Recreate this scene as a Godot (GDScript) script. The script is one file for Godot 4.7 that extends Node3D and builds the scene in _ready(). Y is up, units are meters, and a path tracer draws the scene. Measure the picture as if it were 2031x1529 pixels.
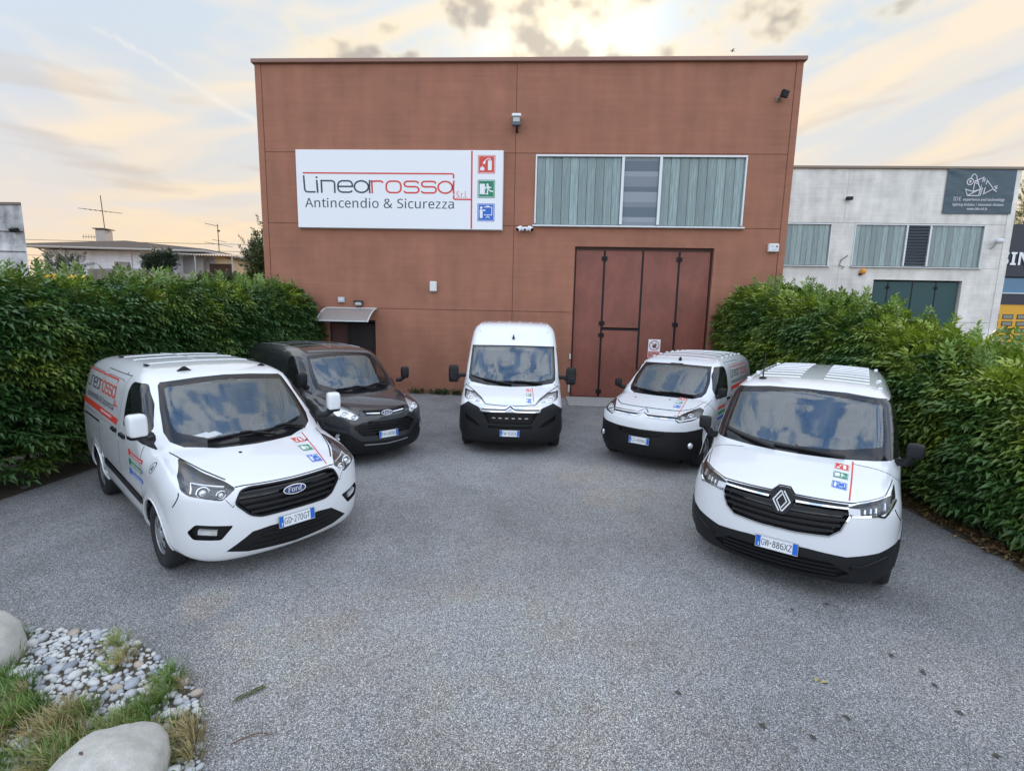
extends Node3D

var used := {}
var M := {}
var rng := RandomNumberGenerator.new()


# ---------------------------------------------------------------- mesh builder
class MB:
	var v := PackedVector3Array()
	var n := PackedVector3Array()
	var u := PackedVector2Array()
	var c := PackedColorArray()
	var x := Transform3D()
	var col := Color.WHITE
	var colored := false

	func tri(a: Vector3, b: Vector3, d: Vector3, na: Vector3, nb: Vector3, nd: Vector3, ua := Vector2.ZERO, ub := Vector2.ZERO, ud := Vector2.ZERO) -> void:
		a = x * a
		b = x * b
		d = x * d
		na = (x.basis * na).normalized()
		nb = (x.basis * nb).normalized()
		nd = (x.basis * nd).normalized()
		if (b - a).cross(d - a).dot(na + nb + nd) > 0.0:
			var t := b
			b = d
			d = t
			t = nb
			nb = nd
			nd = t
			var tu := ub
			ub = ud
			ud = tu
		v.append(a)
		v.append(b)
		v.append(d)
		n.append(na)
		n.append(nb)
		n.append(nd)
		u.append(ua)
		u.append(ub)
		u.append(ud)
		if colored:
			c.append(col)
			c.append(col)
			c.append(col)

	func flat(a: Vector3, b: Vector3, d: Vector3, out: Vector3) -> void:
		var m := (b - a).cross(d - a).normalized()
		if m.dot(out) < 0.0:
			m = -m
		tri(a, b, d, m, m, m)

	func quad(a: Vector3, b: Vector3, d: Vector3, e: Vector3, out: Vector3) -> void:
		var m := (d - a).cross(e - b).normalized()
		if m.dot(out) < 0.0:
			m = -m
		tri(a, b, d, m, m, m, Vector2(0, 0), Vector2(1, 0), Vector2(1, 1))
		tri(a, d, e, m, m, m, Vector2(0, 0), Vector2(1, 1), Vector2(0, 1))

	# a box with chamfered edges
	func box(at: Vector3, size: Vector3, bevel := 0.0) -> MB:
		var h := size * 0.5
		var b := minf(bevel, minf(h.x, minf(h.y, h.z)) * 0.9)
		for ax in 3:
			var a1 := (ax + 1) % 3
			var a2 := (ax + 2) % 3
			for s in [-1.0, 1.0]:
				var o := Vector3.ZERO
				o[ax] = s
				var q := []
				for k in [[-1.0, -1.0], [1.0, -1.0], [1.0, 1.0], [-1.0, 1.0]]:
					var p := Vector3.ZERO
					p[ax] = s * h[ax]
					p[a1] = k[0] * (h[a1] - b)
					p[a2] = k[1] * (h[a2] - b)
					q.append(at + p)
				quad(q[0], q[1], q[2], q[3], o)
				if b > 0.0:
					for s2 in [-1.0, 1.0]:
						var o2 := o
						o2[a1] = s2
						var e := []
						for k in [[0, -1.0], [0, 1.0], [1, 1.0], [1, -1.0]]:
							var p := Vector3.ZERO
							p[a2] = k[1] * (h[a2] - b)
							p[ax] = s * (h[ax] - (b if k[0] else 0.0))
							p[a1] = s2 * (h[a1] - (0.0 if k[0] else b))
							e.append(at + p)
						quad(e[0], e[1], e[2], e[3], o2)
		if b > 0.0:
			for sx in [-1.0, 1.0]:
				for sy in [-1.0, 1.0]:
					for sz in [-1.0, 1.0]:
						var k := Vector3(sx, sy, sz)
						flat(at + k * (h - Vector3(0, b, b)), at + k * (h - Vector3(b, 0, b)), at + k * (h - Vector3(b, b, 0)), k)
		return self

	func tube(path: Array, r: float, seg := 6, closed := false, r1 := -1.0) -> MB:
		var cnt := path.size()
		var side := Vector3.ZERO
		var rings := []
		var nor := []
		for i in cnt:
			var a: Vector3 = path[(i - 1 + cnt) % cnt] if closed or i > 0 else path[0]
			var b: Vector3 = path[(i + 1) % cnt] if closed or i < cnt - 1 else path[cnt - 1]
			var t := (b - a).normalized()
			if side == Vector3.ZERO:
				side = t.cross(Vector3.UP if absf(t.y) < 0.9 else Vector3.RIGHT).normalized()
			side = (side - t * side.dot(t)).normalized()
			var up := t.cross(side)
			var rr := r if r1 < 0.0 else lerpf(r, r1, float(i) / maxf(1, cnt - 1))
			var ring := []
			var rn := []
			for k in seg:
				var an := TAU * k / seg
				var o := side * cos(an) + up * sin(an)
				ring.append((path[i] as Vector3) + o * rr)
				rn.append(o)
			rings.append(ring)
			nor.append(rn)
		for i in (cnt if closed else cnt - 1):
			var j := (i + 1) % cnt
			for k in seg:
				var l := (k + 1) % seg
				tri(rings[i][k], rings[i][l], rings[j][l], nor[i][k], nor[i][l], nor[j][l])
				tri(rings[i][k], rings[j][l], rings[j][k], nor[i][k], nor[j][l], nor[j][k])
		if not closed:
			for e in [0, cnt - 1]:
				var o: Vector3 = ((path[0] as Vector3) - path[1]) if e == 0 else ((path[cnt - 1] as Vector3) - path[cnt - 2])
				for k in range(1, seg - 1):
					flat(rings[e][0], rings[e][k], rings[e][k + 1], o)
		return self

	# profile of (radius, height) turned round the y axis
	func lathe(prof: Array, seg := 24, smooth := false) -> MB:
		var ns := []
		for i in prof.size() - 1:
			var e: Vector2 = prof[i + 1] - prof[i]
			ns.append(Vector2(e.y, -e.x).normalized())
		for i in prof.size() - 1:
			var n0: Vector2 = ns[i]
			var n1: Vector2 = ns[i]
			if smooth:
				n0 = (ns[maxi(0, i - 1)] + ns[i]).normalized()
				n1 = (ns[mini(ns.size() - 1, i + 1)] + ns[i]).normalized()
			for k in seg:
				var a := TAU * k / seg
				var b := TAU * (k + 1) / seg
				var da := Vector3(cos(a), 0, sin(a))
				var db := Vector3(cos(b), 0, sin(b))
				var p: Vector2 = prof[i]
				var q: Vector2 = prof[i + 1]
				var up := Vector3.UP
				if p.x > 1e-5:
					tri(da * p.x + up * p.y, db * p.x + up * p.y, db * q.x + up * q.y, da * n0.x + up * n0.y, db * n0.x + up * n0.y, db * n1.x + up * n1.y)
				if q.x > 1e-5:
					tri(da * p.x + up * p.y, db * q.x + up * q.y, da * q.x + up * q.y, da * n0.x + up * n0.y, db * n1.x + up * n1.y, da * n1.x + up * n1.y)
		return self

	# flat polygon in xy pulled from z0 to z1
	func prism(poly: PackedVector2Array, z0: float, z1: float) -> MB:
		var ix := Geometry2D.triangulate_polygon(poly)
		for k in range(0, ix.size(), 3):
			for z in [z0, z1]:
				var o := Vector3(0, 0, 1 if z == maxf(z0, z1) else -1)
				tri(Vector3(poly[ix[k]].x, poly[ix[k]].y, z), Vector3(poly[ix[k + 1]].x, poly[ix[k + 1]].y, z), Vector3(poly[ix[k + 2]].x, poly[ix[k + 2]].y, z), o, o, o)
		var cw := Geometry2D.is_polygon_clockwise(poly)
		for k in poly.size():
			var a := poly[k]
			var b := poly[(k + 1) % poly.size()]
			var e := (b - a)
			var o2 := Vector3(e.y, -e.x, 0) * (-1.0 if cw else 1.0)
			quad(Vector3(a.x, a.y, z0), Vector3(b.x, b.y, z0), Vector3(b.x, b.y, z1), Vector3(a.x, a.y, z1), o2)
		return self

	# rounded lump: superellipsoid
	func blob(at: Vector3, half: Vector3, e := 0.5, seg := 14) -> MB:
		var P := []
		var N := []
		for i in seg + 1:
			var th := -PI / 2 + PI * i / seg
			var row := []
			var rn := []
			for k in seg * 2:
				var ph := PI * k / seg
				var ct := cos(th)
				var cx := signf(cos(ph)) * pow(absf(cos(ph)), e) * pow(absf(ct), e)
				var cz := signf(sin(ph)) * pow(absf(sin(ph)), e) * pow(absf(ct), e)
				var cy := signf(sin(th)) * pow(absf(sin(th)), e)
				row.append(at + Vector3(cx, cy, cz) * half)
				var q := 2.0 / e - 1.0
				rn.append(Vector3(signf(cx) * pow(absf(cx), q) / half.x, signf(cy) * pow(absf(cy), q) / half.y, signf(cz) * pow(absf(cz), q) / half.z).normalized())
			P.append(row)
			N.append(rn)
		for i in seg:
			for k in seg * 2:
				var l := (k + 1) % (seg * 2)
				tri(P[i][k], P[i][l], P[i + 1][l], N[i][k], N[i][l], N[i + 1][l])
				tri(P[i][k], P[i + 1][l], P[i + 1][k], N[i][k], N[i + 1][l], N[i + 1][k])
		return self

	# flat triangles (triples of Vector2) laid at height z of the xy plane
	func tris(t: PackedVector2Array, z: float) -> MB:
		var o := Vector3(0, 0, 1)
		for k in range(0, t.size(), 3):
			tri(Vector3(t[k].x, t[k].y, z), Vector3(t[k + 1].x, t[k + 1].y, z), Vector3(t[k + 2].x, t[k + 2].y, z), o, o, o)
		return self

	func mesh() -> ArrayMesh:
		var a := []
		a.resize(Mesh.ARRAY_MAX)
		a[Mesh.ARRAY_VERTEX] = v
		a[Mesh.ARRAY_NORMAL] = n
		a[Mesh.ARRAY_TEX_UV] = u
		if colored:
			a[Mesh.ARRAY_COLOR] = c
		var m := ArrayMesh.new()
		m.add_surface_from_arrays(Mesh.PRIMITIVE_TRIANGLES, a)
		return m


# ---------------------------------------------------------------- scene tree helpers
func numbered(called: String) -> String:
	var k: int = used.get(called, 0)
	used[called] = k + 1
	return called if k == 0 else "%s_%03d" % [called, k]


func meta(o: Node, label := "", category := "", group := "", kind := "") -> Node:
	if label:
		o.set_meta("label", label)
	if category:
		o.set_meta("category", category)
	if group:
		o.set_meta("group", group)
	if kind:
		o.set_meta("kind", kind)
	return o


func thing(called: String, label: String, category: String, at := Vector3.ZERO, yaw := 0.0, group := "") -> Node3D:
	var o := Node3D.new()
	o.name = numbered(called)
	add_child(o)
	o.position = at
	o.rotation.y = yaw
	meta(o, label, category, group)
	return o


func part(called: String, m, mt: Material, parent: Node = null, label := "") -> MeshInstance3D:
	var o := MeshInstance3D.new()
	o.name = called if parent else numbered(called)
	if m is MB:
		if m.v.is_empty():
			return null
		o.mesh = m.mesh()
	else:
		o.mesh = m
	o.material_override = mt
	if label:
		o.set_meta("label", label)
	if parent:
		var k := 0
		while parent.has_node(NodePath(o.name)):
			k += 1
			o.name = "%s_%03d" % [called, k]
		parent.add_child(o)
	else:
		add_child(o)
	return o


func structure(called: String, m, mt: Material) -> MeshInstance3D:
	var o := part(called, m, mt)
	o.set_meta("kind", "structure")
	return o


func many(called: String, m: Mesh, mt: Material, where: Array, tint, parent: Node) -> MultiMeshInstance3D:
	var mm := MultiMesh.new()
	mm.transform_format = MultiMesh.TRANSFORM_3D
	mm.use_colors = tint != null
	mm.mesh = m
	mm.instance_count = where.size()
	for i in where.size():
		mm.set_instance_transform(i, where[i])
		if tint != null:
			mm.set_instance_color(i, tint[i])
	var o := MultiMeshInstance3D.new()
	o.multimesh = mm
	o.material_override = mt
	var k := 0
	var nm := called
	while parent.has_node(NodePath(nm)):
		k += 1
		nm = "%s_%03d" % [called, k]
	o.name = nm
	parent.add_child(o)
	o.set_meta("kind", "stuff")
	return o


# ---------------------------------------------------------------- materials
func mat(r: float, g: float, b: float, rough := 0.6, metal := 0.0, spec := 0.5) -> StandardMaterial3D:
	var m := StandardMaterial3D.new()
	m.albedo_color = Color(r, g, b).linear_to_srgb()
	m.roughness = rough
	m.metallic = metal
	m.metallic_specular = spec
	return m


func paint(r: float, g: float, b: float, metal := 0.0) -> StandardMaterial3D:
	var m := mat(r, g, b, 0.38, metal)
	m.clearcoat_enabled = true
	m.clearcoat = 1.0
	m.clearcoat_roughness = 0.04
	return m


func glass(r: float, g: float, b: float, a: float) -> StandardMaterial3D:
	var m := mat(r, g, b, 0.02)
	m.albedo_color.a = a
	m.transparency = BaseMaterial3D.TRANSPARENCY_ALPHA
	return m


func noise(freq: float, octaves := 4, sd := 1, kind := FastNoiseLite.TYPE_SIMPLEX_SMOOTH) -> FastNoiseLite:
	var f := FastNoiseLite.new()
	f.seed = sd
	f.noise_type = kind
	f.frequency = freq
	f.fractal_octaves = octaves
	return f


# image of grey values round `mid`, mixed from a few noises; each item: [noise, weight]
func grain(size: int, tone: Color, items: Array, seam := true) -> ImageTexture:
	var im := Image.create(size, size, true, Image.FORMAT_RGB8)
	var src := []
	for it in items:
		# an item may be drawn out: [noise, weight, columns, rows] is computed at that size and stretched
		var gw: int = it[2] if it.size() > 2 else size
		var gh: int = it[3] if it.size() > 2 else size
		var g: Image = it[0].get_seamless_image(gw, gh, false, false, 0.1, true) if seam else it[0].get_image(gw, gh, false, false, true)
		if gw != size or gh != size:
			g.resize(size, size, Image.INTERPOLATE_CUBIC)
		g.convert(Image.FORMAT_L8)
		src.append([g.get_data(), it[1]])
	var d := PackedByteArray()
	d.resize(size * size * 3)
	for i in size * size:
		var s := 0.0
		for q in src:
			s += (q[0][i] / 255.0 - 0.5) * q[1]
		s = 1.0 + s
		d[i * 3] = clampi(int(tone.r * s * 255.0), 0, 255)
		d[i * 3 + 1] = clampi(int(tone.g * s * 255.0), 0, 255)
		d[i * 3 + 2] = clampi(int(tone.b * s * 255.0), 0, 255)
	im = Image.create_from_data(size, size, false, Image.FORMAT_RGB8, d)
	return ImageTexture.create_from_image(im)


# ---------------------------------------------------------------- flat drawing: everything returns triples of Vector2
func stroke(path: Array, w: float, closed := false) -> PackedVector2Array:
	var out := PackedVector2Array()
	var cnt := path.size()
	var L := []
	var R := []
	for i in cnt:
		var a: Vector2 = path[(i - 1 + cnt) % cnt] if closed or i > 0 else path[i]
		var b: Vector2 = path[i]
		var d: Vector2 = path[(i + 1) % cnt] if closed or i < cnt - 1 else path[i]
		var t0 := (b - a).normalized()
		var t1 := (d - b).normalized()
		if t0 == Vector2.ZERO:
			t0 = t1
		if t1 == Vector2.ZERO:
			t1 = t0
		var m := (t0 + t1).normalized().orthogonal()
		var k := w * 0.5 / maxf(0.45, m.dot(t1.orthogonal()))
		L.append(b + m * k)
		R.append(b - m * k)
	for i in (cnt if closed else cnt - 1):
		var j := (i + 1) % cnt
		out.append_array([L[i], R[i], R[j], L[i], R[j], L[j]])
	return out


func fill(poly: Array) -> PackedVector2Array:
	var out := PackedVector2Array()
	var p := PackedVector2Array(poly)
	for k in Geometry2D.triangulate_polygon(p):
		out.append(p[k])
	return out


func arc(c: Vector2, rx: float, ry: float, a0: float, a1: float, seg := 10) -> Array:
	var out := []
	for i in seg + 1:
		var a := deg_to_rad(lerpf(a0, a1, float(i) / seg))
		out.append(c + Vector2(cos(a) * rx, sin(a) * ry))
	return out


func rrect(x0: float, y0: float, x1: float, y1: float, r: float, seg := 4) -> Array:
	var o := arc(Vector2(x1 - r, y1 - r), r, r, 0, 90, seg)
	o.append_array(arc(Vector2(x0 + r, y1 - r), r, r, 90, 180, seg))
	o.append_array(arc(Vector2(x0 + r, y0 + r), r, r, 180, 270, seg))
	o.append_array(arc(Vector2(x1 - r, y0 + r), r, r, 270, 360, seg))
	return o


func place(t: PackedVector2Array, at: Vector2, s := 1.0, sy := 0.0) -> PackedVector2Array:
	var o := PackedVector2Array()
	var k := Vector2(s, sy if sy else s)
	for p in t:
		o.append(p * k + at)
	return o


# lettering, `h` = cap height, left end of the base line at `at`; width 0 keeps its own width
func text(s: String, h: float, at: Vector2, bold := false, width := 0.0, face := "Droid Sans") -> PackedVector2Array:
	var f := SystemFont.new()
	f.font_names = PackedStringArray([face])
	f.font_weight = 700 if bold else 400
	var t := TextMesh.new()
	t.font = f
	t.text = s
	t.font_size = 64
	t.pixel_size = 1.0 / 46.0
	t.depth = 0.0
	t.curve_step = 2.0
	t.horizontal_alignment = HORIZONTAL_ALIGNMENT_LEFT
	t.vertical_alignment = VERTICAL_ALIGNMENT_BOTTOM
	var out := PackedVector2Array()
	var a := t.get_mesh_arrays()
	var vs: PackedVector3Array = a[Mesh.ARRAY_VERTEX]
	var ix = a[Mesh.ARRAY_INDEX]
	if ix == null or ix.is_empty():
		ix = range(vs.size())
	var lo := Vector2(1e9, 1e9)
	var hi := -lo
	for k in ix:
		var p := Vector2(vs[k].x, vs[k].y)
		lo = lo.min(p)
		hi = hi.max(p)
		out.append(p)
	# base line: measured from a capital H
	var t2 := TextMesh.new()
	t2.font = f
	t2.text = "H"
	t2.font_size = 64
	t2.pixel_size = t.pixel_size
	t2.depth = 0.0
	t2.horizontal_alignment = HORIZONTAL_ALIGNMENT_LEFT
	t2.vertical_alignment = VERTICAL_ALIGNMENT_BOTTOM
	var b0 := 1e9
	var b1 := -1e9
	for p in t2.get_mesh_arrays()[Mesh.ARRAY_VERTEX]:
		b0 = minf(b0, p.y)
		b1 = maxf(b1, p.y)
	var ky := h / (b1 - b0)
	var kx := ky if width <= 0.0 else width / (hi.x - lo.x)
	for i in out.size():
		out[i] = at + Vector2((out[i].x - lo.x) * kx, (out[i].y - b0) * ky)
	return out


# the three square pictograms, in a unit square: [[colour name, triples], ...]
func pictogram(k: int) -> Array:
	var base: String = ["red", "green", "blue"][k]
	var w := PackedVector2Array()
	w.append_array(stroke(rrect(0.05, 0.05, 0.95, 0.95, 0.05, 2), 0.025, true))
	if k == 0:
		w.append_array(fill(rrect(0.58, 0.18, 0.80, 0.72, 0.06)))
		w.append_array(fill([Vector2(0.64, 0.70), Vector2(0.74, 0.70), Vector2(0.72, 0.84), Vector2(0.66, 0.84)]))
		w.append_array(stroke([Vector2(0.70, 0.82), Vector2(0.58, 0.82), Vector2(0.46, 0.74), Vector2(0.40, 0.66)], 0.045))
		w.append_array(fill([Vector2(0.46, 0.68), Vector2(0.38, 0.72), Vector2(0.27, 0.56), Vector2(0.40, 0.50)]))
		w.append_array(fill([Vector2(0.15, 0.17), Vector2(0.36, 0.17), Vector2(0.39, 0.27), Vector2(0.33, 0.38), Vector2(0.31, 0.30), Vector2(0.26, 0.45), Vector2(0.21, 0.33), Vector2(0.18, 0.36), Vector2(0.13, 0.26)]))
	elif k == 1:
		w.append_array(fill([Vector2(0.12, 0.26), Vector2(0.42, 0.26), Vector2(0.42, 0.78), Vector2(0.12, 0.78)]))
		w.append_array(fill([Vector2(0.10, 0.20), Vector2(0.56, 0.20), Vector2(0.56, 0.25), Vector2(0.10, 0.25)]))
		w.append_array(fill(arc(Vector2(0.57, 0.74), 0.065, 0.065, 0, 330, 10)))
		w.append_array(fill([Vector2(0.50, 0.66), Vector2(0.64, 0.68), Vector2(0.68, 0.46), Vector2(0.56, 0.42)]))
		w.append_array(stroke([Vector2(0.64, 0.65), Vector2(0.73, 0.55), Vector2(0.80, 0.60)], 0.05))
		w.append_array(stroke([Vector2(0.52, 0.64), Vector2(0.45, 0.57), Vector2(0.46, 0.48)], 0.05))
		w.append_array(stroke([Vector2(0.64, 0.46), Vector2(0.76, 0.38), Vector2(0.90, 0.36)], 0.07))
		w.append_array(stroke([Vector2(0.60, 0.46), Vector2(0.57, 0.32), Vector2(0.58, 0.18)], 0.07))
	else:
		w.append_array(fill(arc(Vector2(0.22, 0.76), 0.075, 0.075, 0, 330, 10)))
		w.append_array(fill([Vector2(0.13, 0.66), Vector2(0.31, 0.66), Vector2(0.30, 0.18), Vector2(0.15, 0.18)]))
		w.append_array(fill([Vector2(0.28, 0.66), Vector2(0.28, 0.58), Vector2(0.47, 0.58), Vector2(0.47, 0.65)]))
		w.append_array(stroke([Vector2(0.38, 0.80), Vector2(0.84, 0.80), Vector2(0.84, 0.36), Vector2(0.38, 0.36)], 0.04))
		w.append_array(stroke([Vector2(0.52, 0.85), Vector2(0.68, 0.85)], 0.05))
		w.append_array(stroke([Vector2(0.50, 0.18), Vector2(0.61, 0.30), Vector2(0.72, 0.18)], 0.04))
	return [[base, fill(rrect(0, 0, 1, 1, 0.05))], ["white", w]]


# the firm's word mark: [[colour, triples], ...]; x 0..1 is the length of the word, height about 0.13
func wordmark() -> Array:
	var dark := PackedVector2Array()
	var red := PackedVector2Array()
	var s := 0.0115
	var xh := 0.088
	# L
	var p := [Vector2(0.006, 0.118), Vector2(0.010, 0.03)]
	p.append_array(arc(Vector2(0.03, 0.026), 0.02, 0.020, 180, 270, 5))
	p.append(Vector2(0.083, 0.006))
	dark.append_array(stroke(p, s))
	# i
	dark.append_array(stroke([Vector2(0.097, 0.0), Vector2(0.093, xh)], s * 1.05))
	dark.append_array(stroke([Vector2(0.0925, xh + 0.011), Vector2(0.092, xh + 0.024)], s * 1.05))
	# n
	p = [Vector2(0.125, 0.0), Vector2(0.123, xh)]
	dark.append_array(stroke(p, s))
	p = [Vector2(0.123, 0.083), Vector2(0.175, 0.083)]
	p.append_array(arc(Vector2(0.190, 0.062), 0.022, 0.021, 90, 0, 6))
	p.append(Vector2(0.212, 0.0))
	dark.append_array(stroke(p, s))
	# e, a, r, o, s, s, a from rounded bowls
	dark.append_array(bowl_e(0.232, s))
	dark.append_array(bowl_a(0.340, s))
	p = [Vector2(0.462, 0.0), Vector2(0.459, xh)]
	red.append_array(stroke(p, s))
	p = [Vector2(0.459, 0.080), Vector2(0.490, 0.083), Vector2(0.510, 0.083)]
	p.append_array(arc(Vector2(0.515, 0.068), 0.018, 0.015, 90, 10, 5))
	red.append_array(stroke(p, s))
	p = rrect(0.555, 0.006, 0.652, 0.083, 0.030, 6)
	red.append_array(stroke(p, s, true))
	for x0 in [0.672, 0.786]:
		p = [Vector2(x0 + 0.096, 0.070)]
		p.append_array(arc(Vector2(x0 + 0.075, 0.068), 0.02, 0.015, 10, 90, 4))
		p.append_array(arc(Vector2(x0 + 0.024, 0.065), 0.022, 0.018, 90, 270, 7))
		p.append_array(arc(Vector2(x0 + 0.076, 0.0265), 0.022, 0.0205, 90, -90, 7))
		p.append_array(arc(Vector2(x0 + 0.02, 0.020), 0.019, 0.014, 270, 185, 4))
		red.append_array(stroke(p, s))
	red.append_array(bowl_a(0.893, s))
	# the red line that runs over the word, down its last letter and on to the right
	p = [Vector2(0.0, 0.135), Vector2(0.985, 0.135)]
	p.append_array(arc(Vector2(0.985, 0.126), 0.012, 0.009, 90, 0, 4))
	p.append(Vector2(0.997, 0.104))
	red.append_array(stroke(p, s * 0.9))
	p = [Vector2(0.999, -0.006), Vector2(0.999, -0.026)]
	p.append_array(arc(Vector2(1.011, -0.028), 0.012, 0.008, 180, 270, 4))
	p.append(Vector2(1.112, -0.036))
	red.append_array(stroke(p, s * 0.9))
	return [["dark", dark], ["red", red]]


func bowl_e(x0: float, s: float) -> PackedVector2Array:
	var p := [Vector2(x0 + 0.003, 0.045), Vector2(x0 + 0.098, 0.045)]
	p.append_array(arc(Vector2(x0 + 0.072, 0.055), 0.026, 0.028, 0, 90, 6))
	p.append_array(arc(Vector2(x0 + 0.034, 0.053), 0.032, 0.030, 90, 180, 6))
	p.append_array(arc(Vector2(x0 + 0.034, 0.034), 0.032, 0.028, 180, 270, 6))
	p.append_array(arc(Vector2(x0 + 0.074, 0.022), 0.022, 0.016, 270, 345, 4))
	return stroke(p, s)


func bowl_a(x0: float, s: float) -> PackedVector2Array:
	var p := arc(Vector2(x0 + 0.05, 0.0445), 0.047, 0.0395, 0, 360, 20)
	p.pop_back()
	var o := stroke(p, s, true)
	o.append_array(stroke([Vector2(x0 + 0.106, 0.090), Vector2(x0 + 0.103, 0.04), Vector2(x0 + 0.106, 0.0)], s))
	return o


# ---------------------------------------------------------------- a van's skin as an implicit surface
# side outline (z, y) bent round the plan curve of the nose, cut by the half width at each height, rounded where the two meet
class Body:
	var W: float
	var P := PackedVector2Array()
	var N := PackedVector2Array()
	var bow: float
	var crown: float
	var r: float
	var tw := PackedFloat32Array()
	var ft := PackedFloat32Array()
	var wheels: Array
	var arch: float
	var hint := 0
	var g := Vector3.ZERO

	func _init(w: float, outline: Array, tumble: Array, bow_: float, crown_: float, r_: float, wheels_: Array, arch_ := 0.40) -> void:
		W = w
		bow = bow_
		crown = crown_
		r = r_
		wheels = wheels_
		arch = arch_
		var n := outline.size()
		for i in n:
			var a: Vector2 = outline[(i - 1 + n) % n]
			var b: Vector2 = outline[i]
			var c: Vector2 = outline[(i + 1) % n]
			var d: Vector2 = outline[(i + 2) % n]
			var l := b.distance_to(c)
			var m1 := (c - a) / (l + a.distance_to(b)) * l
			var m2 := (d - b) / (l + c.distance_to(d)) * l
			var k := maxi(1, ceili(l / 0.05))
			for j in k:
				var t := float(j) / k
				P.append((2 * t * t * t - 3 * t * t + 1) * b + (t * t * t - 2 * t * t + t) * m1 + (-2 * t * t * t + 3 * t * t) * c + (t * t * t - t * t) * m2)
		var q := P.size()
		var area := 0.0
		for i in q:
			area += P[i].cross(P[(i + 1) % q])
		for i in q:
			var t := (P[(i + 1) % q] - P[(i - 1 + q) % q]).normalized()
			N.append(Vector2(t.y, -t.x) * signf(area))
		tw = smooth_table(tumble, 0.0, 290, 5)
		ft = smooth_table([[0.0, 0.0], [8.3, 0.0], [8.7, 0.03], [9.0, 0.10], [9.3, 0.13]], 8.0, 130, 5)

	func smooth_table(t: Array, from: float, count: int, blur: int) -> PackedFloat32Array:
		var raw := PackedFloat32Array()
		for i in count:
			var x := from + i * 0.01
			var val: float = t[0][1]
			for k in t.size() - 1:
				if x >= t[k][0]:
					val = lerpf(t[k][1], t[k + 1][1], clampf((x - t[k][0]) / (t[k + 1][0] - t[k][0]), 0, 1))
			raw.append(val)
		var out := PackedFloat32Array()
		for i in count:
			var s := 0.0
			for k in range(-blur, blur + 1):
				s += raw[clampi(i + k, 0, count - 1)]
			out.append(s / (2 * blur + 1))
		return out

	func look(t: PackedFloat32Array, i: float) -> float:
		i = clampf(i, 0.0, t.size() - 1.001)
		var k := int(i)
		return lerpf(t[k], t[k + 1], i - k)

	func half_width(y: float, z: float) -> float:
		var w := W * look(tw, y * 100.0)
		if z > -1.0:
			w -= look(ft, (z + 1.0) * 100.0)
		if y < 1.0:
			for wz in wheels:
				var dz: float = z - wz
				if absf(dz) < 0.56:
					var dy := y - 0.34
					var q := clampf(1.0 - absf(sqrt(dz * dz + dy * dy) - arch - 0.02) / 0.10, 0.0, 1.0)
					w += 0.016 * q * q * (3.0 - 2.0 * q)
		return w

	func f(p: Vector3) -> float:
		var x := absf(p.x)
		var u := minf(x / W, 1.1)
		var k := clampf((p.z + 2.6) / 2.4, 0.0, 1.0)
		k = k * k * (3.0 - 2.0 * k)
		var up := pow(u, 2.4)
		var q := Vector2(p.z + bow * k * up, 0.0)
		var ck := clampf(p.y - 0.9, 0.0, 1.0)
		q.y = p.y + crown * u * u * ck
		var cnt := P.size()
		var best := P[hint].distance_squared_to(q)
		for step in [1, -1]:
			while true:
				var nx: int = (hint + step + cnt) % cnt
				var dd := P[nx].distance_squared_to(q)
				if dd >= best:
					break
				best = dd
				hint = nx
		var d1 := 1e9
		var n1 := Vector2.ZERO
		var bd := 1e9
		for j in [hint, (hint - 1 + cnt) % cnt]:
			var a := P[j]
			var b := P[(j + 1) % cnt]
			var e := b - a
			var t := clampf((q - a).dot(e) / e.length_squared(), 0.0, 1.0)
			var c := a + e * t
			var dist := c.distance_squared_to(q)
			if dist < bd:
				bd = dist
				n1 = (N[j] * (1.0 - t) + N[(j + 1) % cnt] * t).normalized()
				d1 = (q - c).dot(n1)
		var dux := bow * k * 2.4 * pow(u, 1.4) / W
		var g1 := Vector3(n1.x * dux + n1.y * crown * 2.0 * u / W * ck, n1.y, n1.x)
		var w := half_width(p.y, p.z)
		var wy := (half_width(p.y + 0.004, p.z) - w) / 0.004
		var wz := (half_width(p.y, p.z + 0.004) - w) / 0.004
		var g2 := Vector3(1.0, -wy, -wz)
		var d2 := (x - w) / g2.length()
		g2 = g2.normalized()
		var h := maxf(r - absf(d1 - d2), 0.0) / r
		var blend := 0.5 * h
		if d1 > d2:
			g = g1 * (1.0 - blend) + g2 * blend
		else:
			g = g2 * (1.0 - blend) + g1 * blend
		if p.x < 0.0:
			g.x = -g.x
		return maxf(d1, d2) + h * h * r * 0.25

	func near(q: Vector2) -> void:
		var best := 1e9
		for i in range(0, P.size(), 3):
			var dd := P[i].distance_squared_to(q)
			if dd < best:
				best = dd
				hint = i

	# march from p along dir (towards the body) to the skin
	func march(p: Vector3, dir: Vector3) -> Array:
		near(Vector2(p.z, p.y))
		var gone := 0.0
		for i in 60:
			var s := f(p)
			if absf(s) < 0.0003:
				break
			var slope := -g.dot(dir)
			var st := clampf(s / maxf(slope, 0.25), -0.2, 0.2)
			p += dir * st
			gone += st
			if gone > 2.2:
				break
		return [p, g.normalized()]

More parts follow.
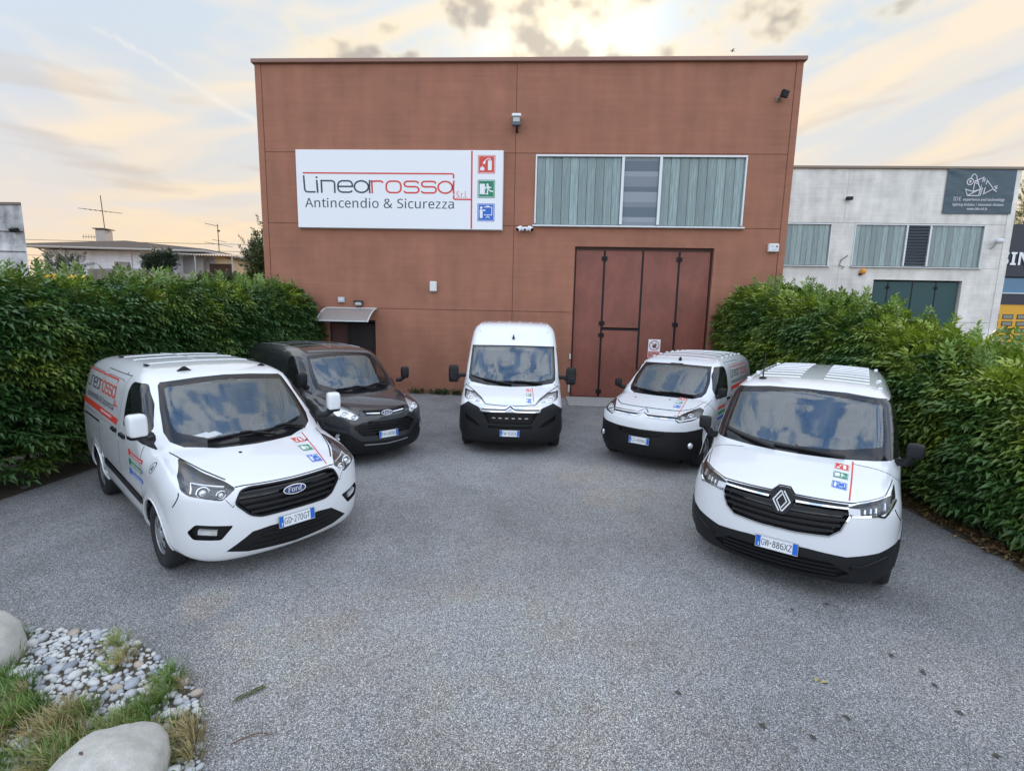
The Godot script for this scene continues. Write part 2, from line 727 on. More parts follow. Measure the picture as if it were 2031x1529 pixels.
	# views: 0 front (x, y), 1 side (z, y) of the side with that sign, 2 top (x, z)
	func hit(view: int, a: Vector2, side := 1.0) -> Array:
		if view == 0:
			var z0 := 0.1 if a.y < 0.9 else lerpf(0.1, -1.6, clampf((a.y - 0.9) / 0.9, 0, 1)) + 0.3
			return march(Vector3(a.x, a.y, z0), Vector3(0, 0, -1))
		if view == 1:
			return march(Vector3(side * (W + 0.05), a.y, a.x), Vector3(-side, 0, 0))
		return march(Vector3(a.x, 2.3, a.y) if a.y < -1.3 else Vector3(a.x, 1.5, a.y), Vector3(0, -1, 0))

	# grid over the half body x >= 0: [positions, normals, rows, columns]
	func grid(ky: float, back: float) -> Array:
		var rows := []
		var skip := 0
		for i in P.size():
			if P[i].x < -2.3 and P[i].x > -9.0 and i % 3 != 0:
				continue
			rows.append(i)
		var cols := 30
		var V := PackedVector3Array()
		var G := PackedVector3Array()
		for i in rows:
			var q := P[i]
			var k := Vector2(clampf(q.x, back + 1.0, -1.0), ky)
			var s := 1.0
			hint = i
			for j in cols + 1:
				var th := PI * 0.5 * j / cols
				var dir := Vector3(sin(th) * W, cos(th) * (q.y - k.y), cos(th) * (q.x - k.x))
				var o := Vector3(0, k.y, k.x)
				for it in 12:
					var d := f(o + dir * s)
					if absf(d) < 0.0003:
						break
					s -= clampf(d / maxf(g.dot(dir), 0.2), -0.15, 0.15)
				V.append(o + dir * s)
				G.append(g.normalized())
		return [V, G, rows.size(), cols + 1]


# splits triangles along convex outlines in three views
class Cutter:
	var view: int
	var poly: PackedVector2Array
	var lo: Vector2
	var hi: Vector2
	var goes: String
	var least: float
	var zone: Vector2

	func _init(view_: int, poly_: PackedVector2Array, goes_: String, least_: float, zone_: Vector2) -> void:
		view = view_
		poly = poly_
		if Geometry2D.is_polygon_clockwise(poly):
			poly.reverse()
		goes = goes_
		least = least_
		zone = zone_
		lo = poly[0]
		hi = poly[0]
		for p in poly:
			lo = lo.min(p)
			hi = hi.max(p)

	func flat(p: Vector3) -> Vector2:
		return Vector2(p.x, p.y) if view == 0 else Vector2(p.z, p.y) if view == 1 else Vector2(p.x, p.z)


class VanSkin:
	var body: Body
	var cuts: Array[Cutter] = []
	var bins := {}

	# outlines may be concave; zone limits z
	func cut(view: int, outline: Array, goes: String, least := 0.02, zone := Vector2(-9, 1)) -> void:
		var p := PackedVector2Array(outline)
		for c in Geometry2D.decompose_polygon_in_convex(p):
			cuts.append(Cutter.new(view, c, goes, least, zone))

	# a joint: thin quads along a path
	func joint(view: int, path: Array, w := 0.009, closed := false, goes := "gap", least := 0.02, zone := Vector2(-9, 1)) -> void:
		for i in (path.size() if closed else path.size() - 1):
			var a: Vector2 = path[i]
			var b: Vector2 = path[(i + 1) % path.size()]
			var t := (b - a).normalized() * w * 0.5
			var o := t.orthogonal()
			cuts.append(Cutter.new(view, PackedVector2Array([a - t + o, b + t + o, b + t - o, a - t - o]), goes, least, zone))

	func bin(k: String) -> Array:
		if not bins.has(k):
			bins[k] = [PackedVector3Array(), PackedVector3Array()]
		return bins[k]

	func put(k: String, v: PackedVector3Array, n: PackedVector3Array) -> void:
		var b := bin(k)
		for i in range(1, v.size() - 1):
			b[0].append_array(PackedVector3Array([v[0], v[i], v[i + 1]]))
			b[1].append_array(PackedVector3Array([n[0], n[i], n[i + 1]]))

	func half(v: PackedVector3Array, n: PackedVector3Array, c: Cutter, a: Vector2, b: Vector2, inside: bool) -> Array:
		var ov := PackedVector3Array()
		var on := PackedVector3Array()
		var cnt := v.size()
		var e := b - a
		var ds := PackedFloat32Array()
		for p in v:
			var d := e.cross(c.flat(p) - a)
			ds.append(d if inside else -d)
		for i in cnt:
			var j := (i + 1) % cnt
			if ds[i] >= 0.0:
				ov.append(v[i])
				on.append(n[i])
			if (ds[i] > 0.0 and ds[j] < 0.0) or (ds[i] < 0.0 and ds[j] > 0.0):
				var t := ds[i] / (ds[i] - ds[j])
				ov.append(v[i].lerp(v[j], t))
				on.append(n[i].lerp(n[j], t))
		return [ov, on]

	func run(v: PackedVector3Array, n: PackedVector3Array, from: int) -> void:
		for k in range(from, cuts.size()):
			var c := cuts[k]
			var nn := n[0] + n[1] + n[2]
			var facing := nn.z if c.view == 0 else nn.x if c.view == 1 else nn.y
			if facing < c.least * 3.0:
				continue
			var lo := Vector2(1e9, 1e9)
			var hi := -lo
			var zl := 1e9
			var zh := -1e9
			for p in v:
				var q := c.flat(p)
				lo = lo.min(q)
				hi = hi.max(q)
				zl = minf(zl, p.z)
				zh = maxf(zh, p.z)
			if lo.x >= c.hi.x or lo.y >= c.hi.y or hi.x <= c.lo.x or hi.y <= c.lo.y or zh < c.zone.x or zl > c.zone.y:
				continue
			var rest_v := v
			var rest_n := n
			var outside := []
			for i in c.poly.size():
				var a := c.poly[i]
				var b := c.poly[(i + 1) % c.poly.size()]
				var o := half(rest_v, rest_n, c, a, b, false)
				if o[0].size() >= 3:
					outside.append(o)
				var q := half(rest_v, rest_n, c, a, b, true)
				rest_v = q[0]
				rest_n = q[1]
				if rest_v.size() < 3:
					break
			if rest_v.size() < 3:
				continue
			put(c.goes, rest_v, rest_n)
			for o in outside:
				run(o[0], o[1], k + 1)
			return
		put("body", v, n)

	func build(ky: float, back: float) -> void:
		var gr := body.grid(ky, back)
		var V: PackedVector3Array = gr[0]
		var G: PackedVector3Array = gr[1]
		var R: int = gr[2]
		var C: int = gr[3]
		for i in R:
			var i2 := (i + 1) % R
			for j in C - 1:
				var a := i * C + j
				var b := i2 * C + j
				if V[a].distance_squared_to(V[b]) > 1e-9:
					run(PackedVector3Array([V[a], V[b], V[a + 1]]), PackedVector3Array([G[a], G[b], G[a + 1]]), 0)
				if V[b + 1].distance_squared_to(V[a + 1]) > 1e-9:
					run(PackedVector3Array([V[b], V[b + 1], V[a + 1]]), PackedVector3Array([G[b], G[b + 1], G[a + 1]]), 0)

	# sides: 0 both halves in one mesh, 1 the half x > 0, -1 its mirror image
	func take(k: String, sides := 0, off := 0.0) -> MB:
		var m := MB.new()
		if not bins.has(k):
			return m
		var v: PackedVector3Array = bins[k][0]
		var n: PackedVector3Array = bins[k][1]
		for s in ([1.0, -1.0] if sides == 0 else [float(sides)]):
			var f := Vector3(s, 1, 1)
			for i in range(0, v.size(), 3):
				m.tri((v[i] + n[i] * off) * f, (v[i + 1] + n[i + 1] * off) * f, (v[i + 2] + n[i + 2] * off) * f, n[i] * f, n[i + 1] * f, n[i + 2] * f)
		return m

	# the edge of a hole: a strip from the skin inwards
	func wall(m: MB, view: int, outline: Array, depth: float, s := 1.0, from := 0.0) -> void:
		var pts := []
		var nor := []
		var cnt := outline.size()
		for i in cnt:
			var a: Vector2 = outline[i]
			var b: Vector2 = outline[(i + 1) % cnt]
			var k := maxi(1, ceili(a.distance_to(b) / 0.06))
			for j in k:
				var h := body.hit(view, a.lerp(b, float(j) / k))
				pts.append(h[0] * Vector3(s, 1, 1))
				nor.append(h[1] * Vector3(s, 1, 1))
		var mid := Vector3.ZERO
		for p in pts:
			mid += p / pts.size()
		for i in pts.size():
			var j := (i + 1) % pts.size()
			m.quad(pts[i] + nor[i] * from, pts[j] + nor[j] * from, pts[j] - nor[j] * depth, pts[i] - nor[i] * depth, mid - pts[i])

	# a bar that follows the skin: width w across, from lift-th .. lift above it
	func strip(m: MB, view: int, path: Array, w: float, low: float, high: float, s := 1.0, closed := false, step := 0.06) -> void:
		var pts := []
		var nor := []
		var cnt := path.size()
		for i in (cnt if closed else cnt - 1):
			var a: Vector2 = path[i]
			var b: Vector2 = path[(i + 1) % cnt]
			var k := maxi(1, ceili(a.distance_to(b) / step))
			for j in k:
				var h := body.hit(view, a.lerp(b, float(j) / k))
				pts.append(h[0] * Vector3(s, 1, 1))
				nor.append(h[1] * Vector3(s, 1, 1))
		if not closed:
			var h := body.hit(view, path[cnt - 1])
			pts.append(h[0] * Vector3(s, 1, 1))
			nor.append(h[1] * Vector3(s, 1, 1))
		var c2 := pts.size()
		var ring := []
		for i in c2:
			var a: Vector3 = pts[(i - 1 + c2) % c2] if closed or i > 0 else pts[i]
			var b: Vector3 = pts[(i + 1) % c2] if closed or i < c2 - 1 else pts[i]
			var side: Vector3 = (nor[i] as Vector3).cross((b - a).normalized()).normalized() * w * 0.5
			var ln: Vector3 = pts[i] + nor[i] * low
			var hn: Vector3 = pts[i] + nor[i] * high
			ring.append([ln - side, hn - side * 0.8, hn + side * 0.8, ln + side, side.normalized(), nor[i]])
		for i in (c2 if closed else c2 - 1):
			var j := (i + 1) % c2
			var A: Array = ring[i]
			var B: Array = ring[j]
			m.quad(A[0], A[1], B[1], B[0], -A[4])
			m.quad(A[1], A[2], B[2], B[1], A[5])
			m.quad(A[2], A[3], B[3], B[2], A[4])
		if not closed:
			m.quad(ring[0][0], ring[0][1], ring[0][2], ring[0][3], pts[0] - pts[1])
			m.quad(ring[c2 - 1][0], ring[c2 - 1][1], ring[c2 - 1][2], ring[c2 - 1][3], pts[c2 - 1] - pts[c2 - 2])

	# flat drawing laid on the skin; t maps drawing to view coordinates
	func lay(m: MB, view: int, t: PackedVector2Array, off: float, s := 1.0, most := 0.1) -> void:
		var todo := []
		for k in range(0, t.size(), 3):
			todo.append([t[k], t[k + 1], t[k + 2]])
		while todo.size():
			var q: Array = todo.pop_back()
			var l0: float = q[0].distance_to(q[1])
			var l1: float = q[1].distance_to(q[2])
			var l2: float = q[2].distance_to(q[0])
			var l := maxf(l0, maxf(l1, l2))
			if l > most:
				if l == l0:
					var h: Vector2 = (q[0] + q[1]) * 0.5
					todo.append([q[0], h, q[2]])
					todo.append([h, q[1], q[2]])
				elif l == l1:
					var h: Vector2 = (q[1] + q[2]) * 0.5
					todo.append([q[0], q[1], h])
					todo.append([q[0], h, q[2]])
				else:
					var h: Vector2 = (q[2] + q[0]) * 0.5
					todo.append([q[0], q[1], h])
					todo.append([h, q[1], q[2]])
				continue
			if absf((q[1] - q[0]).cross(q[2] - q[0])) < 1e-9:
				continue
			var a := body.hit(view, q[0], s)
			var b := body.hit(view, q[1], s)
			var c := body.hit(view, q[2], s)
			m.tri(a[0] + a[1] * off, b[0] + b[1] * off, c[0] + c[1] * off, a[1], b[1], c[1])


# ---------------------------------------------------------------- vans
func make_materials() -> void:
	M.white = paint(0.70, 0.715, 0.73)
	M.grey_paint = paint(0.024, 0.026, 0.030, 0.2)
	M.black = mat(0.008, 0.008, 0.009, 0.5, 0.0, 0.4)
	M.black_soft = mat(0.011, 0.0115, 0.0125, 0.55, 0.0, 0.4)
	M.gloss_black = mat(0.010, 0.010, 0.012, 0.12)
	M.chrome = mat(0.78, 0.79, 0.80, 0.10, 1.0)
	M.silver = mat(0.50, 0.51, 0.52, 0.32, 0.8)
	M.rubber = mat(0.022, 0.022, 0.023, 0.82)
	M.steel_rim = mat(0.34, 0.35, 0.36, 0.42, 0.5)
	M.screen = glass(0.02, 0.03, 0.035, 0.10)
	# heat reflecting film between the plies of the windscreens
	M.film = mat(0.72, 0.84, 0.95, 0.02, 1.0)
	M.film.albedo_color.a = 0.13
	M.film.transparency = BaseMaterial3D.TRANSPARENCY_ALPHA
	M.film.albedo_texture = grain(8, Color(0.98, 0.98, 0.98), [])
	M.side_glass = glass(0.01, 0.012, 0.014, 0.62)
	M.lens = glass(0.3, 0.32, 0.35, 0.04)
	M.lamp_back = mat(0.09, 0.09, 0.095, 0.22, 0.6)
	M.lamp_dark = mat(0.013, 0.013, 0.014, 0.3)
	M.lamp_glow = mat(0.85, 0.86, 0.88, 0.12, 0.6)
	M.cloth = mat(0.022, 0.024, 0.028, 0.9)
	M.dash = mat(0.030, 0.033, 0.038, 0.75)
	M.trim = mat(0.36, 0.36, 0.35, 0.85)
	M.bulkhead = mat(0.20, 0.21, 0.22, 0.8)
	M.paper = mat(0.75, 0.77, 0.78, 0.8)
	M.red = mat(0.62, 0.055, 0.035, 0.45)
	M.green = mat(0.0, 0.20, 0.095, 0.45)
	M.blue = mat(0.012, 0.12, 0.50, 0.45)
	M.ink = mat(0.045, 0.055, 0.075, 0.5)
	M.label_white = mat(0.78, 0.80, 0.82, 0.45)
	M.plate_blue = mat(0.01, 0.13, 0.55, 0.4)
	M.badge_blue = mat(0.012, 0.03, 0.13, 0.25)
	M.amber = mat(0.6, 0.2, 0.02, 0.2)


# every wheel: tyre, rim, hub cap; the axle is x, the outer face looks to +x
func make_wheel(mt: Material, holes: int) -> Node3D:
	var w := Node3D.new()
	w.name = "wheel"
	var turn := Transform3D(Basis(Vector3.BACK, -PI / 2), Vector3.ZERO)
	var t := MB.new()
	t.x = turn
	t.lathe([Vector2(0.215, -0.09), Vector2(0.27, -0.105), Vector2(0.315, -0.10), Vector2(0.338, -0.08), Vector2(0.345, -0.05), Vector2(0.345, 0.05), Vector2(0.338, 0.08), Vector2(0.315, 0.10), Vector2(0.27, 0.106), Vector2(0.225, 0.095), Vector2(0.212, 0.08)], 40, true)
	for k in [-0.045, 0.0, 0.045]:
		t.lathe([Vector2(0.347, k - 0.014), Vector2(0.349, k), Vector2(0.347, k + 0.014)], 40)
	part("tyre", t, M.rubber, w)
	var r := MB.new()
	r.x = turn
	r.lathe([Vector2(0.214, 0.084), Vector2(0.206, 0.088), Vector2(0.198, 0.070), Vector2(0.19, 0.045), Vector2(0.0, 0.02)], 40)
	part("rim", r, M.black if holes else mt, w)
	var h := MB.new()
	h.x = turn
	for k in holes:
		var a0 := TAU * (k + 0.16) / holes
		var a1 := TAU * (k + 0.84) / holes
		for q in [[0.075, 0.20, 0.088, 0.066]]:
			var pts := []
			for s in 7:
				pts.append(lerpf(a0, a1, s / 6.0))
			for s in 6:
				var ca := Vector3(cos(pts[s]), 0, sin(pts[s]))
				var cb := Vector3(cos(pts[s + 1]), 0, sin(pts[s + 1]))
				var up := Vector3.UP
				h.quad(ca * q[0] + up * q[2], cb * q[0] + up * q[2], cb * 0.15 + up * 0.084, ca * 0.15 + up * 0.084, up)
				h.quad(ca * 0.15 + up * 0.084, cb * 0.15 + up * 0.084, cb * q[1] + up * q[3], ca * q[1] + up * q[3], up)
	h.lathe([Vector2(0.205, 0.060), Vector2(0.207, 0.080), Vector2(0.196, 0.084), Vector2(0.185, 0.070)], 40)
	h.lathe([Vector2(0.085, 0.078), Vector2(0.075, 0.092), Vector2(0.045, 0.096), Vector2(0.0, 0.097)], 24)
	part("hub_cap", h, mt, w)
	return w


func mirror(v: Node3D, at: Vector3, half: Vector3, shell: Material, side: float, root: Vector3) -> void:
	var o := Node3D.new()
	o.name = "wing_mirror" if not v.has_node("wing_mirror") else "wing_mirror_001"
	v.add_child(o)
	var m := MB.new()
	var t := Transform3D(Basis(Vector3.UP, -side * 0.18), Vector3(at.x * side, at.y, at.z))
	m.x = t
	m.blob(Vector3.ZERO, half, 0.42, 10)
	part("mirror_shell", m, shell, o)
	var b := MB.new()
	b.x = t
	b.blob(Vector3(0, -half.y * 0.86, -0.005), Vector3(half.x * 0.96, half.y * 0.30, half.z * 0.95), 0.5, 8)
	b.x = Transform3D()
	b.tube([Vector3((at.x - half.x * 0.2) * side, at.y - half.y * 0.9, at.z), Vector3((at.x + root.x) * 0.5 * side, root.y + 0.01, (at.z + root.z) * 0.5), Vector3(root.x * side, root.y, root.z)], 0.042, 8)
	part("mirror_arm", b, M.black, o)
	var g := MB.new()
	g.x = t
	g.box(Vector3(0, 0.0, -half.z * 0.99), Vector3(half.x * 1.5, half.y * 1.5, 0.012), 0.004)
	part("mirror_glass", g, M.chrome, o)


func plate(v: Node3D, letters: String, y: float, z: float, tilt := 0.06) -> void:
	var t := Transform3D(Basis(Vector3.RIGHT, -tilt), Vector3(0, y, z))
	var m := MB.new()
	m.x = t
	m.box(Vector3.ZERO, Vector3(0.365, 0.115, 0.012), 0.004)
	var o := part("number_plate", m, M.label_white, v)
	m = MB.new()
	m.x = t
	for s in [-1.0, 1.0]:
		m.box(Vector3(s * 0.159, 0, 0.0068), Vector3(0.040, 0.108, 0.003))
	part("blue_band", m, M.plate_blue, o)
	m = MB.new()
	m.x = t
	var a := letters.substr(0, 2)
	var b := letters.substr(2)
	m.tris(text(a, 0.066, Vector2(-0.131, -0.034), false, 0.070), 0.0095)
	m.tris(fill(arc(Vector2(-0.050, 0.0), 0.007, 0.007, 0, 330, 8)), 0.0095)
	m.tris(text(b, 0.066, Vector2(-0.034, -0.034), false, 0.166), 0.0095)
	part("plate_lettering", m, M.ink, o)
	m = MB.new()
	m.x = t
	m.tris(text("I", 0.030, Vector2(-0.162, -0.040), true), 0.0100)
	part("plate_letter", m, M.label_white, o)
	m = MB.new()
	m.x = t
	for k in 4:
		var e := [[0.0, 0.0585, 0.372, 0.007], [0.0, -0.0585, 0.372, 0.007], [-0.183, 0.0, 0.007, 0.110], [0.183, 0.0, 0.007, 0.110]][k] as Array
		m.box(Vector3(e[0], e[1], 0.003), Vector3(e[2], e[3], 0.016), 0.002)
	part("plate_frame", m, M.silver, o)


# cab: ws = z of the foot of the windscreen, floor etc. follow from it
func cabin(v: Node3D, ws: float, belt: float, top: float, w: float, paper := false) -> void:
	var m := MB.new()
	m.box(Vector3(0, belt - 0.13, ws - 0.34), Vector3(w * 1.74, 0.24, 0.56), 0.09)
	m.box(Vector3(0.42, belt - 0.02, ws - 0.48), Vector3(0.44, 0.12, 0.26), 0.055)
	m.box(Vector3(0.0, belt - 0.30, ws - 0.50), Vector3(0.34, 0.5, 0.24), 0.04)
	part("dashboard", m, M.dash, v)
	m = MB.new()
	var c := Vector3(0.43, belt - 0.02, ws - 0.72)
	var bs := Basis(Vector3.RIGHT, -0.95)
	var ring := []
	for k in 24:
		ring.append(c + bs * Vector3(cos(TAU * k / 24) * 0.19, sin(TAU * k / 24) * 0.19, 0))
	m.tube(ring, 0.018, 8, true)
	m.blob(c, Vector3(0.07, 0.05, 0.06), 0.7, 8)
	for a in [0.0, PI, -PI / 2]:
		m.tube([c, c + bs * Vector3(cos(a) * 0.185, sin(a) * 0.185, 0)], 0.017, 6)
	part("steering_wheel", m, M.dash, v)
	for s in [[0.43, 0.46], [-0.16, 0.40], [-0.56, 0.40]]:
		m = MB.new()
		var lean := Transform3D(Basis(Vector3.RIGHT, -0.20), Vector3(s[0], belt - 0.42, ws - 1.20))
		m.blob(Vector3(s[0], belt - 0.42, ws - 0.98), Vector3(s[1] * 0.5, 0.09, 0.27), 0.5, 8)
		m.x = lean
		m.blob(Vector3(0, 0.32, -0.04), Vector3(s[1] * 0.48, 0.34, 0.07), 0.5, 8)
		m.blob(Vector3(0, 0.72, -0.04), Vector3(0.135, 0.10, 0.055), 0.6, 8)
		part("seat", m, M.cloth, v)
	m = MB.new()
	m.box(Vector3(0, (top + 0.35) * 0.5, ws - 1.62), Vector3(w * 1.62, top - 0.42, 0.03), 0.01)
	part("bulkhead", m, M.bulkhead, v)
	m = MB.new()
	m.box(Vector3(0, 0.42, ws - 0.95), Vector3(w * 1.7, 0.05, 1.4), 0.01)
	part("cab_floor", m, M.black_soft, v)
	m = MB.new()
	m.box(Vector3(0, top - 0.10, ws - 0.86), Vector3(0.30, 0.07, 0.14), 0.03)
	m.box(Vector3(0, top - 0.16, ws - 0.83), Vector3(0.13, 0.10, 0.05), 0.02)
	part("camera_housing", m, M.black, v)
	for s in [-1.0, 1.0]:
		m = MB.new()
		m.x = Transform3D(Basis(Vector3.RIGHT, 0.5), Vector3(s * 0.38, top - 0.095, ws - 0.90))
		m.box(Vector3.ZERO, Vector3(0.46, 0.018, 0.17), 0.008)
		part("sun_visor", m, M.trim, v)
	if paper:
		m = MB.new()
		m.x = Transform3D(Basis(Vector3.UP, 0.5) * Basis(Vector3.RIGHT, 0.25), Vector3(-0.40, belt + 0.035, ws - 0.34))
		m.box(Vector3(0, 0, 0), Vector3(0.21, 0.006, 0.15))
		m.box(Vector3(0.07, 0.014, 0.03), Vector3(0.21, 0.005, 0.10))
		part("paper_sheet", m, M.paper, v)


# a lamp behind a clear lens: q = centres in the front view, with radius
func lamp(v: Node3D, sk: VanSkin, outline: Array, side: int, q: Array, back: Material, depth := 0.05, brow := []) -> void:
	var o := part("headlight", sk.take("headlight", side, -depth), back, v)
	var m := MB.new()
	sk.wall(m, 0, outline, depth + 0.004, side)
	part("lamp_housing", m, M.lamp_dark, o)
	m = MB.new()
	var b := MB.new()
	if q.is_empty():
		m = null
	for c in q:
		var h := sk.body.hit(0, Vector2(c[0], c[1]))
		var p: Vector3 = h[0] - h[1] * (depth - 0.006)
		var d: Vector3 = (h[1] * 0.35 + Vector3(0, 0, 1)).normalized()
		var ax := Basis(Quaternion(Vector3.UP, d))
		for mm in [m, b]:
			mm.x = Transform3D(Basis.from_scale(Vector3(side, 1, 1)), Vector3.ZERO) * Transform3D(ax, p)
		var r: float = c[2]
		m.lathe([Vector2(r * 1.12, 0.0), Vector2(r * 1.15, 0.022), Vector2(r, 0.026), Vector2(r * 0.72, -0.002)], 20)
		b.lathe([Vector2(r * 0.62, 0.004), Vector2(r * 0.5, 0.016), Vector2(r * 0.28, 0.024), Vector2(0.0, 0.027)], 16, true)
	if q.size():
		part("reflector_ring", m, M.chrome, o)
		part("bulb_lens", b, M.lamp_glow, o)
	if brow.size():
		m = MB.new()
		for path in brow:
			sk.strip(m, 0, path, 0.016, -depth + 0.004, -depth + 0.022, side)
		part("light_strip", m, M.lamp_glow, o)
	part("lamp_lens", sk.take("headlight", side, -0.003), M.lens, o)


func drawing(v: Node3D, sk: VanSkin, view: int, items: Array, at: Vector2, k: Vector2, side: float, off: float, called: String) -> void:
	var lift := off
	for it in items:
		var t := PackedVector2Array()
		for p in it[1]:
			t.append(at + p * k)
		var m := MB.new()
		sk.lay(m, view, t, lift, side)
		part(called, m, {"red": M.red, "green": M.green, "blue": M.blue, "white": M.label_white, "dark": M.ink}[it[0]], v)
		lift += 0.0015


# three pictograms beside a red line on the bonnet; spots are (x, z) of their near left corners
func bonnet_marks(v: Node3D, sk: VanSkin, spots: Array, w: float, d: float, line: Array) -> void:
	for i in 3:
		drawing(v, sk, 2, pictogram(i), spots[i], Vector2(w, -d), 1.0, 0.002, "bonnet_pictogram")
	var m := MB.new()
	var t := PackedVector2Array()
	t.append_array(stroke(line, 0.013))
	sk.lay(m, 2, t, 0.002)
	part("red_line", m, M.red, v)


func wiper(v: Node3D, sk: VanSkin, path: Array, arm: Array) -> void:
	var m := MB.new()
	sk.strip(m, 0, path, 0.022, 0.006, 0.030, 1.0)
	sk.strip(m, 0, arm, 0.026, 0.016, 0.045, 1.0)
	part("wiper", m, M.black, v)


func rounded(p: Array, r: float) -> Array:
	var out := []
	var n := p.size()
	for i in n:
		var a: Vector2 = p[(i - 1 + n) % n]
		var b: Vector2 = p[i]
		var c: Vector2 = p[(i + 1) % n]
		var q := minf(r, minf(a.distance_to(b), b.distance_to(c)) * 0.45)
		var s := b + (a - b).normalized() * q
		var e := b + (c - b).normalized() * q
		for k in 4:
			var t := k / 3.0
			out.append(s.lerp(b, t).lerp(b.lerp(e, t), t))
	return out


# the halves x >= 0 of outlines in the front view, closed across the middle
func across(p: Array) -> Array:
	var o := p.duplicate()
	for i in range(p.size() - 1, -1, -1):
		if p[i].x > 0.001:
			o.append(Vector2(-p[i].x, p[i].y))
	return o


func flip(p: Array) -> Array:
	var o := []
	for q in p:
		o.append(Vector2(-q.x, q.y))
	return o


# what all vans share: glazing, doors, wheel arches, body, wheels, cab
func common(v: Node3D, sk: VanSkin, d: Dictionary) -> void:
	var b := sk.body
	for wz in b.wheels:
		var ring := []
		for k in 24:
			ring.append(Vector2(wz + cos(TAU * k / 24) * b.arch, 0.345 + sin(TAU * k / 24) * b.arch))
		sk.cuts.push_front(Cutter.new(1, PackedVector2Array(ring), "hole", 0.25, Vector2(-9, 1)))
	sk.cut(0, d.glass, "windscreen", 0.05, Vector2(-2.6, -0.5))
	sk.cut(0, d.frit, "windscreen_border", 0.05, Vector2(-2.6, -0.5))
	sk.cut(1, rounded(d.window, 0.05), "side_window", 0.3)
	if d.has("quarter"):
		sk.cut(1, d.quarter, "door_corner", 0.62)
	var lo: float = d.get("sill", 0.42)
	var dz: float = d.door
	sk.joint(1, d.seam, 0.010)
	sk.joint(1, [Vector2(dz, d.top), Vector2(dz, lo)], 0.010)
	sk.joint(1, [Vector2(dz - 1.15, d.top), Vector2(dz - 1.15, lo)], 0.010)
	sk.joint(1, [Vector2(dz, d.top), Vector2(dz - 1.15, d.top)], 0.008)
	sk.joint(1, [Vector2(d.seam[0].x, lo), Vector2(dz - 1.15, lo)], 0.008)
	sk.joint(1, [Vector2(dz - 1.17, 1.13), Vector2(dz - 2.2, 1.12)], 0.030)
	sk.joint(1, rounded([Vector2(dz - 0.10, d.top - 0.06), Vector2(dz - 0.10, 1.2), Vector2(dz - 1.06, 1.2), Vector2(dz - 1.06, d.top - 0.06)], 0.08), 0.006, true)
	sk.joint(1, rounded([Vector2(dz - 1.24, d.top - 0.06), Vector2(dz - 1.24, 1.2), Vector2(d.back + 0.16, 1.2), Vector2(d.back + 0.16, d.top - 0.06)], 0.08), 0.006, true)
	sk.build(d.ky, d.back)
	part("body", sk.take("body"), d.paint, v)
	part("panel_gap", sk.take("gap", 0, -0.006), M.black, v)
	var ws := part("windscreen", sk.take("windscreen"), M.screen, v)
	part("solar_film", sk.take("windscreen", 0, -0.004), M.film, ws)
	part("windscreen_border", sk.take("windscreen_border", 0, 0.001), M.gloss_black, v)
	for s in [1, -1]:
		part("side_window", sk.take("side_window", s, -0.004), M.side_glass, v)
		if d.has("quarter"):
			part("door_corner", sk.take("door_corner", s, 0.004), M.black_soft, v)
		# door handles in black cups
		for hz in d.handles:
			var m := MB.new()
			sk.strip(m, 1, [Vector2(hz - 0.11, d.hy), Vector2(hz + 0.11, d.hy)], 0.045, -0.002, 0.026, s)
			part("door_handle", m, M.black if d.paint == M.white else M.grey_paint, v)
	for wz in b.wheels:
		for s in [1.0, -1.0]:
			var w := make_wheel(d.rim, d.holes)
			var k := 0
			while v.has_node(NodePath(w.name)):
				k += 1
				w.name = "wheel_%03d" % k
			w.position = Vector3(s * (b.W - 0.125), 0.345, wz)
			if s < 0.0:
				w.rotation.y = PI
			v.add_child(w)
			# wheel well and arch lip
			var m := MB.new()
			var lip := []
			for i in 17:
				var a := lerpf(-0.06, PI + 0.06, i / 16.0)
				lip.append(Vector2(wz + cos(a) * b.arch, 0.345 + sin(a) * b.arch))
			for i in 16:
				var p0 := Vector3(0, lip[i].y, lip[i].x)
				var p1 := Vector3(0, lip[i + 1].y, lip[i + 1].x)
				var x0 := Vector3(s * (b.W - 0.04), 0, 0)
				var x1 := Vector3(s * (b.W - 0.36), 0, 0)
				m.quad(p0 + x0, p1 + x0, p1 + x1, p0 + x1, Vector3(0, 0.345, wz) - p0)
			m.quad(Vector3(s * (b.W - 0.36), 0.1, wz - 0.45), Vector3(s * (b.W - 0.36), 0.1, wz + 0.45), Vector3(s * (b.W - 0.36), 0.8, wz + 0.45), Vector3(s * (b.W - 0.36), 0.8, wz - 0.45), Vector3(s, 0, 0))
			part("wheel_well", m, M.black, v)
			m = MB.new()
			sk.strip(m, 1, lip, 0.03, -0.012, 0.006, s)
			part("arch_lip", m, d.get("lip", d.paint), v)
	cabin(v, d.ws, d.belt, d.roof, b.W, d.get("paper", false))


func roof_ribs(v: Node3D, sk: VanSkin, xs: Array, z0: float, z1: float, w: float, mt: Material) -> void:
	for x in xs:
		var m := MB.new()
		sk.strip(m, 2, [Vector2(x, z0), Vector2(x, z1)], w, -0.003, 0.006, 1.0, false, 0.3)
		part("roof_rib", m, mt, v)


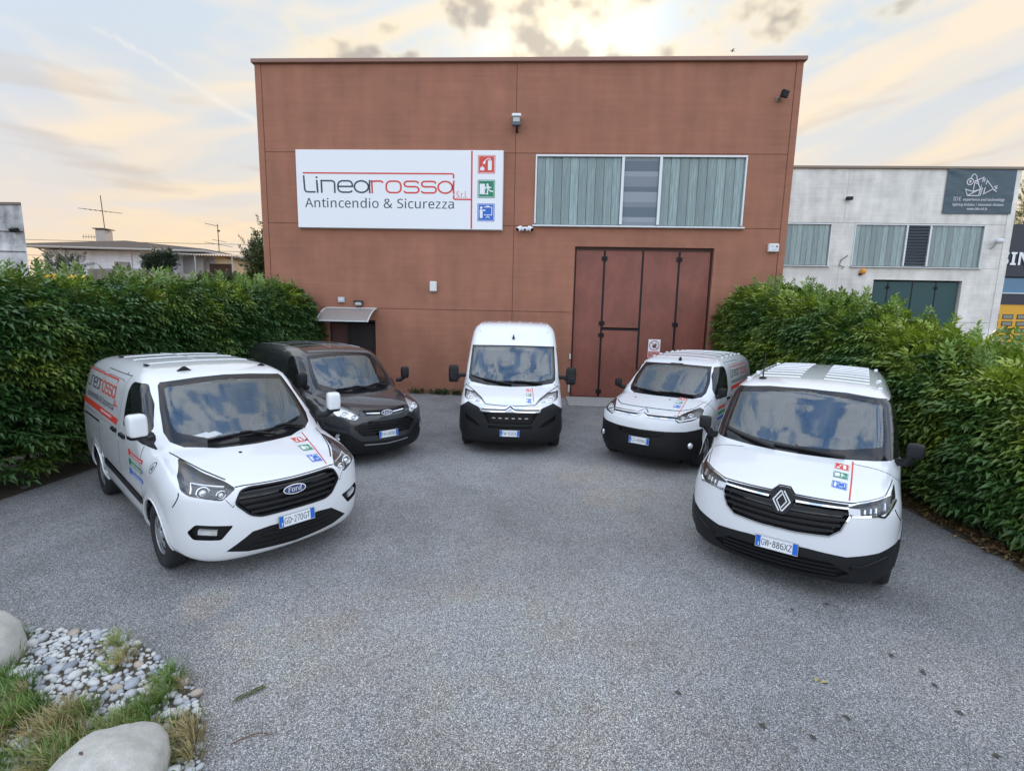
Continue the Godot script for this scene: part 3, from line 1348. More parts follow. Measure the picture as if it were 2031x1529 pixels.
func oval_badge(v: Node3D, sk: VanSkin, y: float, w: float) -> void:
	var h := sk.body.hit(0, Vector2(0, y))
	var t := Transform3D(Basis(Vector3.RIGHT, -0.25), h[0] + Vector3(0, 0, 0.012))
	var m := MB.new()
	m.x = t
	m.prism(PackedVector2Array(arc(Vector2.ZERO, w, w * 0.42, 0, 345, 24)), -0.02, 0.010)
	var o := part("oval_badge", m, M.chrome, v)
	m = MB.new()
	m.x = t
	m.prism(PackedVector2Array(arc(Vector2.ZERO, w * 0.94, w * 0.37, 0, 345, 24)), 0.0, 0.013)
	part("badge_field", m, M.badge_blue, o)
	m = MB.new()
	m.x = t
	var k := text("Ford", w * 0.42, Vector2(-w * 0.62, -w * 0.19), true, w * 1.24, "Droid Serif")
	for i in k.size():
		k[i].x += k[i].y * 0.25
	m.tris(k, 0.0145)
	part("badge_lettering", m, M.silver, o)


func custom_body() -> Body:
	return Body.new(0.993, [Vector2(-0.25, 0.20), Vector2(-0.08, 0.235), Vector2(-0.02, 0.36), Vector2(0, 0.55), Vector2(-0.01, 0.72), Vector2(-0.03, 0.86), Vector2(-0.06, 0.94), Vector2(-0.16, 1.0), Vector2(-0.40, 1.075), Vector2(-0.70, 1.14), Vector2(-0.94, 1.18), Vector2(-1.02, 1.20), Vector2(-1.30, 1.44), Vector2(-1.60, 1.69), Vector2(-1.80, 1.84), Vector2(-1.96, 1.90), Vector2(-2.3, 1.945), Vector2(-3.2, 1.975), Vector2(-4.3, 1.955), Vector2(-4.78, 1.91), Vector2(-4.90, 1.82), Vector2(-4.94, 1.6), Vector2(-4.97, 1.0), Vector2(-4.97, 0.5), Vector2(-4.90, 0.28), Vector2(-4.6, 0.22), Vector2(-2.5, 0.20)],
		[[0.15, 0.90], [0.3, 0.965], [0.5, 0.99], [0.8, 1.0], [1.1, 0.995], [1.2, 0.985], [1.5, 0.935], [1.9, 0.84], [2.1, 0.79]], 0.36, 0.05, 0.26, [-1.0, -3.93])


func custom_base(pt: Material) -> Dictionary:
	return {"glass": across(rounded([Vector2(0, 1.225), Vector2(0.4, 1.24), Vector2(0.68, 1.33), Vector2(0.695, 1.45), Vector2(0.645, 1.765), Vector2(0, 1.815)], 0.03)), "frit": across([Vector2(0, 1.165), Vector2(0.40, 1.17), Vector2(0.66, 1.195), Vector2(0.755, 1.25), Vector2(0.78, 1.34), Vector2(0.745, 1.56), Vector2(0.69, 1.785), Vector2(0.66, 1.815), Vector2(0.3, 1.845), Vector2(0, 1.855)]),
		"window": [Vector2(-2.22, 1.80), Vector2(-2.22, 1.30), Vector2(-1.46, 1.25), Vector2(-1.40, 1.36), Vector2(-1.62, 1.60), Vector2(-1.88, 1.80)], "quarter": [Vector2(-1.44, 1.36), Vector2(-1.44, 1.235), Vector2(-1.00, 1.13), Vector2(-1.22, 1.27)],
		"seam": [Vector2(-1.43, 0.45), Vector2(-1.41, 0.90), Vector2(-1.38, 1.20)], "door": -2.42, "top": 1.84, "ky": 0.75, "back": -4.97, "ws": -1.0, "belt": 1.19, "roof": 1.90, "handles": [-2.18, -2.62], "hy": 1.185, "paint": pt, "rim": M.steel_rim, "holes": 8}


# white van at the left front
func van_large_grille(at: Vector3, yaw: float) -> void:
	var v := thing("panel_van", "white panel van with a wide black barred grille, plate GD 270GT, nearest on the left", "van", at, yaw, "parked panel vans")
	var b := custom_body()
	var sk := VanSkin.new()
	sk.body = b
	var hl := rounded([Vector2(0.765, 1.145), Vector2(0.86, 1.04), Vector2(0.885, 0.95), Vector2(0.85, 0.915), Vector2(0.63, 0.852), Vector2(0.505, 0.95), Vector2(0.56, 1.005), Vector2(0.67, 1.06)], 0.02)
	var gr := rounded(across([Vector2(0, 0.935), Vector2(0.40, 0.943), Vector2(0.475, 0.925), Vector2(0.53, 0.81), Vector2(0.415, 0.68), Vector2(0.33, 0.65), Vector2(0, 0.65)]), 0.03)
	var fog := rounded([Vector2(0.885, 0.57), Vector2(0.83, 0.645), Vector2(0.56, 0.605), Vector2(0.66, 0.475), Vector2(0.85, 0.495)], 0.02)
	var low := across([Vector2(0, 0.53), Vector2(0.26, 0.53), Vector2(0.41, 0.51), Vector2(0.625, 0.345), Vector2(0.45, 0.30), Vector2(0, 0.27)])
	sk.cut(0, hl, "headlight")
	sk.cut(0, gr, "grille")
	sk.cut(0, fog, "fog_recess")
	sk.cut(0, low, "lower_grille")
	# bonnet joint, bumper joint
	sk.joint(0, [Vector2(0.505, 0.958), Vector2(0.44, 0.962), Vector2(-0.02, 0.955)], 0.008)
	sk.joint(0, [Vector2(0.79, 1.165), Vector2(0.66, 1.075), Vector2(0.55, 1.015)], 0.010)
	sk.joint(0, [Vector2(0.60, 0.86), Vector2(0.55, 0.78), Vector2(0.54, 0.80)], 0.005)
	sk.joint(0, [Vector2(0.90, 0.93), Vector2(0.95, 0.80)], 0.006, false, "gap", -0.2, Vector2(-0.7, 1))
	sk.cut(1, [Vector2(-3.38, 0.60), Vector2(-3.34, 0.69), Vector2(-1.44, 0.64), Vector2(-1.44, 0.555)], "rub_strip", 0.3)
	var d := custom_base(M.white)
	d.paper = true
	common(v, sk, d)
	for s in [1, -1]:
		lamp(v, sk, hl, s, [[0.76, 0.955, 0.052], [0.635, 0.915, 0.040]], M.lamp_back, 0.05, [[Vector2(0.845, 0.94), Vector2(0.80, 1.02), Vector2(0.58, 0.985)]])
		var o := part("fog_lamp_recess", sk.take("fog_recess", s, -0.035), M.black, v)
		var m := MB.new()
		sk.wall(m, 0, fog, 0.035, s)
		part("recess_edge", m, M.black, o)
		m = MB.new()
		sk.strip(m, 0, [Vector2(0.82, 0.565), Vector2(0.69, 0.545)], 0.055, -0.034, -0.008, s)
		part("fog_lamp", m, M.lamp_glow, o)
		part("rub_strip", sk.take("rub_strip", s, 0.012), M.black_soft, v)
		mirror(v, Vector3(1.045, 1.49, -1.10), Vector3(0.082, 0.12, 0.07), M.white, s, Vector3(0.90, 1.30, -1.24))
	var g := part("grille", sk.take("grille", 0, -0.055), M.gloss_black, v)
	var e := MB.new()
	sk.wall(e, 0, gr, 0.055)
	part("grille_edge", e, M.black, g)
	e = MB.new()
	sk.strip(e, 0, gr, 0.022, -0.01, 0.008, 1.0, true)
	part("grille_frame", e, M.black, g)
	for y in [0.70, 0.76, 0.82, 0.88]:
		var m := MB.new()
		var w: float = 0.41 + (y - 0.70) * 0.75 if y < 0.84 else 0.49
		sk.strip(m, 0, [Vector2(-w, y), Vector2(w, y)], 0.030, -0.05, -0.008)
		part("grille_bar", m, M.black_soft, g)
	g = part("lower_grille", sk.take("lower_grille", 0, -0.004), M.black, v)
	for y in [0.35, 0.40, 0.45]:
		var m := MB.new()
		var w: float = 0.42 - (y - 0.35) * 1.0
		sk.strip(m, 0, [Vector2(-w, y), Vector2(w, y)], 0.016, -0.004, 0.010)
		part("grille_bar", m, M.black_soft, g)
	oval_badge(v, sk, 0.845, 0.115)
	plate(v, "GD270GT", 0.545, 0.016)
	wiper(v, sk, [Vector2(-0.44, 1.225), Vector2(-0.10, 1.245), Vector2(0.20, 1.235)], [Vector2(0.22, 1.18), Vector2(-0.02, 1.243), Vector2(-0.12, 1.245)])
	wiper(v, sk, [Vector2(-0.05, 1.215), Vector2(0.40, 1.26), Vector2(0.62, 1.31)], [Vector2(0.62, 1.20), Vector2(0.38, 1.26), Vector2(0.28, 1.25)])
	bonnet_marks(v, sk, [Vector2(0.345, -0.70), Vector2(0.325, -0.47), Vector2(0.30, -0.22)], 0.125, 0.15, [Vector2(0.55, -0.97), Vector2(0.50, -0.70), Vector2(0.455, -0.40), Vector2(0.425, -0.11)])
	for p in [Vector2(-0.25, -0.71), Vector2(0.49, -0.74)]:
		var h := b.hit(2, p)
		var m := MB.new()
		m.blob(h[0], Vector3(0.018, 0.012, 0.018), 1.0, 6)
		part("washer_jet", m, M.black, v)
	# roof: cross ribs, mounting points, aerials
	for z in [-2.75, -3.35, -3.95]:
		var m := MB.new()
		sk.strip(m, 2, [Vector2(-0.60, z), Vector2(0.60, z)], 0.06, -0.003, 0.006)
		part("roof_rib", m, M.white, v)
	roof_ribs(v, sk, [0.0], -2.75, -4.6, 0.03, M.white)
	for p in [Vector2(-0.62, -2.58), Vector2(-0.62, -3.95), Vector2(0.62, -2.58), Vector2(0.62, -3.95)]:
		var h := b.hit(2, p)
		var m := MB.new()
		m.box(h[0] + Vector3(0, 0.012, 0), Vector3(0.05, 0.025, 0.10), 0.01)
		part("roof_mount", m, M.black, v)
	for p in [[Vector2(-0.36, -2.05), 0.05, 0.075], [Vector2(0.55, -2.1), 0.03, 0.05]]:
		var h := b.hit(2, p[0])
		var m := MB.new()
		m.x = Transform3D(Basis.IDENTITY, h[0])
		m.prism(PackedVector2Array([Vector2(-p[2], 0), Vector2(p[2], 0), Vector2(p[2] * 0.2, p[1]), Vector2(-p[2] * 0.1, p[1])]), -0.02, 0.02)
		part("roof_aerial", m, M.black, v)
	# lettering on the flank towards the viewer (x < 0)
	drawing(v, sk, 1, wordmark(), Vector2(-4.60, 1.525), Vector2(1.80, 1.75), -1.0, 0.003, "word_mark")
	drawing(v, sk, 1, [["dark", text("Antincendio & Sicurezza", 0.085, Vector2(0, 0), false, 1.76)]], Vector2(-4.56, 1.385), Vector2.ONE, -1.0, 0.003, "side_lettering")
	drawing(v, sk, 1, [["red", text("S.r.l.", 0.055, Vector2(0, 0), false, 0.14)]], Vector2(-2.78, 1.47), Vector2.ONE, -1.0, 0.003, "side_lettering")
	drawing(v, sk, 1, [["red", fill([Vector2(-4.85, 1.265), Vector2(-2.56, 1.245), Vector2(-2.50, 1.325), Vector2(-4.85, 1.345)])], ["white", place(text("www.linearossa.it", 0.036, Vector2.ZERO, true, 0.66), Vector2(-3.50, 1.282))]], Vector2.ZERO, Vector2.ONE, -1.0, 0.003, "side_band")
	var cols := ["red", "green", "blue"]
	for i in 3:
		var y: float = 1.035 - 0.108 * i
		var items := [[cols[i], fill([Vector2(-1.90, y - 0.012), Vector2(-1.81, y - 0.012), Vector2(-1.81, y + 0.06), Vector2(-1.90, y + 0.06)])], [cols[i], fill([Vector2(-1.80, y), Vector2(-1.32, y), Vector2(-1.32, y + 0.040), Vector2(-1.80, y + 0.040)])], ["white", fill([Vector2(-1.78, y + 0.014), Vector2(-1.34, y + 0.014), Vector2(-1.34, y + 0.022), Vector2(-1.78, y + 0.022)])]]
		drawing(v, sk, 1, items, Vector2.ZERO, Vector2.ONE, -1.0, 0.003, "door_sticker")
	drawing(v, sk, 1, [["dark", stroke(arc(Vector2(-1.06, 1.045), 0.050, 0.050, 0, 345, 20), 0.007, true)], ["dark", place(text("4", 0.050, Vector2.ZERO, true), Vector2(-1.078, 1.020))]], Vector2.ZERO, Vector2.ONE, -1.0, 0.003, "number_disc")


# dark grey van behind it
func van_grey(at: Vector3, yaw: float) -> void:
	var v := thing("panel_van", "dark grey panel van with chrome trimmed grille slot, beside the awning door", "van", at, yaw, "parked panel vans")
	var b := custom_body()
	var sk := VanSkin.new()
	sk.body = b
	var hl := rounded([Vector2(0.73, 1.085), Vector2(0.66, 1.08), Vector2(0.55, 1.015), Vector2(0.485, 0.885), Vector2(0.55, 0.835), Vector2(0.80, 0.91), Vector2(0.84, 1.0)], 0.03)
	var slot := rounded(across([Vector2(0, 0.962), Vector2(0.42, 0.978), Vector2(0.375, 0.90), Vector2(0, 0.878)]), 0.015)
	var gr := rounded(across([Vector2(0, 0.785), Vector2(0.44, 0.80), Vector2(0.60, 0.71), Vector2(0.46, 0.555), Vector2(0, 0.53)]), 0.03)
	sk.cut(0, hl, "headlight")
	sk.cut(0, slot, "slot")
	sk.cut(0, gr, "grille")
	sk.cut(0, across([Vector2(0, 0.43), Vector2(0.48, 0.465), Vector2(0.66, 0.61), Vector2(1.1, 0.72), Vector2(1.1, 0.1), Vector2(0, 0.1)]), "lower_bumper", -0.3, Vector2(-0.58, 1))
	sk.joint(0, [Vector2(0.49, 0.90), Vector2(0.44, 0.985), Vector2(-0.02, 0.972)], 0.008)
	sk.joint(0, [Vector2(0.79, 1.165), Vector2(0.66, 1.09), Vector2(0.55, 1.025)], 0.010)
	sk.cut(1, [Vector2(-3.38, 0.60), Vector2(-3.34, 0.69), Vector2(-1.44, 0.64), Vector2(-1.44, 0.555)], "rub_strip", 0.3)
	var d := custom_base(M.grey_paint)
	d.rim = M.silver
	common(v, sk, d)
	for s in [1, -1]:
		lamp(v, sk, hl, s, [[0.70, 0.955, 0.060], [0.575, 0.90, 0.038]], M.lamp_glow, 0.045, [[Vector2(0.53, 0.87), Vector2(0.79, 0.93)]])
		part("rub_strip", sk.take("rub_strip", s, 0.012), M.black_soft, v)
		mirror(v, Vector3(1.035, 1.47, -1.12), Vector3(0.075, 0.11, 0.065), M.black, s, Vector3(0.90, 1.30, -1.24))
		var h := b.hit(0, Vector2(0.80 * s, 0.56))
		var m := MB.new()
		m.x = Transform3D(Basis(Quaternion(Vector3.UP, Vector3(0.2 * s, 0, 1).normalized())), h[0])
		m.lathe([Vector2(0.06, -0.01), Vector2(0.055, 0.012), Vector2(0.04, 0.012), Vector2(0.0, 0.004)], 18)
		part("fog_lamp", m, M.silver, v)
	var g := part("grille_slot", sk.take("slot", 0, -0.02), M.gloss_black, v)
	var e := MB.new()
	sk.wall(e, 0, slot, 0.02)
	part("slot_edge", e, M.black, g)
	for s in [1.0, -1.0]:
		e = MB.new()
		sk.strip(e, 0, [Vector2(0.13, 0.921), Vector2(0.36, 0.938)], 0.020, -0.018, 0.006, s)
		part("chrome_bar", e, M.chrome, g)
	g = part("grille", sk.take("grille", 0, -0.04), M.gloss_black, v)
	e = MB.new()
	sk.wall(e, 0, gr, 0.04)
	part("grille_edge", e, M.black, g)
	for y in [0.60, 0.65, 0.70, 0.745]:
		e = MB.new()
		sk.strip(e, 0, [Vector2(-0.50, y + 0.005), Vector2(0, y - 0.01), Vector2(0.50, y + 0.005)], 0.020, -0.038, -0.006)
		part("grille_bar", e, M.black, g)
	part("lower_bumper", sk.take("lower_bumper", 0, 0.004), M.black, v)
	e = MB.new()
	sk.strip(e, 0, [Vector2(-0.42, 0.40), Vector2(0, 0.375), Vector2(0.42, 0.40)], 0.018, 0.0, 0.014)
	part("bumper_trim", e, M.silver, v)
	oval_badge(v, sk, 0.925, 0.105)
	plate(v, "FH540BK", 0.555, 0.018)
	wiper(v, sk, [Vector2(-0.44, 1.225), Vector2(-0.10, 1.245), Vector2(0.20, 1.235)], [Vector2(0.22, 1.18), Vector2(-0.02, 1.243), Vector2(-0.12, 1.245)])
	wiper(v, sk, [Vector2(-0.05, 1.215), Vector2(0.40, 1.26), Vector2(0.62, 1.31)], [Vector2(0.62, 1.20), Vector2(0.38, 1.26), Vector2(0.28, 1.25)])
	for z in [-2.75, -3.35, -3.95]:
		e = MB.new()
		sk.strip(e, 2, [Vector2(-0.60, z), Vector2(0.60, z)], 0.06, -0.003, 0.006)
		part("roof_rib", e, M.grey_paint, v)
	roof_ribs(v, sk, [0.0, -0.64, 0.64], -2.3, -4.6, 0.025, M.silver)


# white van at the right front
func van_diamond(at: Vector3, yaw: float) -> void:
	var v := thing("panel_van", "white panel van with diamond badge and black bumper, plate GW 886XZ, nearest right", "van", at, yaw, "parked panel vans")
	var b := Body.new(0.957, [Vector2(-0.25, 0.19), Vector2(-0.07, 0.22), Vector2(-0.02, 0.36), Vector2(0, 0.5), Vector2(-0.01, 0.70), Vector2(-0.03, 0.86), Vector2(-0.06, 0.94), Vector2(-0.15, 1.0), Vector2(-0.40, 1.085), Vector2(-0.66, 1.15), Vector2(-0.80, 1.185), Vector2(-0.88, 1.21), Vector2(-1.10, 1.43), Vector2(-1.36, 1.69), Vector2(-1.52, 1.84), Vector2(-1.68, 1.905), Vector2(-2.1, 1.945), Vector2(-3.2, 1.97), Vector2(-4.4, 1.955), Vector2(-4.88, 1.91), Vector2(-5.0, 1.82), Vector2(-5.04, 1.6), Vector2(-5.08, 1.0), Vector2(-5.08, 0.5), Vector2(-5.0, 0.28), Vector2(-4.7, 0.22), Vector2(-2.5, 0.19)],
		[[0.15, 0.92], [0.3, 0.975], [0.5, 0.995], [0.8, 1.0], [1.1, 0.99], [1.25, 0.975], [1.5, 0.935], [1.9, 0.86], [2.1, 0.82]], 0.36, 0.05, 0.24, [-0.93, -4.03])
	var sk := VanSkin.new()
	sk.body = b
	var hl := rounded([Vector2(0.52, 0.955), Vector2(0.56, 0.98), Vector2(0.84, 1.025), Vector2(0.875, 1.085), Vector2(0.888, 1.0), Vector2(0.84, 0.935), Vector2(0.76, 0.895), Vector2(0.555, 0.875)], 0.015)
	var gr := rounded(across([Vector2(0, 0.955), Vector2(0.10, 0.955), Vector2(0.53, 0.945), Vector2(0.545, 0.88), Vector2(0.49, 0.75), Vector2(0.41, 0.685), Vector2(0.15, 0.668), Vector2(0, 0.665)]), 0.02)
	var cap := across([Vector2(0, 1.02), Vector2(0.055, 1.018), Vector2(0.10, 0.982), Vector2(0.53, 0.972), Vector2(0.515, 0.948), Vector2(0.10, 0.957), Vector2(0, 0.957)])
	var low := rounded(across([Vector2(0, 0.435), Vector2(0.44, 0.425), Vector2(0.60, 0.33), Vector2(0.50, 0.275), Vector2(0, 0.245)]), 0.02)
	sk.cut(0, hl, "headlight")
	sk.cut(0, cap, "grille_cap")
	sk.cut(0, gr, "grille")
	sk.cut(0, low, "lower_grille")
	sk.cut(0, across([Vector2(0, 0.525), Vector2(0.25, 0.525), Vector2(0.56, 0.50), Vector2(0.80, 0.555), Vector2(1.1, 0.70), Vector2(1.1, 0.05), Vector2(0, 0.05)]), "lower_bumper", -0.35, Vector2(-0.54, 1))
	sk.joint(0, [Vector2(0.86, 1.10), Vector2(0.80, 1.028), Vector2(0.56, 0.985), Vector2(0.10, 0.990), Vector2(0.05, 1.027), Vector2(-0.02, 1.028)], 0.008)
	sk.joint(0, [Vector2(0.885, 0.93), Vector2(0.95, 0.80)], 0.006, false, "gap", -0.2, Vector2(-0.7, 1))
	common(v, sk, {"glass": across(rounded([Vector2(0, 1.285), Vector2(0.40, 1.30), Vector2(0.775, 1.36), Vector2(0.765, 1.50), Vector2(0.735, 1.76), Vector2(0, 1.845)], 0.03)), "frit": across([Vector2(0, 1.215), Vector2(0.45, 1.22), Vector2(0.855, 1.235), Vector2(0.83, 1.48), Vector2(0.77, 1.815), Vector2(0.4, 1.855), Vector2(0, 1.865)]),
		"window": [Vector2(-2.12, 1.80), Vector2(-2.12, 1.27), Vector2(-1.10, 1.24), Vector2(-1.18, 1.40), Vector2(-1.55, 1.80)], "seam": [Vector2(-1.38, 0.45), Vector2(-1.30, 0.85), Vector2(-0.98, 1.10), Vector2(-0.92, 1.19)], "door": -2.30, "top": 1.84, "ky": 0.75, "back": -5.08, "ws": -0.90, "belt": 1.20, "roof": 1.90, "handles": [-2.06, -2.50], "hy": 1.14, "paint": M.white, "rim": M.steel_rim, "holes": 7, "lip": M.black_soft})
	for s in [1, -1]:
		lamp(v, sk, hl, s, [], M.lamp_dark, 0.045, [[Vector2(0.665, 0.955), Vector2(0.67, 0.915)], [Vector2(0.71, 0.965), Vector2(0.715, 0.92)], [Vector2(0.75, 0.97), Vector2(0.755, 0.925)], [Vector2(0.82, 0.995), Vector2(0.825, 0.945)]])
		var cm := MB.new()
		sk.strip(cm, 0, [Vector2(0.535, 0.93), Vector2(0.63, 0.925)], 0.075, -0.03, -0.014, s)
		part("lamp_reflector", cm, M.silver, v)
		var m := MB.new()
		sk.strip(m, 0, [Vector2(0.56, 0.882), Vector2(0.75, 0.902), Vector2(0.80, 0.89), Vector2(0.885, 0.99)], 0.022, -0.004, 0.012, s)
		sk.strip(m, 0, [Vector2(0.53, 0.965), Vector2(0.60, 0.985), Vector2(0.84, 1.03)], 0.016, -0.004, 0.008, s)
		part("lamp_surround", m, M.chrome, v)
		mirror(v, Vector3(1.025, 1.385, -1.12), Vector3(0.072, 0.070, 0.055), M.black_soft, s, Vector3(0.90, 1.22, -1.22))
		# dark intake corner of the bumper
		m = MB.new()
		sk.strip(m, 0, [Vector2(0.86, 0.50), Vector2(0.68, 0.40), Vector2(0.60, 0.40)], 0.05, 0.0, 0.016, s)
		part("bumper_fin", m, M.black, v)
	part("grille_cap", sk.take("grille_cap", 0, 0.006), M.black_soft, v)
	var g := part("grille", sk.take("grille", 0, -0.05), M.gloss_black, v)
	var e := MB.new()
	sk.wall(e, 0, gr, 0.05)
	part("grille_edge", e, M.black, g)
	for k in 4:
		var y: float = 0.895 - 0.058 * k
		var w: float = [0.53, 0.52, 0.49, 0.44][k]
		var m := MB.new()
		sk.strip(m, 0, [Vector2(-w, y + 0.008), Vector2(0, y - 0.008), Vector2(w, y + 0.008)], 0.030, -0.045, -0.006)
		part("grille_bar", m, M.black_soft, g)
	for s in [1.0, -1.0]:
		e = MB.new()
		sk.strip(e, 0, [Vector2(0.115, 0.942), Vector2(0.33, 0.944), Vector2(0.53, 0.945)], 0.024, -0.01, 0.012, s)
		part("chrome_bar", e, M.chrome, g)
	e = MB.new()
	sk.strip(e, 0, [Vector2(-0.545, 0.885), Vector2(-0.49, 0.745), Vector2(-0.41, 0.680), Vector2(-0.15, 0.660), Vector2(0.15, 0.660), Vector2(0.41, 0.680), Vector2(0.49, 0.745), Vector2(0.545, 0.885)], 0.018, -0.004, 0.012)
	part("chrome_surround", e, M.chrome, g)
	part("lower_bumper", sk.take("lower_bumper", 0, 0.004), M.black_soft, v)
	g = part("lower_grille", sk.take("lower_grille", 0, -0.03), M.black, v)
	e = MB.new()
	sk.wall(e, 0, low, 0.03, 1.0, 0.004)
	part("grille_edge", e, M.black, g)
	for y in [0.295, 0.34, 0.385]:
		e = MB.new()
		sk.strip(e, 0, [Vector2(-0.50, y), Vector2(0.50, y)], 0.018, -0.03, -0.002)
		part("grille_bar", e, M.black_soft, g)
	# badge: a raised hexagon field with a double outlined diamond
	var h := b.hit(0, Vector2(0, 0.925))
	var t := Transform3D(Basis(Vector3.RIGHT, -0.30), h[0] + Vector3(0, 0, 0.004))
	e = MB.new()
	e.x = t
	e.prism(PackedVector2Array([Vector2(-0.055, 0.115), Vector2(-0.105, 0.05), Vector2(-0.075, -0.07), Vector2(-0.035, -0.125), Vector2(0.035, -0.125), Vector2(0.075, -0.07), Vector2(0.105, 0.05), Vector2(0.055, 0.115)]), -0.03, 0.012)
	var o := part("badge_field", e, M.black_soft, v)
	e = MB.new()
	e.x = t
	for q in [[[Vector2(-0.012, 0.10), Vector2(-0.072, 0.0), Vector2(-0.012, -0.10)], 0.012], [[Vector2(0.012, -0.10), Vector2(0.072, 0.0), Vector2(0.012, 0.10)], 0.012], [[Vector2(0.004, 0.075), Vector2(-0.043, 0.0), Vector2(0.012, -0.10)], 0.010], [[Vector2(-0.004, -0.075), Vector2(0.043, 0.0), Vector2(-0.012, 0.10)], 0.010]]:
		var tr := stroke(q[0], q[1])
		e.tris(tr, 0.020)
		for k in range(0, tr.size(), 6):
			e.prism(PackedVector2Array([tr[k], tr[k + 1], tr[k + 2], tr[k + 5]]), 0.010, 0.0195)
	part("diamond_badge", e, M.silver, o)
	plate(v, "GW886XZ", 0.495, 0.018)
	wiper(v, sk, [Vector2(-0.78, 1.335), Vector2(-0.50, 1.27), Vector2(-0.24, 1.235)], [Vector2(-0.20, 1.222), Vector2(-0.45, 1.262), Vector2(-0.60, 1.29)])
	wiper(v, sk, [Vector2(-0.22, 1.255), Vector2(0.15, 1.25), Vector2(0.42, 1.235)], [Vector2(0.45, 1.225), Vector2(0.2, 1.245), Vector2(0.02, 1.252)])
	bonnet_marks(v, sk, [Vector2(0.375, -0.74), Vector2(0.375, -0.56), Vector2(0.375, -0.37)], 0.125, 0.125, [Vector2(0.525, -0.95), Vector2(0.53, -0.6), Vector2(0.53, -0.24)])
	# roof: close ribs in two fields, side rails with feet, whip aerial
	for k in 9:
		for s in [-1.0, 1.0]:
			e = MB.new()
			var z := -2.15 - k * 0.30
			sk.strip(e, 2, [Vector2(s * 0.13, z), Vector2(s * 0.60, z)], 0.12, -0.003, 0.008)
			part("roof_rib", e, M.white, v)
	for s in [-1.0, 1.0]:
		e = MB.new()
		sk.strip(e, 2, [Vector2(s * 0.70, -1.85), Vector2(s * 0.72, -3.0), Vector2(s * 0.72, -4.75)], 0.05, -0.003, 0.012, 1.0, false, 0.3)
		part("roof_rail", e, M.white, v)
		for z in [-1.95, -2.6, -4.6]:
			var q := b.hit(2, Vector2(s * 0.70, z))
			e = MB.new()
			e.box(q[0] + Vector3(0, 0.012, 0), Vector3(0.05, 0.03, 0.12), 0.01)
			part("roof_mount", e, M.white, v)
	var q2 := b.hit(2, Vector2(-0.53, -1.86))
	e = MB.new()
	e.blob(q2[0], Vector3(0.045, 0.025, 0.06), 0.8, 8)
	e.tube([q2[0] + Vector3(0, 0.01, 0), q2[0] + Vector3(0, 0.20, -0.03), q2[0] + Vector3(0, 0.34, -0.06)], 0.009, 6, false, 0.005)
	part("roof_aerial", e, M.black, v)


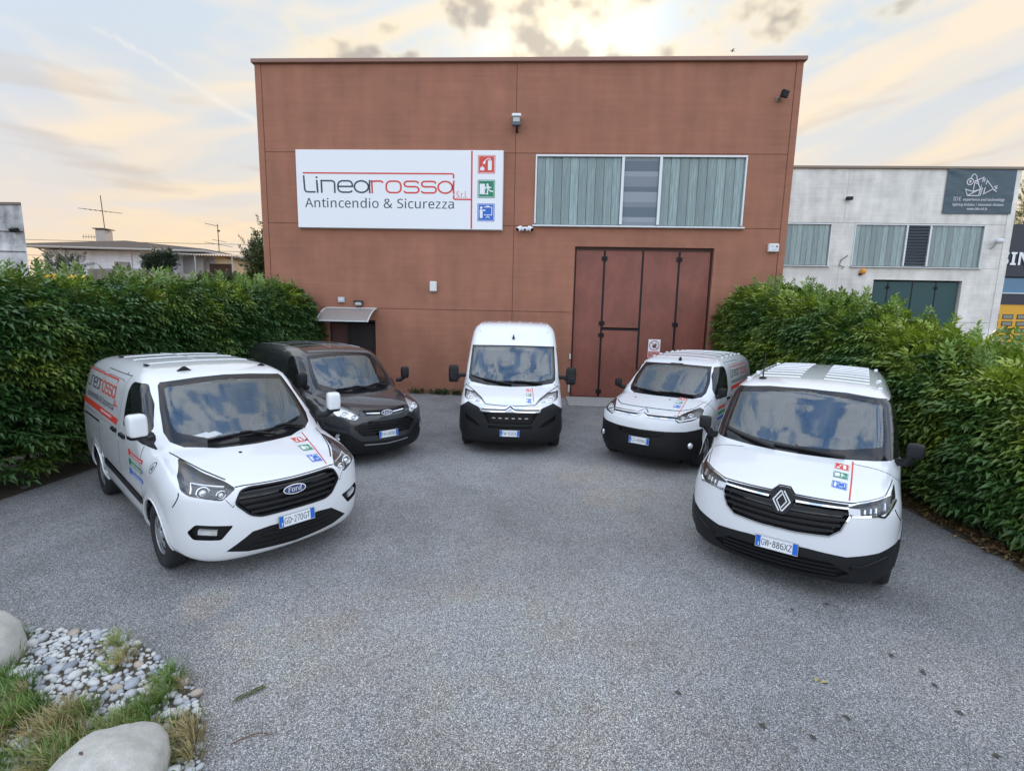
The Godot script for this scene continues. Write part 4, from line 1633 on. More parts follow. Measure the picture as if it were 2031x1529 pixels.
# tall white van in the middle
func van_tall(at: Vector3, yaw: float) -> void:
	var v := thing("panel_van", "tall high roof white panel van with chevron badge before the brown wall", "van", at, yaw, "parked panel vans")
	var b := Body.new(1.025, [Vector2(-0.25, 0.22), Vector2(-0.07, 0.25), Vector2(-0.01, 0.40), Vector2(0, 0.55), Vector2(-0.01, 0.75), Vector2(-0.03, 0.92), Vector2(-0.08, 1.01), Vector2(-0.20, 1.09), Vector2(-0.40, 1.17), Vector2(-0.58, 1.235), Vector2(-0.65, 1.27), Vector2(-0.85, 1.50), Vector2(-1.15, 1.80), Vector2(-1.38, 2.02), Vector2(-1.50, 2.12), Vector2(-1.75, 2.36), Vector2(-1.95, 2.47), Vector2(-2.3, 2.515), Vector2(-3.5, 2.53), Vector2(-4.8, 2.51), Vector2(-5.25, 2.46), Vector2(-5.36, 2.35), Vector2(-5.39, 2.0), Vector2(-5.41, 1.0), Vector2(-5.41, 0.6), Vector2(-5.35, 0.35), Vector2(-5.0, 0.28), Vector2(-2.5, 0.24)],
		[[0.15, 0.93], [0.3, 0.98], [0.5, 1.0], [0.9, 1.0], [1.2, 0.99], [1.6, 0.965], [2.0, 0.93], [2.5, 0.875], [2.7, 0.85]], 0.30, 0.04, 0.22, [-0.95, -4.4])
	var sk := VanSkin.new()
	sk.body = b
	var hl := rounded([Vector2(0.945, 1.185), Vector2(0.925, 1.07), Vector2(0.82, 1.015), Vector2(0.485, 0.985), Vector2(0.56, 1.075), Vector2(0.735, 1.165)], 0.02)
	var gr := rounded(across([Vector2(0, 0.822), Vector2(0.53, 0.832), Vector2(0.41, 0.63), Vector2(0, 0.63)]), 0.02)
	var slot := rounded(across([Vector2(0, 0.59), Vector2(0.41, 0.595), Vector2(0.41, 0.545), Vector2(0, 0.54)]), 0.012)
	var hole := rounded([Vector2(0.88, 0.785), Vector2(0.66, 0.655), Vector2(0.55, 0.56), Vector2(0.62, 0.56), Vector2(0.86, 0.67)], 0.02)
	sk.cut(0, hl, "headlight")
	sk.cut(0, gr, "grille")
	sk.cut(0, slot, "lower_slot")
	sk.cut(0, hole, "corner_intake")
	sk.cut(0, across([Vector2(0, 0.85), Vector2(0.54, 0.85), Vector2(0.61, 0.925), Vector2(0.82, 1.005), Vector2(0.93, 0.93), Vector2(1.1, 0.80), Vector2(1.1, 0.05), Vector2(0, 0.05)]), "lower_bumper", -0.35, Vector2(-0.54, 1))
	sk.joint(0, [Vector2(0.95, 1.25), Vector2(0.74, 1.172), Vector2(0.56, 1.08), Vector2(0.47, 0.985), Vector2(0.10, 0.968), Vector2(-0.02, 0.985)], 0.012)
	common(v, sk, {"glass": across(rounded([Vector2(0, 1.325), Vector2(0.5, 1.345), Vector2(0.84, 1.40), Vector2(0.855, 1.48), Vector2(0.845, 1.985), Vector2(0, 2.010)], 0.03)), "frit": across([Vector2(0, 1.25), Vector2(0.5, 1.265), Vector2(0.84, 1.31), Vector2(0.89, 1.37), Vector2(0.90, 1.5), Vector2(0.885, 2.02), Vector2(0.5, 2.03), Vector2(0, 2.035)]),
		"window": [Vector2(-2.05, 1.98), Vector2(-2.05, 1.36), Vector2(-1.05, 1.30), Vector2(-1.12, 1.46), Vector2(-1.62, 1.98)], "seam": [Vector2(-1.42, 0.5), Vector2(-1.34, 0.95), Vector2(-0.92, 1.20), Vector2(-0.85, 1.28)], "door": -2.25, "top": 2.10, "ky": 1.0, "back": -5.41, "ws": -0.66, "belt": 1.28, "roof": 2.06, "handles": [-2.0, -2.45], "hy": 1.12, "paint": M.white, "rim": M.silver, "holes": 0, "lip": M.black_soft})
	for s in [1, -1]:
		lamp(v, sk, hl, s, [[0.79, 1.085, 0.055], [0.645, 1.045, 0.035]], M.lamp_glow, 0.04, [[Vector2(0.52, 1.0), Vector2(0.80, 1.035), Vector2(0.91, 1.09)]])
		var m := MB.new()
		sk.wall(m, 0, hole, 0.05, s, 0.004)
		var o := part("corner_intake", sk.take("corner_intake", s, -0.045), M.gloss_black, v)
		part("intake_edge", m, M.black, o)
		mirror(v, Vector3(1.22, 1.46, -1.02), Vector3(0.105, 0.165, 0.09), M.black, s, Vector3(0.95, 1.40, -1.12))
		m = MB.new()
		m.box(Vector3(s * 1.22, 1.45, -0.928), Vector3(0.15, 0.02, 0.02), 0.006)
		m.box(Vector3(s * 1.22, 1.38, -0.925), Vector3(0.13, 0.10, 0.02), 0.008)
		part("mirror_rib", m, M.gloss_black, v)
	part("lower_bumper", sk.take("lower_bumper", 0, 0.005), M.black_soft, v)
	var g := part("grille", sk.take("grille", 0, -0.045), M.gloss_black, v)
	var e := MB.new()
	sk.wall(e, 0, gr, 0.045, 1.0, 0.006)
	part("grille_edge", e, M.black, g)
	for k in 3:
		for i in 7:
			var x := (i - 3.0) * 0.125 + (0.0625 if k == 1 else 0.0)
			if absf(x) > 0.42 - k * 0.05:
				continue
			e = MB.new()
			sk.strip(e, 0, [Vector2(x - 0.03, 0.79 - k * 0.058), Vector2(x + 0.03, 0.79 - k * 0.058)], 0.022, -0.045, -0.012)
			part("grille_stud", e, M.silver if k == 1 else M.black_soft, g)
		e = MB.new()
		sk.strip(e, 0, [Vector2(-0.47 + k * 0.04, 0.765 - k * 0.058), Vector2(0.47 - k * 0.04, 0.765 - k * 0.058)], 0.010, -0.045, -0.016)
		part("grille_bar", e, M.black, g)
	part("lower_slot", sk.take("lower_slot", 0, -0.03), M.gloss_black, v)
	# two chrome lines that rise to a double chevron
	for q in [[[Vector2(0.595, 0.945), Vector2(0.55, 0.918), Vector2(0.09, 0.922), Vector2(0, 0.985)], 0.030], [[Vector2(0.57, 0.872), Vector2(0.53, 0.852), Vector2(0.095, 0.862), Vector2(0, 0.930)], 0.026]]:
		e = MB.new()
		var p: Array = q[0].duplicate()
		for i in range(q[0].size() - 2, -1, -1):
			p.append(Vector2(-q[0][i].x, q[0][i].y))
		sk.strip(e, 0, p, q[1], -0.004, 0.020)
		part("chrome_chevron", e, M.chrome, v)
	e = MB.new()
	sk.strip(e, 0, [Vector2(-0.55, 0.888), Vector2(-0.09, 0.892), Vector2(0, 0.955), Vector2(0.09, 0.892), Vector2(0.55, 0.888)], 0.022, -0.002, 0.006)
	part("chevron_gap", e, M.gloss_black, v)
	plate(v, "FW950SK", 0.452, 0.018)
	wiper(v, sk, [Vector2(-0.84, 1.425), Vector2(-0.55, 1.36), Vector2(-0.25, 1.315)], [Vector2(0.0, 1.28), Vector2(-0.40, 1.335), Vector2(-0.58, 1.365)])
	wiper(v, sk, [Vector2(-0.30, 1.33), Vector2(0.10, 1.335), Vector2(0.62, 1.325)], [Vector2(0.62, 1.30), Vector2(0.25, 1.33), Vector2(0.05, 1.335)])
	bonnet_marks(v, sk, [Vector2(0.295, -0.47), Vector2(0.30, -0.30), Vector2(0.305, -0.12)], 0.10, 0.10, [Vector2(0.415, -0.64), Vector2(0.43, -0.4), Vector2(0.445, -0.09)])
	var h := b.hit(0, Vector2(0, 2.19))
	e = MB.new()
	e.x = Transform3D(Basis(Vector3.RIGHT, -0.8), h[0])
	e.prism(PackedVector2Array([Vector2(-0.028, -0.05), Vector2(0.028, -0.05), Vector2(0.004, 0.07), Vector2(-0.004, 0.07)]), -0.01, 0.03)
	part("roof_aerial", e, M.black, v)
	roof_ribs(v, sk, [-0.6, -0.36, -0.12, 0.12, 0.36, 0.6], -2.3, -5.0, 0.05, M.white)
	for s in [-1.0, 1.0]:
		e = MB.new()
		sk.strip(e, 2, [Vector2(s * 0.74, -1.75), Vector2(s * 0.76, -2.6), Vector2(s * 0.76, -5.0)], 0.035, -0.003, 0.012, 1.0, false, 0.3)
		part("roof_rail", e, M.white, v)
		e = MB.new()
		sk.strip(e, 1, [Vector2(-4.9, 0.62), Vector2(-1.5, 0.62)], 0.16, -0.002, 0.014, s, false, 0.3)
		part("rub_strip", e, M.black_soft, v)


# low white van before the gate
func van_chevron(at: Vector3, yaw: float) -> void:
	var v := thing("panel_van", "low white panel van with chrome chevron grille and black bumper, before the folding gate", "van", at, yaw, "parked panel vans")
	var b := Body.new(0.96, [Vector2(-0.25, 0.20), Vector2(-0.07, 0.24), Vector2(-0.01, 0.38), Vector2(0, 0.52), Vector2(-0.01, 0.75), Vector2(-0.04, 0.90), Vector2(-0.10, 0.99), Vector2(-0.25, 1.04), Vector2(-0.55, 1.11), Vector2(-0.85, 1.17), Vector2(-1.02, 1.20), Vector2(-1.10, 1.225), Vector2(-1.40, 1.44), Vector2(-1.70, 1.66), Vector2(-1.86, 1.76), Vector2(-2.05, 1.83), Vector2(-2.4, 1.885), Vector2(-3.2, 1.925), Vector2(-4.3, 1.915), Vector2(-4.75, 1.87), Vector2(-4.88, 1.78), Vector2(-4.92, 1.5), Vector2(-4.96, 1.0), Vector2(-4.96, 0.5), Vector2(-4.90, 0.28), Vector2(-4.6, 0.22), Vector2(-2.5, 0.20)],
		[[0.15, 0.91], [0.3, 0.97], [0.5, 0.99], [0.8, 1.0], [1.1, 0.995], [1.2, 0.985], [1.5, 0.935], [1.9, 0.85], [2.1, 0.80]], 0.36, 0.05, 0.26, [-0.9, -4.175])
	var sk := VanSkin.new()
	sk.body = b
	var hl := rounded([Vector2(0.53, 0.96), Vector2(0.59, 1.01), Vector2(0.66, 1.05), Vector2(0.79, 1.105), Vector2(0.86, 1.07), Vector2(0.885, 0.98), Vector2(0.79, 0.93), Vector2(0.60, 0.895)], 0.02)
	var gr := rounded(across([Vector2(0, 0.70), Vector2(0.43, 0.715), Vector2(0.40, 0.62), Vector2(0, 0.60)]), 0.02)
	var slot := across([Vector2(0, 1.015), Vector2(0.085, 0.99), Vector2(0.58, 0.99), Vector2(0.55, 0.955), Vector2(0.10, 0.955), Vector2(0, 1.0)])
	sk.cut(0, hl, "headlight")
	sk.cut(0, slot, "slot")
	sk.cut(0, gr, "grille")
	sk.cut(0, across([Vector2(0, 0.725), Vector2(0.45, 0.735), Vector2(0.74, 0.755), Vector2(1.1, 0.83), Vector2(1.1, 0.05), Vector2(0, 0.05)]), "lower_bumper", -0.35, Vector2(-0.50, 1))
	sk.joint(0, [Vector2(0.80, 1.17), Vector2(0.72, 1.09), Vector2(0.55, 1.06), Vector2(-0.02, 1.065)], 0.007)
	sk.joint(0, [Vector2(0.86, 1.18), Vector2(0.84, 1.10)], 0.008)
	common(v, sk, {"glass": across(rounded([Vector2(0, 1.24), Vector2(0.55, 1.245), Vector2(0.685, 1.31), Vector2(0.695, 1.46), Vector2(0.625, 1.71), Vector2(0, 1.735)], 0.02)), "frit": across([Vector2(0, 1.195), Vector2(0.58, 1.195), Vector2(0.70, 1.225), Vector2(0.745, 1.30), Vector2(0.745, 1.47), Vector2(0.67, 1.75), Vector2(0, 1.765)]),
		"window": [Vector2(-2.28, 1.745), Vector2(-2.28, 1.26), Vector2(-1.42, 1.18), Vector2(-1.46, 1.34), Vector2(-1.72, 1.60), Vector2(-1.94, 1.745)], "seam": [Vector2(-1.36, 0.45), Vector2(-1.32, 0.85), Vector2(-1.12, 1.10), Vector2(-1.06, 1.17)], "door": -2.45, "top": 1.80, "ky": 0.75, "back": -4.96, "ws": -1.05, "belt": 1.19, "roof": 1.84, "handles": [-2.24, -2.66], "hy": 1.12, "paint": M.white, "rim": M.silver, "holes": 6})
	for s in [1, -1]:
		lamp(v, sk, hl, s, [[0.755, 1.02, 0.045], [0.665, 0.985, 0.035]], M.lamp_back, 0.045, [[Vector2(0.56, 0.96), Vector2(0.64, 0.93), Vector2(0.84, 0.99)]])
		mirror(v, Vector3(1.03, 1.34, -1.36), Vector3(0.07, 0.075, 0.055), M.black, s, Vector3(0.90, 1.23, -1.46))
		var h := b.hit(0, Vector2(0.80 * s, 0.51))
		var m := MB.new()
		m.x = Transform3D(Basis(Quaternion(Vector3.UP, Vector3(0.3 * s, 0, 1).normalized())), h[0])
		m.lathe([Vector2(0.075, -0.02), Vector2(0.07, 0.010), Vector2(0.05, 0.008)], 20)
		var o := part("fog_lamp", m, M.black, v)
		var m2 := MB.new()
		m2.x = m.x
		m2.lathe([Vector2(0.05, 0.008), Vector2(0.03, 0.022), Vector2(0.0, 0.026)], 20, true)
		part("bulb_lens", m2, M.lamp_glow, o)
	part("lower_bumper", sk.take("lower_bumper", 0, 0.005), M.black, v)
	part("grille_slot", sk.take("slot", 0, -0.012), M.gloss_black, v)
	for q in [[[Vector2(0.61, 1.005), Vector2(0.09, 1.005), Vector2(0, 1.050)], 0.022], [[Vector2(0.55, 0.948), Vector2(0.10, 0.950), Vector2(0, 0.997)], 0.020]]:
		var e := MB.new()
		var p: Array = q[0].duplicate()
		for i in range(q[0].size() - 2, -1, -1):
			p.append(Vector2(-q[0][i].x, q[0][i].y))
		sk.strip(e, 0, p, q[1], -0.006, 0.016)
		part("chrome_chevron", e, M.chrome, v)
	var g := part("grille", sk.take("grille", 0, -0.035), M.gloss_black, v)
	var e := MB.new()
	sk.wall(e, 0, gr, 0.035, 1.0, 0.005)
	part("grille_edge", e, M.black_soft, g)
	e = MB.new()
	sk.strip(e, 0, gr, 0.014, 0.0, 0.010, 1.0, true)
	part("grille_frame", e, M.black_soft, g)
	for y in [0.635, 0.675]:
		e = MB.new()
		sk.strip(e, 0, [Vector2(-0.40, y), Vector2(0.40, y)], 0.014, -0.035, -0.004)
		part("grille_bar", e, M.black_soft, g)
	for y in [0.30, 0.345, 0.39]:
		e = MB.new()
		sk.strip(e, 0, [Vector2(-0.58, y + 0.01), Vector2(0, y), Vector2(0.58, y + 0.01)], 0.018, 0.0, 0.014)
		part("bumper_fin", e, M.black_soft, v)
	plate(v, "GS699AG", 0.525, 0.018)
	wiper(v, sk, [Vector2(-0.66, 1.275), Vector2(-0.35, 1.245), Vector2(-0.05, 1.225)], [Vector2(0.0, 1.215), Vector2(-0.3, 1.238), Vector2(-0.42, 1.25)])
	wiper(v, sk, [Vector2(-0.08, 1.245), Vector2(0.25, 1.245), Vector2(0.55, 1.235)], [Vector2(0.60, 1.215), Vector2(0.3, 1.24), Vector2(0.15, 1.245)])
	bonnet_marks(v, sk, [Vector2(0.345, -0.93), Vector2(0.36, -0.73), Vector2(0.385, -0.53)], 0.115, 0.13, [Vector2(0.485, -1.08), Vector2(0.52, -0.75), Vector2(0.565, -0.28)])
	for p in [Vector2(-0.42, -0.80), Vector2(0.22, -0.86)]:
		var h := b.hit(2, p)
		e = MB.new()
		e.blob(h[0], Vector3(0.018, 0.012, 0.018), 1.0, 6)
		part("washer_jet", e, M.black, v)
	for k in 6:
		e = MB.new()
		var z := -2.3 - k * 0.42
		sk.strip(e, 2, [Vector2(-0.56, z), Vector2(0.56, z)], 0.05, -0.003, 0.006)
		part("roof_rib", e, M.white, v)
		for s in [-1.0, 1.0]:
			var q := b.hit(2, Vector2(s * 0.66, z - 0.1))
			e = MB.new()
			e.box(q[0] + Vector3(0, 0.01, 0), Vector3(0.05, 0.022, 0.07), 0.008)
			part("roof_mount", e, M.white, v)
	var h2 := b.hit(2, Vector2(0.02, -2.02))
	e = MB.new()
	e.x = Transform3D(Basis.IDENTITY, h2[0])
	e.prism(PackedVector2Array([Vector2(-0.03, 0), Vector2(0.03, 0), Vector2(0.008, 0.07), Vector2(-0.008, 0.07)]), -0.03, 0.03)
	part("roof_aerial", e, M.black, v)
	# lettering on the flank towards the viewer (x > 0): it reads from the nose backwards
	for it in wordmark():
		var t := PackedVector2Array()
		for p in it[1]:
			t.append(Vector2(-2.60 - p.x * 1.66, 1.49 + p.y * 1.55))
		var m := MB.new()
		sk.lay(m, 1, t, 0.003, 1.0)
		part("word_mark", m, M.red if it[0] == "red" else M.ink, v)
	var t2 := PackedVector2Array()
	for p in text("Antincendio & Sicurezza", 0.08, Vector2.ZERO, false, 1.60):
		t2.append(Vector2(-2.62 - p.x, 1.36 + p.y))
	e = MB.new()
	sk.lay(e, 1, t2, 0.003, 1.0)
	part("side_lettering", e, M.ink, v)
	e = MB.new()
	sk.lay(e, 1, fill([Vector2(-2.50, 1.24), Vector2(-4.7, 1.26), Vector2(-4.7, 1.33), Vector2(-2.56, 1.315)]), 0.003, 1.0)
	part("side_band", e, M.red, v)
	for i in 3:
		var y: float = 0.99 - 0.10 * i
		e = MB.new()
		sk.lay(e, 1, fill([Vector2(-1.42, y), Vector2(-2.0, y), Vector2(-2.0, y + 0.05), Vector2(-1.42, y + 0.05)]), 0.003, 1.0)
		part("door_sticker", e, [M.red, M.green, M.blue][i], v)


# ---------------------------------------------------------------- sky: air and clouds, a low sun behind them
var sky_px := PackedFloat32Array()


func sky_picture(w: int) -> ImageTexture:
	var h := w / 2
	var n_cirrus := noise(1.0, 5, 11)
	var n_warp := noise(0.7, 3, 12)
	var n_puff := noise(1.0, 6, 13)
	var n_big := noise(0.5, 2, 14)
	var sun := Vector3(0.04, 0.476, -0.879).normalized()
	var rows := []
	rows.resize(h)
	var job := func(r: int) -> void:
		var line := PackedFloat32Array()
		line.resize(w * 3)
		var el := (0.5 - (r + 0.5) / h) * PI
		if el < -0.02:
			for i in w:
				line[i * 3] = 0.20
				line[i * 3 + 1] = 0.20
				line[i * 3 + 2] = 0.19
			rows[r] = line
			return
		var se := sin(el)
		var ce := cos(el)
		var eld := rad_to_deg(el)
		for i in w:
			# Godot's panorama: the first column looks along -z, u grows to the right
			var az := wrapf((float(i) + 0.5) / w * TAU, -PI, PI)
			var d := Vector3(sin(az) * ce, se, -cos(az) * ce)
			var front := 0.5 + 0.5 * cos(az) * ce
			var ang := rad_to_deg(acos(clampf(d.dot(sun), -1.0, 1.0)))
			var low := exp(-maxf(eld, 0.0) / 12.0)
			var warm := smoothstep(0.50, 0.88, front)
			# clear air: blue overhead and away from the sun, pale and warm towards the low sun
			var c := Vector3(0.19, 0.36, 0.66).lerp(Vector3(0.325, 0.41, 0.50), warm)
			c = c.lerp(Vector3(0.55, 0.64, 0.76).lerp(Vector3(0.60, 0.40, 0.20), warm), low * 0.95)
			var glow := exp(-ang * ang / 70.0) * 0.30 + exp(-ang / 16.0) * 0.20
			c += Vector3(0.78, 0.64, 0.38) * glow
			# a plane of high cloud, drawn out in streaks
			var k := 1.0 / (maxf(se, 0.0) + 0.10)
			var p := Vector2(d.x, d.z) * k
			var wv := n_warp.get_noise_2d(p.x, p.y)
			var v := el - 0.26 * d.x
			var ci := n_cirrus.get_noise_2d(d.x * 2.4 + wv * 0.25 + 9.0, v * 11.0 + wv * 0.5)
			ci = smoothstep(-0.42, 0.55, ci + 0.16 * n_big.get_noise_2d(p.x, p.y) + 0.10 * sin(az))
			var cc := Vector3(0.66, 0.76, 0.90).lerp(Vector3(0.57, 0.49, 0.385), warm)
			cc = cc.lerp(Vector3(0.60, 0.42, 0.22), low * warm * 0.9) + Vector3(0.70, 0.58, 0.36) * glow * 0.45
			c = c.lerp(cc, ci * lerpf(0.35, 0.85, warm))
			# darker grey-violet bars low down
			var bar := smoothstep(0.12, 0.45, n_cirrus.get_noise_2d(d.x * 3.0 + 31.0, (el - 0.08 * d.x) * 17.0 - 7.0))
			c = c.lerp(Vector3(0.36, 0.31, 0.27).lerp(Vector3(0.50, 0.58, 0.70), 1.0 - warm), bar * 0.55 * smoothstep(4.0, 9.0, eld) * (1.0 - smoothstep(15.0, 24.0, eld)))
			# cumulus: gold rimmed and grey hearted towards the sun, white away from it
			var near_sun := exp(-pow(rad_to_deg(az - 0.05) / 19.0, 2.0)) * smoothstep(21.5, 25.5, eld)
			var back := smoothstep(0.88, 0.62, front)
			var cover := near_sun * 0.47 + back * 0.36
			if cover > 0.03:
				var e3 := d * Vector3(5.0, 7.5, 5.0)
				var lump := n_puff.get_noise_3dv(e3) * 0.78 + n_puff.get_noise_3dv(e3 * 2.9 + Vector3(5, 1, 2)) * 0.36
				var t := lump + cover - 0.17
				var den := smoothstep(-0.06, 0.42, t)
				var rim := Vector3(0.56, 0.49, 0.35).lerp(Vector3(1.22, 1.19, 1.13), 1.0 - warm)
				var heart := Vector3(0.27, 0.245, 0.22).lerp(Vector3(0.95, 0.97, 1.00), 1.0 - warm)
				var cu := rim.lerp(heart, smoothstep(0.14, 0.40, t)) + Vector3(0.8, 0.66, 0.40) * glow * 0.25
				c = c.lerp(cu, den * 0.88)
			# a vapour trail on the left, spreading
			if az > -0.82 and az < -0.48:
				var f := (rad_to_deg(az) + 42.0) / 12.0
				var mid := 22.3 - f * 4.0 + 0.25 * sin(f * 5.0)
				var wide := 0.08 + 0.22 * clampf(f, 0.0, 1.2)
				var tr := exp(-pow((eld - mid - n_puff.get_noise_2d(az * 60.0, el * 60.0) * 0.35) / wide, 2.0)) * smoothstep(-0.1, 0.1, f)
				c = c.lerp(Vector3(0.53, 0.50, 0.46), tr * 0.6)
			c *= lerpf(0.95, 0.77, warm)
			line[i * 3] = c.x
			line[i * 3 + 1] = c.y
			line[i * 3 + 2] = c.z
		rows[r] = line
	var id := WorkerThreadPool.add_group_task(job, h)
	WorkerThreadPool.wait_for_group_task_completion(id)
	var all := PackedFloat32Array()
	for r in h:
		all.append_array(rows[r])
	return ImageTexture.create_from_image(Image.create_from_data(w, h, false, Image.FORMAT_RGBF, all.to_byte_array()))


# ---------------------------------------------------------------- ground
func sheet(x0: float, z0: float, x1: float, z1: float, y: float, step := 0.0, bump: FastNoiseLite = null, amp := 0.0) -> MB:
	var m := MB.new()
	var nx := 1 if step <= 0.0 else ceili((x1 - x0) / step)
	var nz := 1 if step <= 0.0 else ceili((z1 - z0) / step)
	var up := Vector3.UP
	for i in nx:
		for j in nz:
			var q := []
			for k in [[0, 0], [1, 0], [1, 1], [0, 1]]:
				var x := lerpf(x0, x1, float(i + k[0]) / nx)
				var z := lerpf(z0, z1, float(j + k[1]) / nz)
				q.append(Vector3(x, y + (bump.get_noise_2d(x, z) * amp if bump else 0.0), z))
			m.tri(q[0], q[1], q[2], up, up, up, Vector2(q[0].x, q[0].z), Vector2(q[1].x, q[1].z), Vector2(q[2].x, q[2].z))
			m.tri(q[0], q[2], q[3], up, up, up, Vector2(q[0].x, q[0].z), Vector2(q[2].x, q[2].z), Vector2(q[3].x, q[3].z))
	return m


func ground() -> void:
	# chips of the worn asphalt: small stones of many greys pressed into the binder
	var rr := RandomNumberGenerator.new()
	rr.seed = 5
	var n := 1024
	var px := PackedByteArray()
	px.resize(n * n * 3)
	px.fill(100)
	for i in 170000:
		var x := rr.randi() % n
		var y := rr.randi() % n
		var g := 108.0 + 98.0 * pow(rr.randf(), 1.2) + (48.0 if rr.randf() < 0.10 else 0.0)
		var tint := rr.randf_range(-6.0, 5.0)
		var cr := clampi(int(g - tint * 0.4), 0, 255)
		var cg := clampi(int(g), 0, 255)
		var cb := clampi(int(g + tint), 0, 255)
		var w := 2 + rr.randi() % 2
		var h := 2 + rr.randi() % 2
		for dy in h:
			for dx in w:
				var k := (((y + dy) % n) * n + (x + dx) % n) * 3
				px[k] = cr
				px[k + 1] = cg
				px[k + 2] = cb
	var asphalt := mat(1, 1, 1, 0.88)
	asphalt.albedo_texture = ImageTexture.create_from_image(Image.create_from_data(n, n, false, Image.FORMAT_RGB8, px))
	asphalt.uv1_scale = Vector3(1.0 / 2.4, 1.0 / 2.4, 1)
	asphalt.heightmap_enabled = true
	asphalt.heightmap_texture = asphalt.albedo_texture
	asphalt.heightmap_scale = 0.35
	# dust, fines and old stains over the whole yard
	var s := 1024
	var f1 := noise(0.008, 5, 21)
	var f2 := noise(0.03, 4, 22)
	var f3 := noise(0.11, 3, 23)
	var data := PackedByteArray()
	data.resize(s * s * 3)
	# where sandy dust has gathered: x, z, radius, strength
	var spots := [[-2.92, -3.93, 0.22, 0.9], [-2.29, -3.58, 0.30, 0.8], [-1.75, -3.38, 0.40, 0.8], [-1.3, -3.2, 0.35, 0.5], [1.06, -7.9, 0.55, 0.9], [1.1, -6.9, 0.45, 0.9], [1.5, -7.3, 0.6, 0.7], [-0.5, -3.98, 0.32, 0.8], [0.12, -3.85, 0.34, 0.8], [-0.55, -3.1, 0.28, 0.8], [0.3, -2.95, 0.32, 0.7], [-0.2, -3.5, 0.36, 0.6], [0.75, -3.6, 0.22, 0.6], [-0.4, -2.6, 0.4, 0.6], [0.4, -2.5, 0.3, 0.6], [-0.3, -5.1, 0.3, 0.4], [0.4, -8.2, 0.5, 0.5], [3.3, -3.4, 0.5, 0.3], [0.0, -3.4, 1.3, 0.42], [-1.6, -3.3, 0.9, 0.35], [1.6, -7.2, 1.5, 0.35], [0.1, -5.4, 0.9, 0.22]]
	for j in s:
		for i in s:
			var x := (i + 0.5) / s * 26.0 - 13.0
			var z := (j + 0.5) / s * 26.0 - 20.0
			var a := f1.get_noise_2d(i, j)
			var b := f2.get_noise_2d(i, j)
			var e := f3.get_noise_2d(i, j)
			var dust := 0.0
			for q in spots:
				var dx: float = x - q[0]
				var dz: float = z - q[1]
				var dd: float = (dx * dx + dz * dz) / (q[2] * q[2])
				if dd < 3.0:
					dust = maxf(dust, q[3] * smoothstep(1.0, 0.35, dd * 0.6 + b * 0.9 + e * 0.5))
			dust = clampf(dust, 0.0, 1.0)
			var v := 0.91 + a * 0.12 + b * 0.07 + e * 0.04
			var k := (j * s + i) * 3
			data[k] = clampi(int((v + dust * 0.12) * 255.0), 0, 255)
			data[k + 1] = clampi(int((v + dust * 0.08) * 255.0), 0, 255)
			data[k + 2] = clampi(int((v + dust * 0.04) * 255.0), 0, 255)
	asphalt.detail_enabled = true
	asphalt.detail_blend_mode = BaseMaterial3D.BLEND_MODE_MUL
	asphalt.detail_albedo = ImageTexture.create_from_image(Image.create_from_data(s, s, false, Image.FORMAT_RGB8, data))
	asphalt.detail_uv_layer = BaseMaterial3D.DETAIL_UV_2
	var soil := mat(1, 1, 1, 0.95)
	soil.albedo_texture = grain(512, Color(0.30, 0.27, 0.22), [[noise(0.08, 5, 6), 0.5], [noise(0.02, 3, 7), 0.3]])
	soil.uv1_scale = Vector3(0.5, 0.5, 1)
	M.soil = soil
	structure("ground", sheet(-500, -900, 500, 300, -0.012), soil)
	# the yard: asphalt with a second set of coordinates for the stains
	var m := sheet(-7.6, -15.82, 5.75, 8.0, 0.0)
	var a2 := []
	a2.resize(Mesh.ARRAY_MAX)
	a2[Mesh.ARRAY_VERTEX] = m.v
	a2[Mesh.ARRAY_NORMAL] = m.n
	a2[Mesh.ARRAY_TEX_UV] = m.u
	var u2 := PackedVector2Array()
	for p in m.v:
		u2.append(Vector2((p.x + 13.0) / 26.0, (p.z + 20.0) / 26.0))
	a2[Mesh.ARRAY_TEX_UV2] = u2
	var am := ArrayMesh.new()
	am.add_surface_from_arrays(Mesh.PRIMITIVE_TRIANGLES, a2)
	structure("yard_asphalt", am, asphalt)
	# concrete ramp before the gate
	var conc := mat(1, 1, 1, 0.9)
	conc.albedo_texture = grain(512, Color(0.60, 0.60, 0.58), [[noise(0.05, 5, 8), 0.25], [noise(0.4, 2, 9), 0.2]])
	conc.uv1_triplanar = true
	conc.uv1_world_triplanar = true
	conc.uv1_scale = Vector3(0.4, 0.4, 0.4)
	M.concrete = conc
	m = MB.new()
	m.box(Vector3(3.3, 0.02, -15.03), Vector3(4.6, 0.06, 1.54), 0.02)
	structure("concrete_apron", m, conc)
	# strip of bare soil under the right hedge, and under the left one
	structure("soil_strip", sheet(5.42, -15.8, 9.0, 4.0, 0.006, 0.25, noise(0.9, 3, 31), 0.03), soil)
	structure("soil_strip", sheet(-9.3, -15.8, -7.28, 4.0, 0.006, 0.25, noise(0.9, 3, 32), 0.02), soil)


# ---------------------------------------------------------------- buildings
func plaster(tone: Color, sd: int, streak := 0.14) -> StandardMaterial3D:
	var m := mat(1, 1, 1, 0.92)
	m.albedo_texture = grain(1024, tone, [[noise(0.006, 5, sd), streak], [noise(0.02, 4, sd + 1), streak * 0.5], [noise(0.02, 5, sd + 3), streak * 0.8, 1024, 160], [noise(0.09, 3, sd + 4), 0.055, 40, 1024], [noise(0.3, 2, sd + 2), 0.07]])
	m.uv1_triplanar = true
	m.uv1_world_triplanar = true
	m.uv1_scale = Vector3(0.085, 0.085, 0.085)
	m.heightmap_enabled = true
	m.heightmap_texture = m.albedo_texture
	m.heightmap_scale = 0.2
	return m


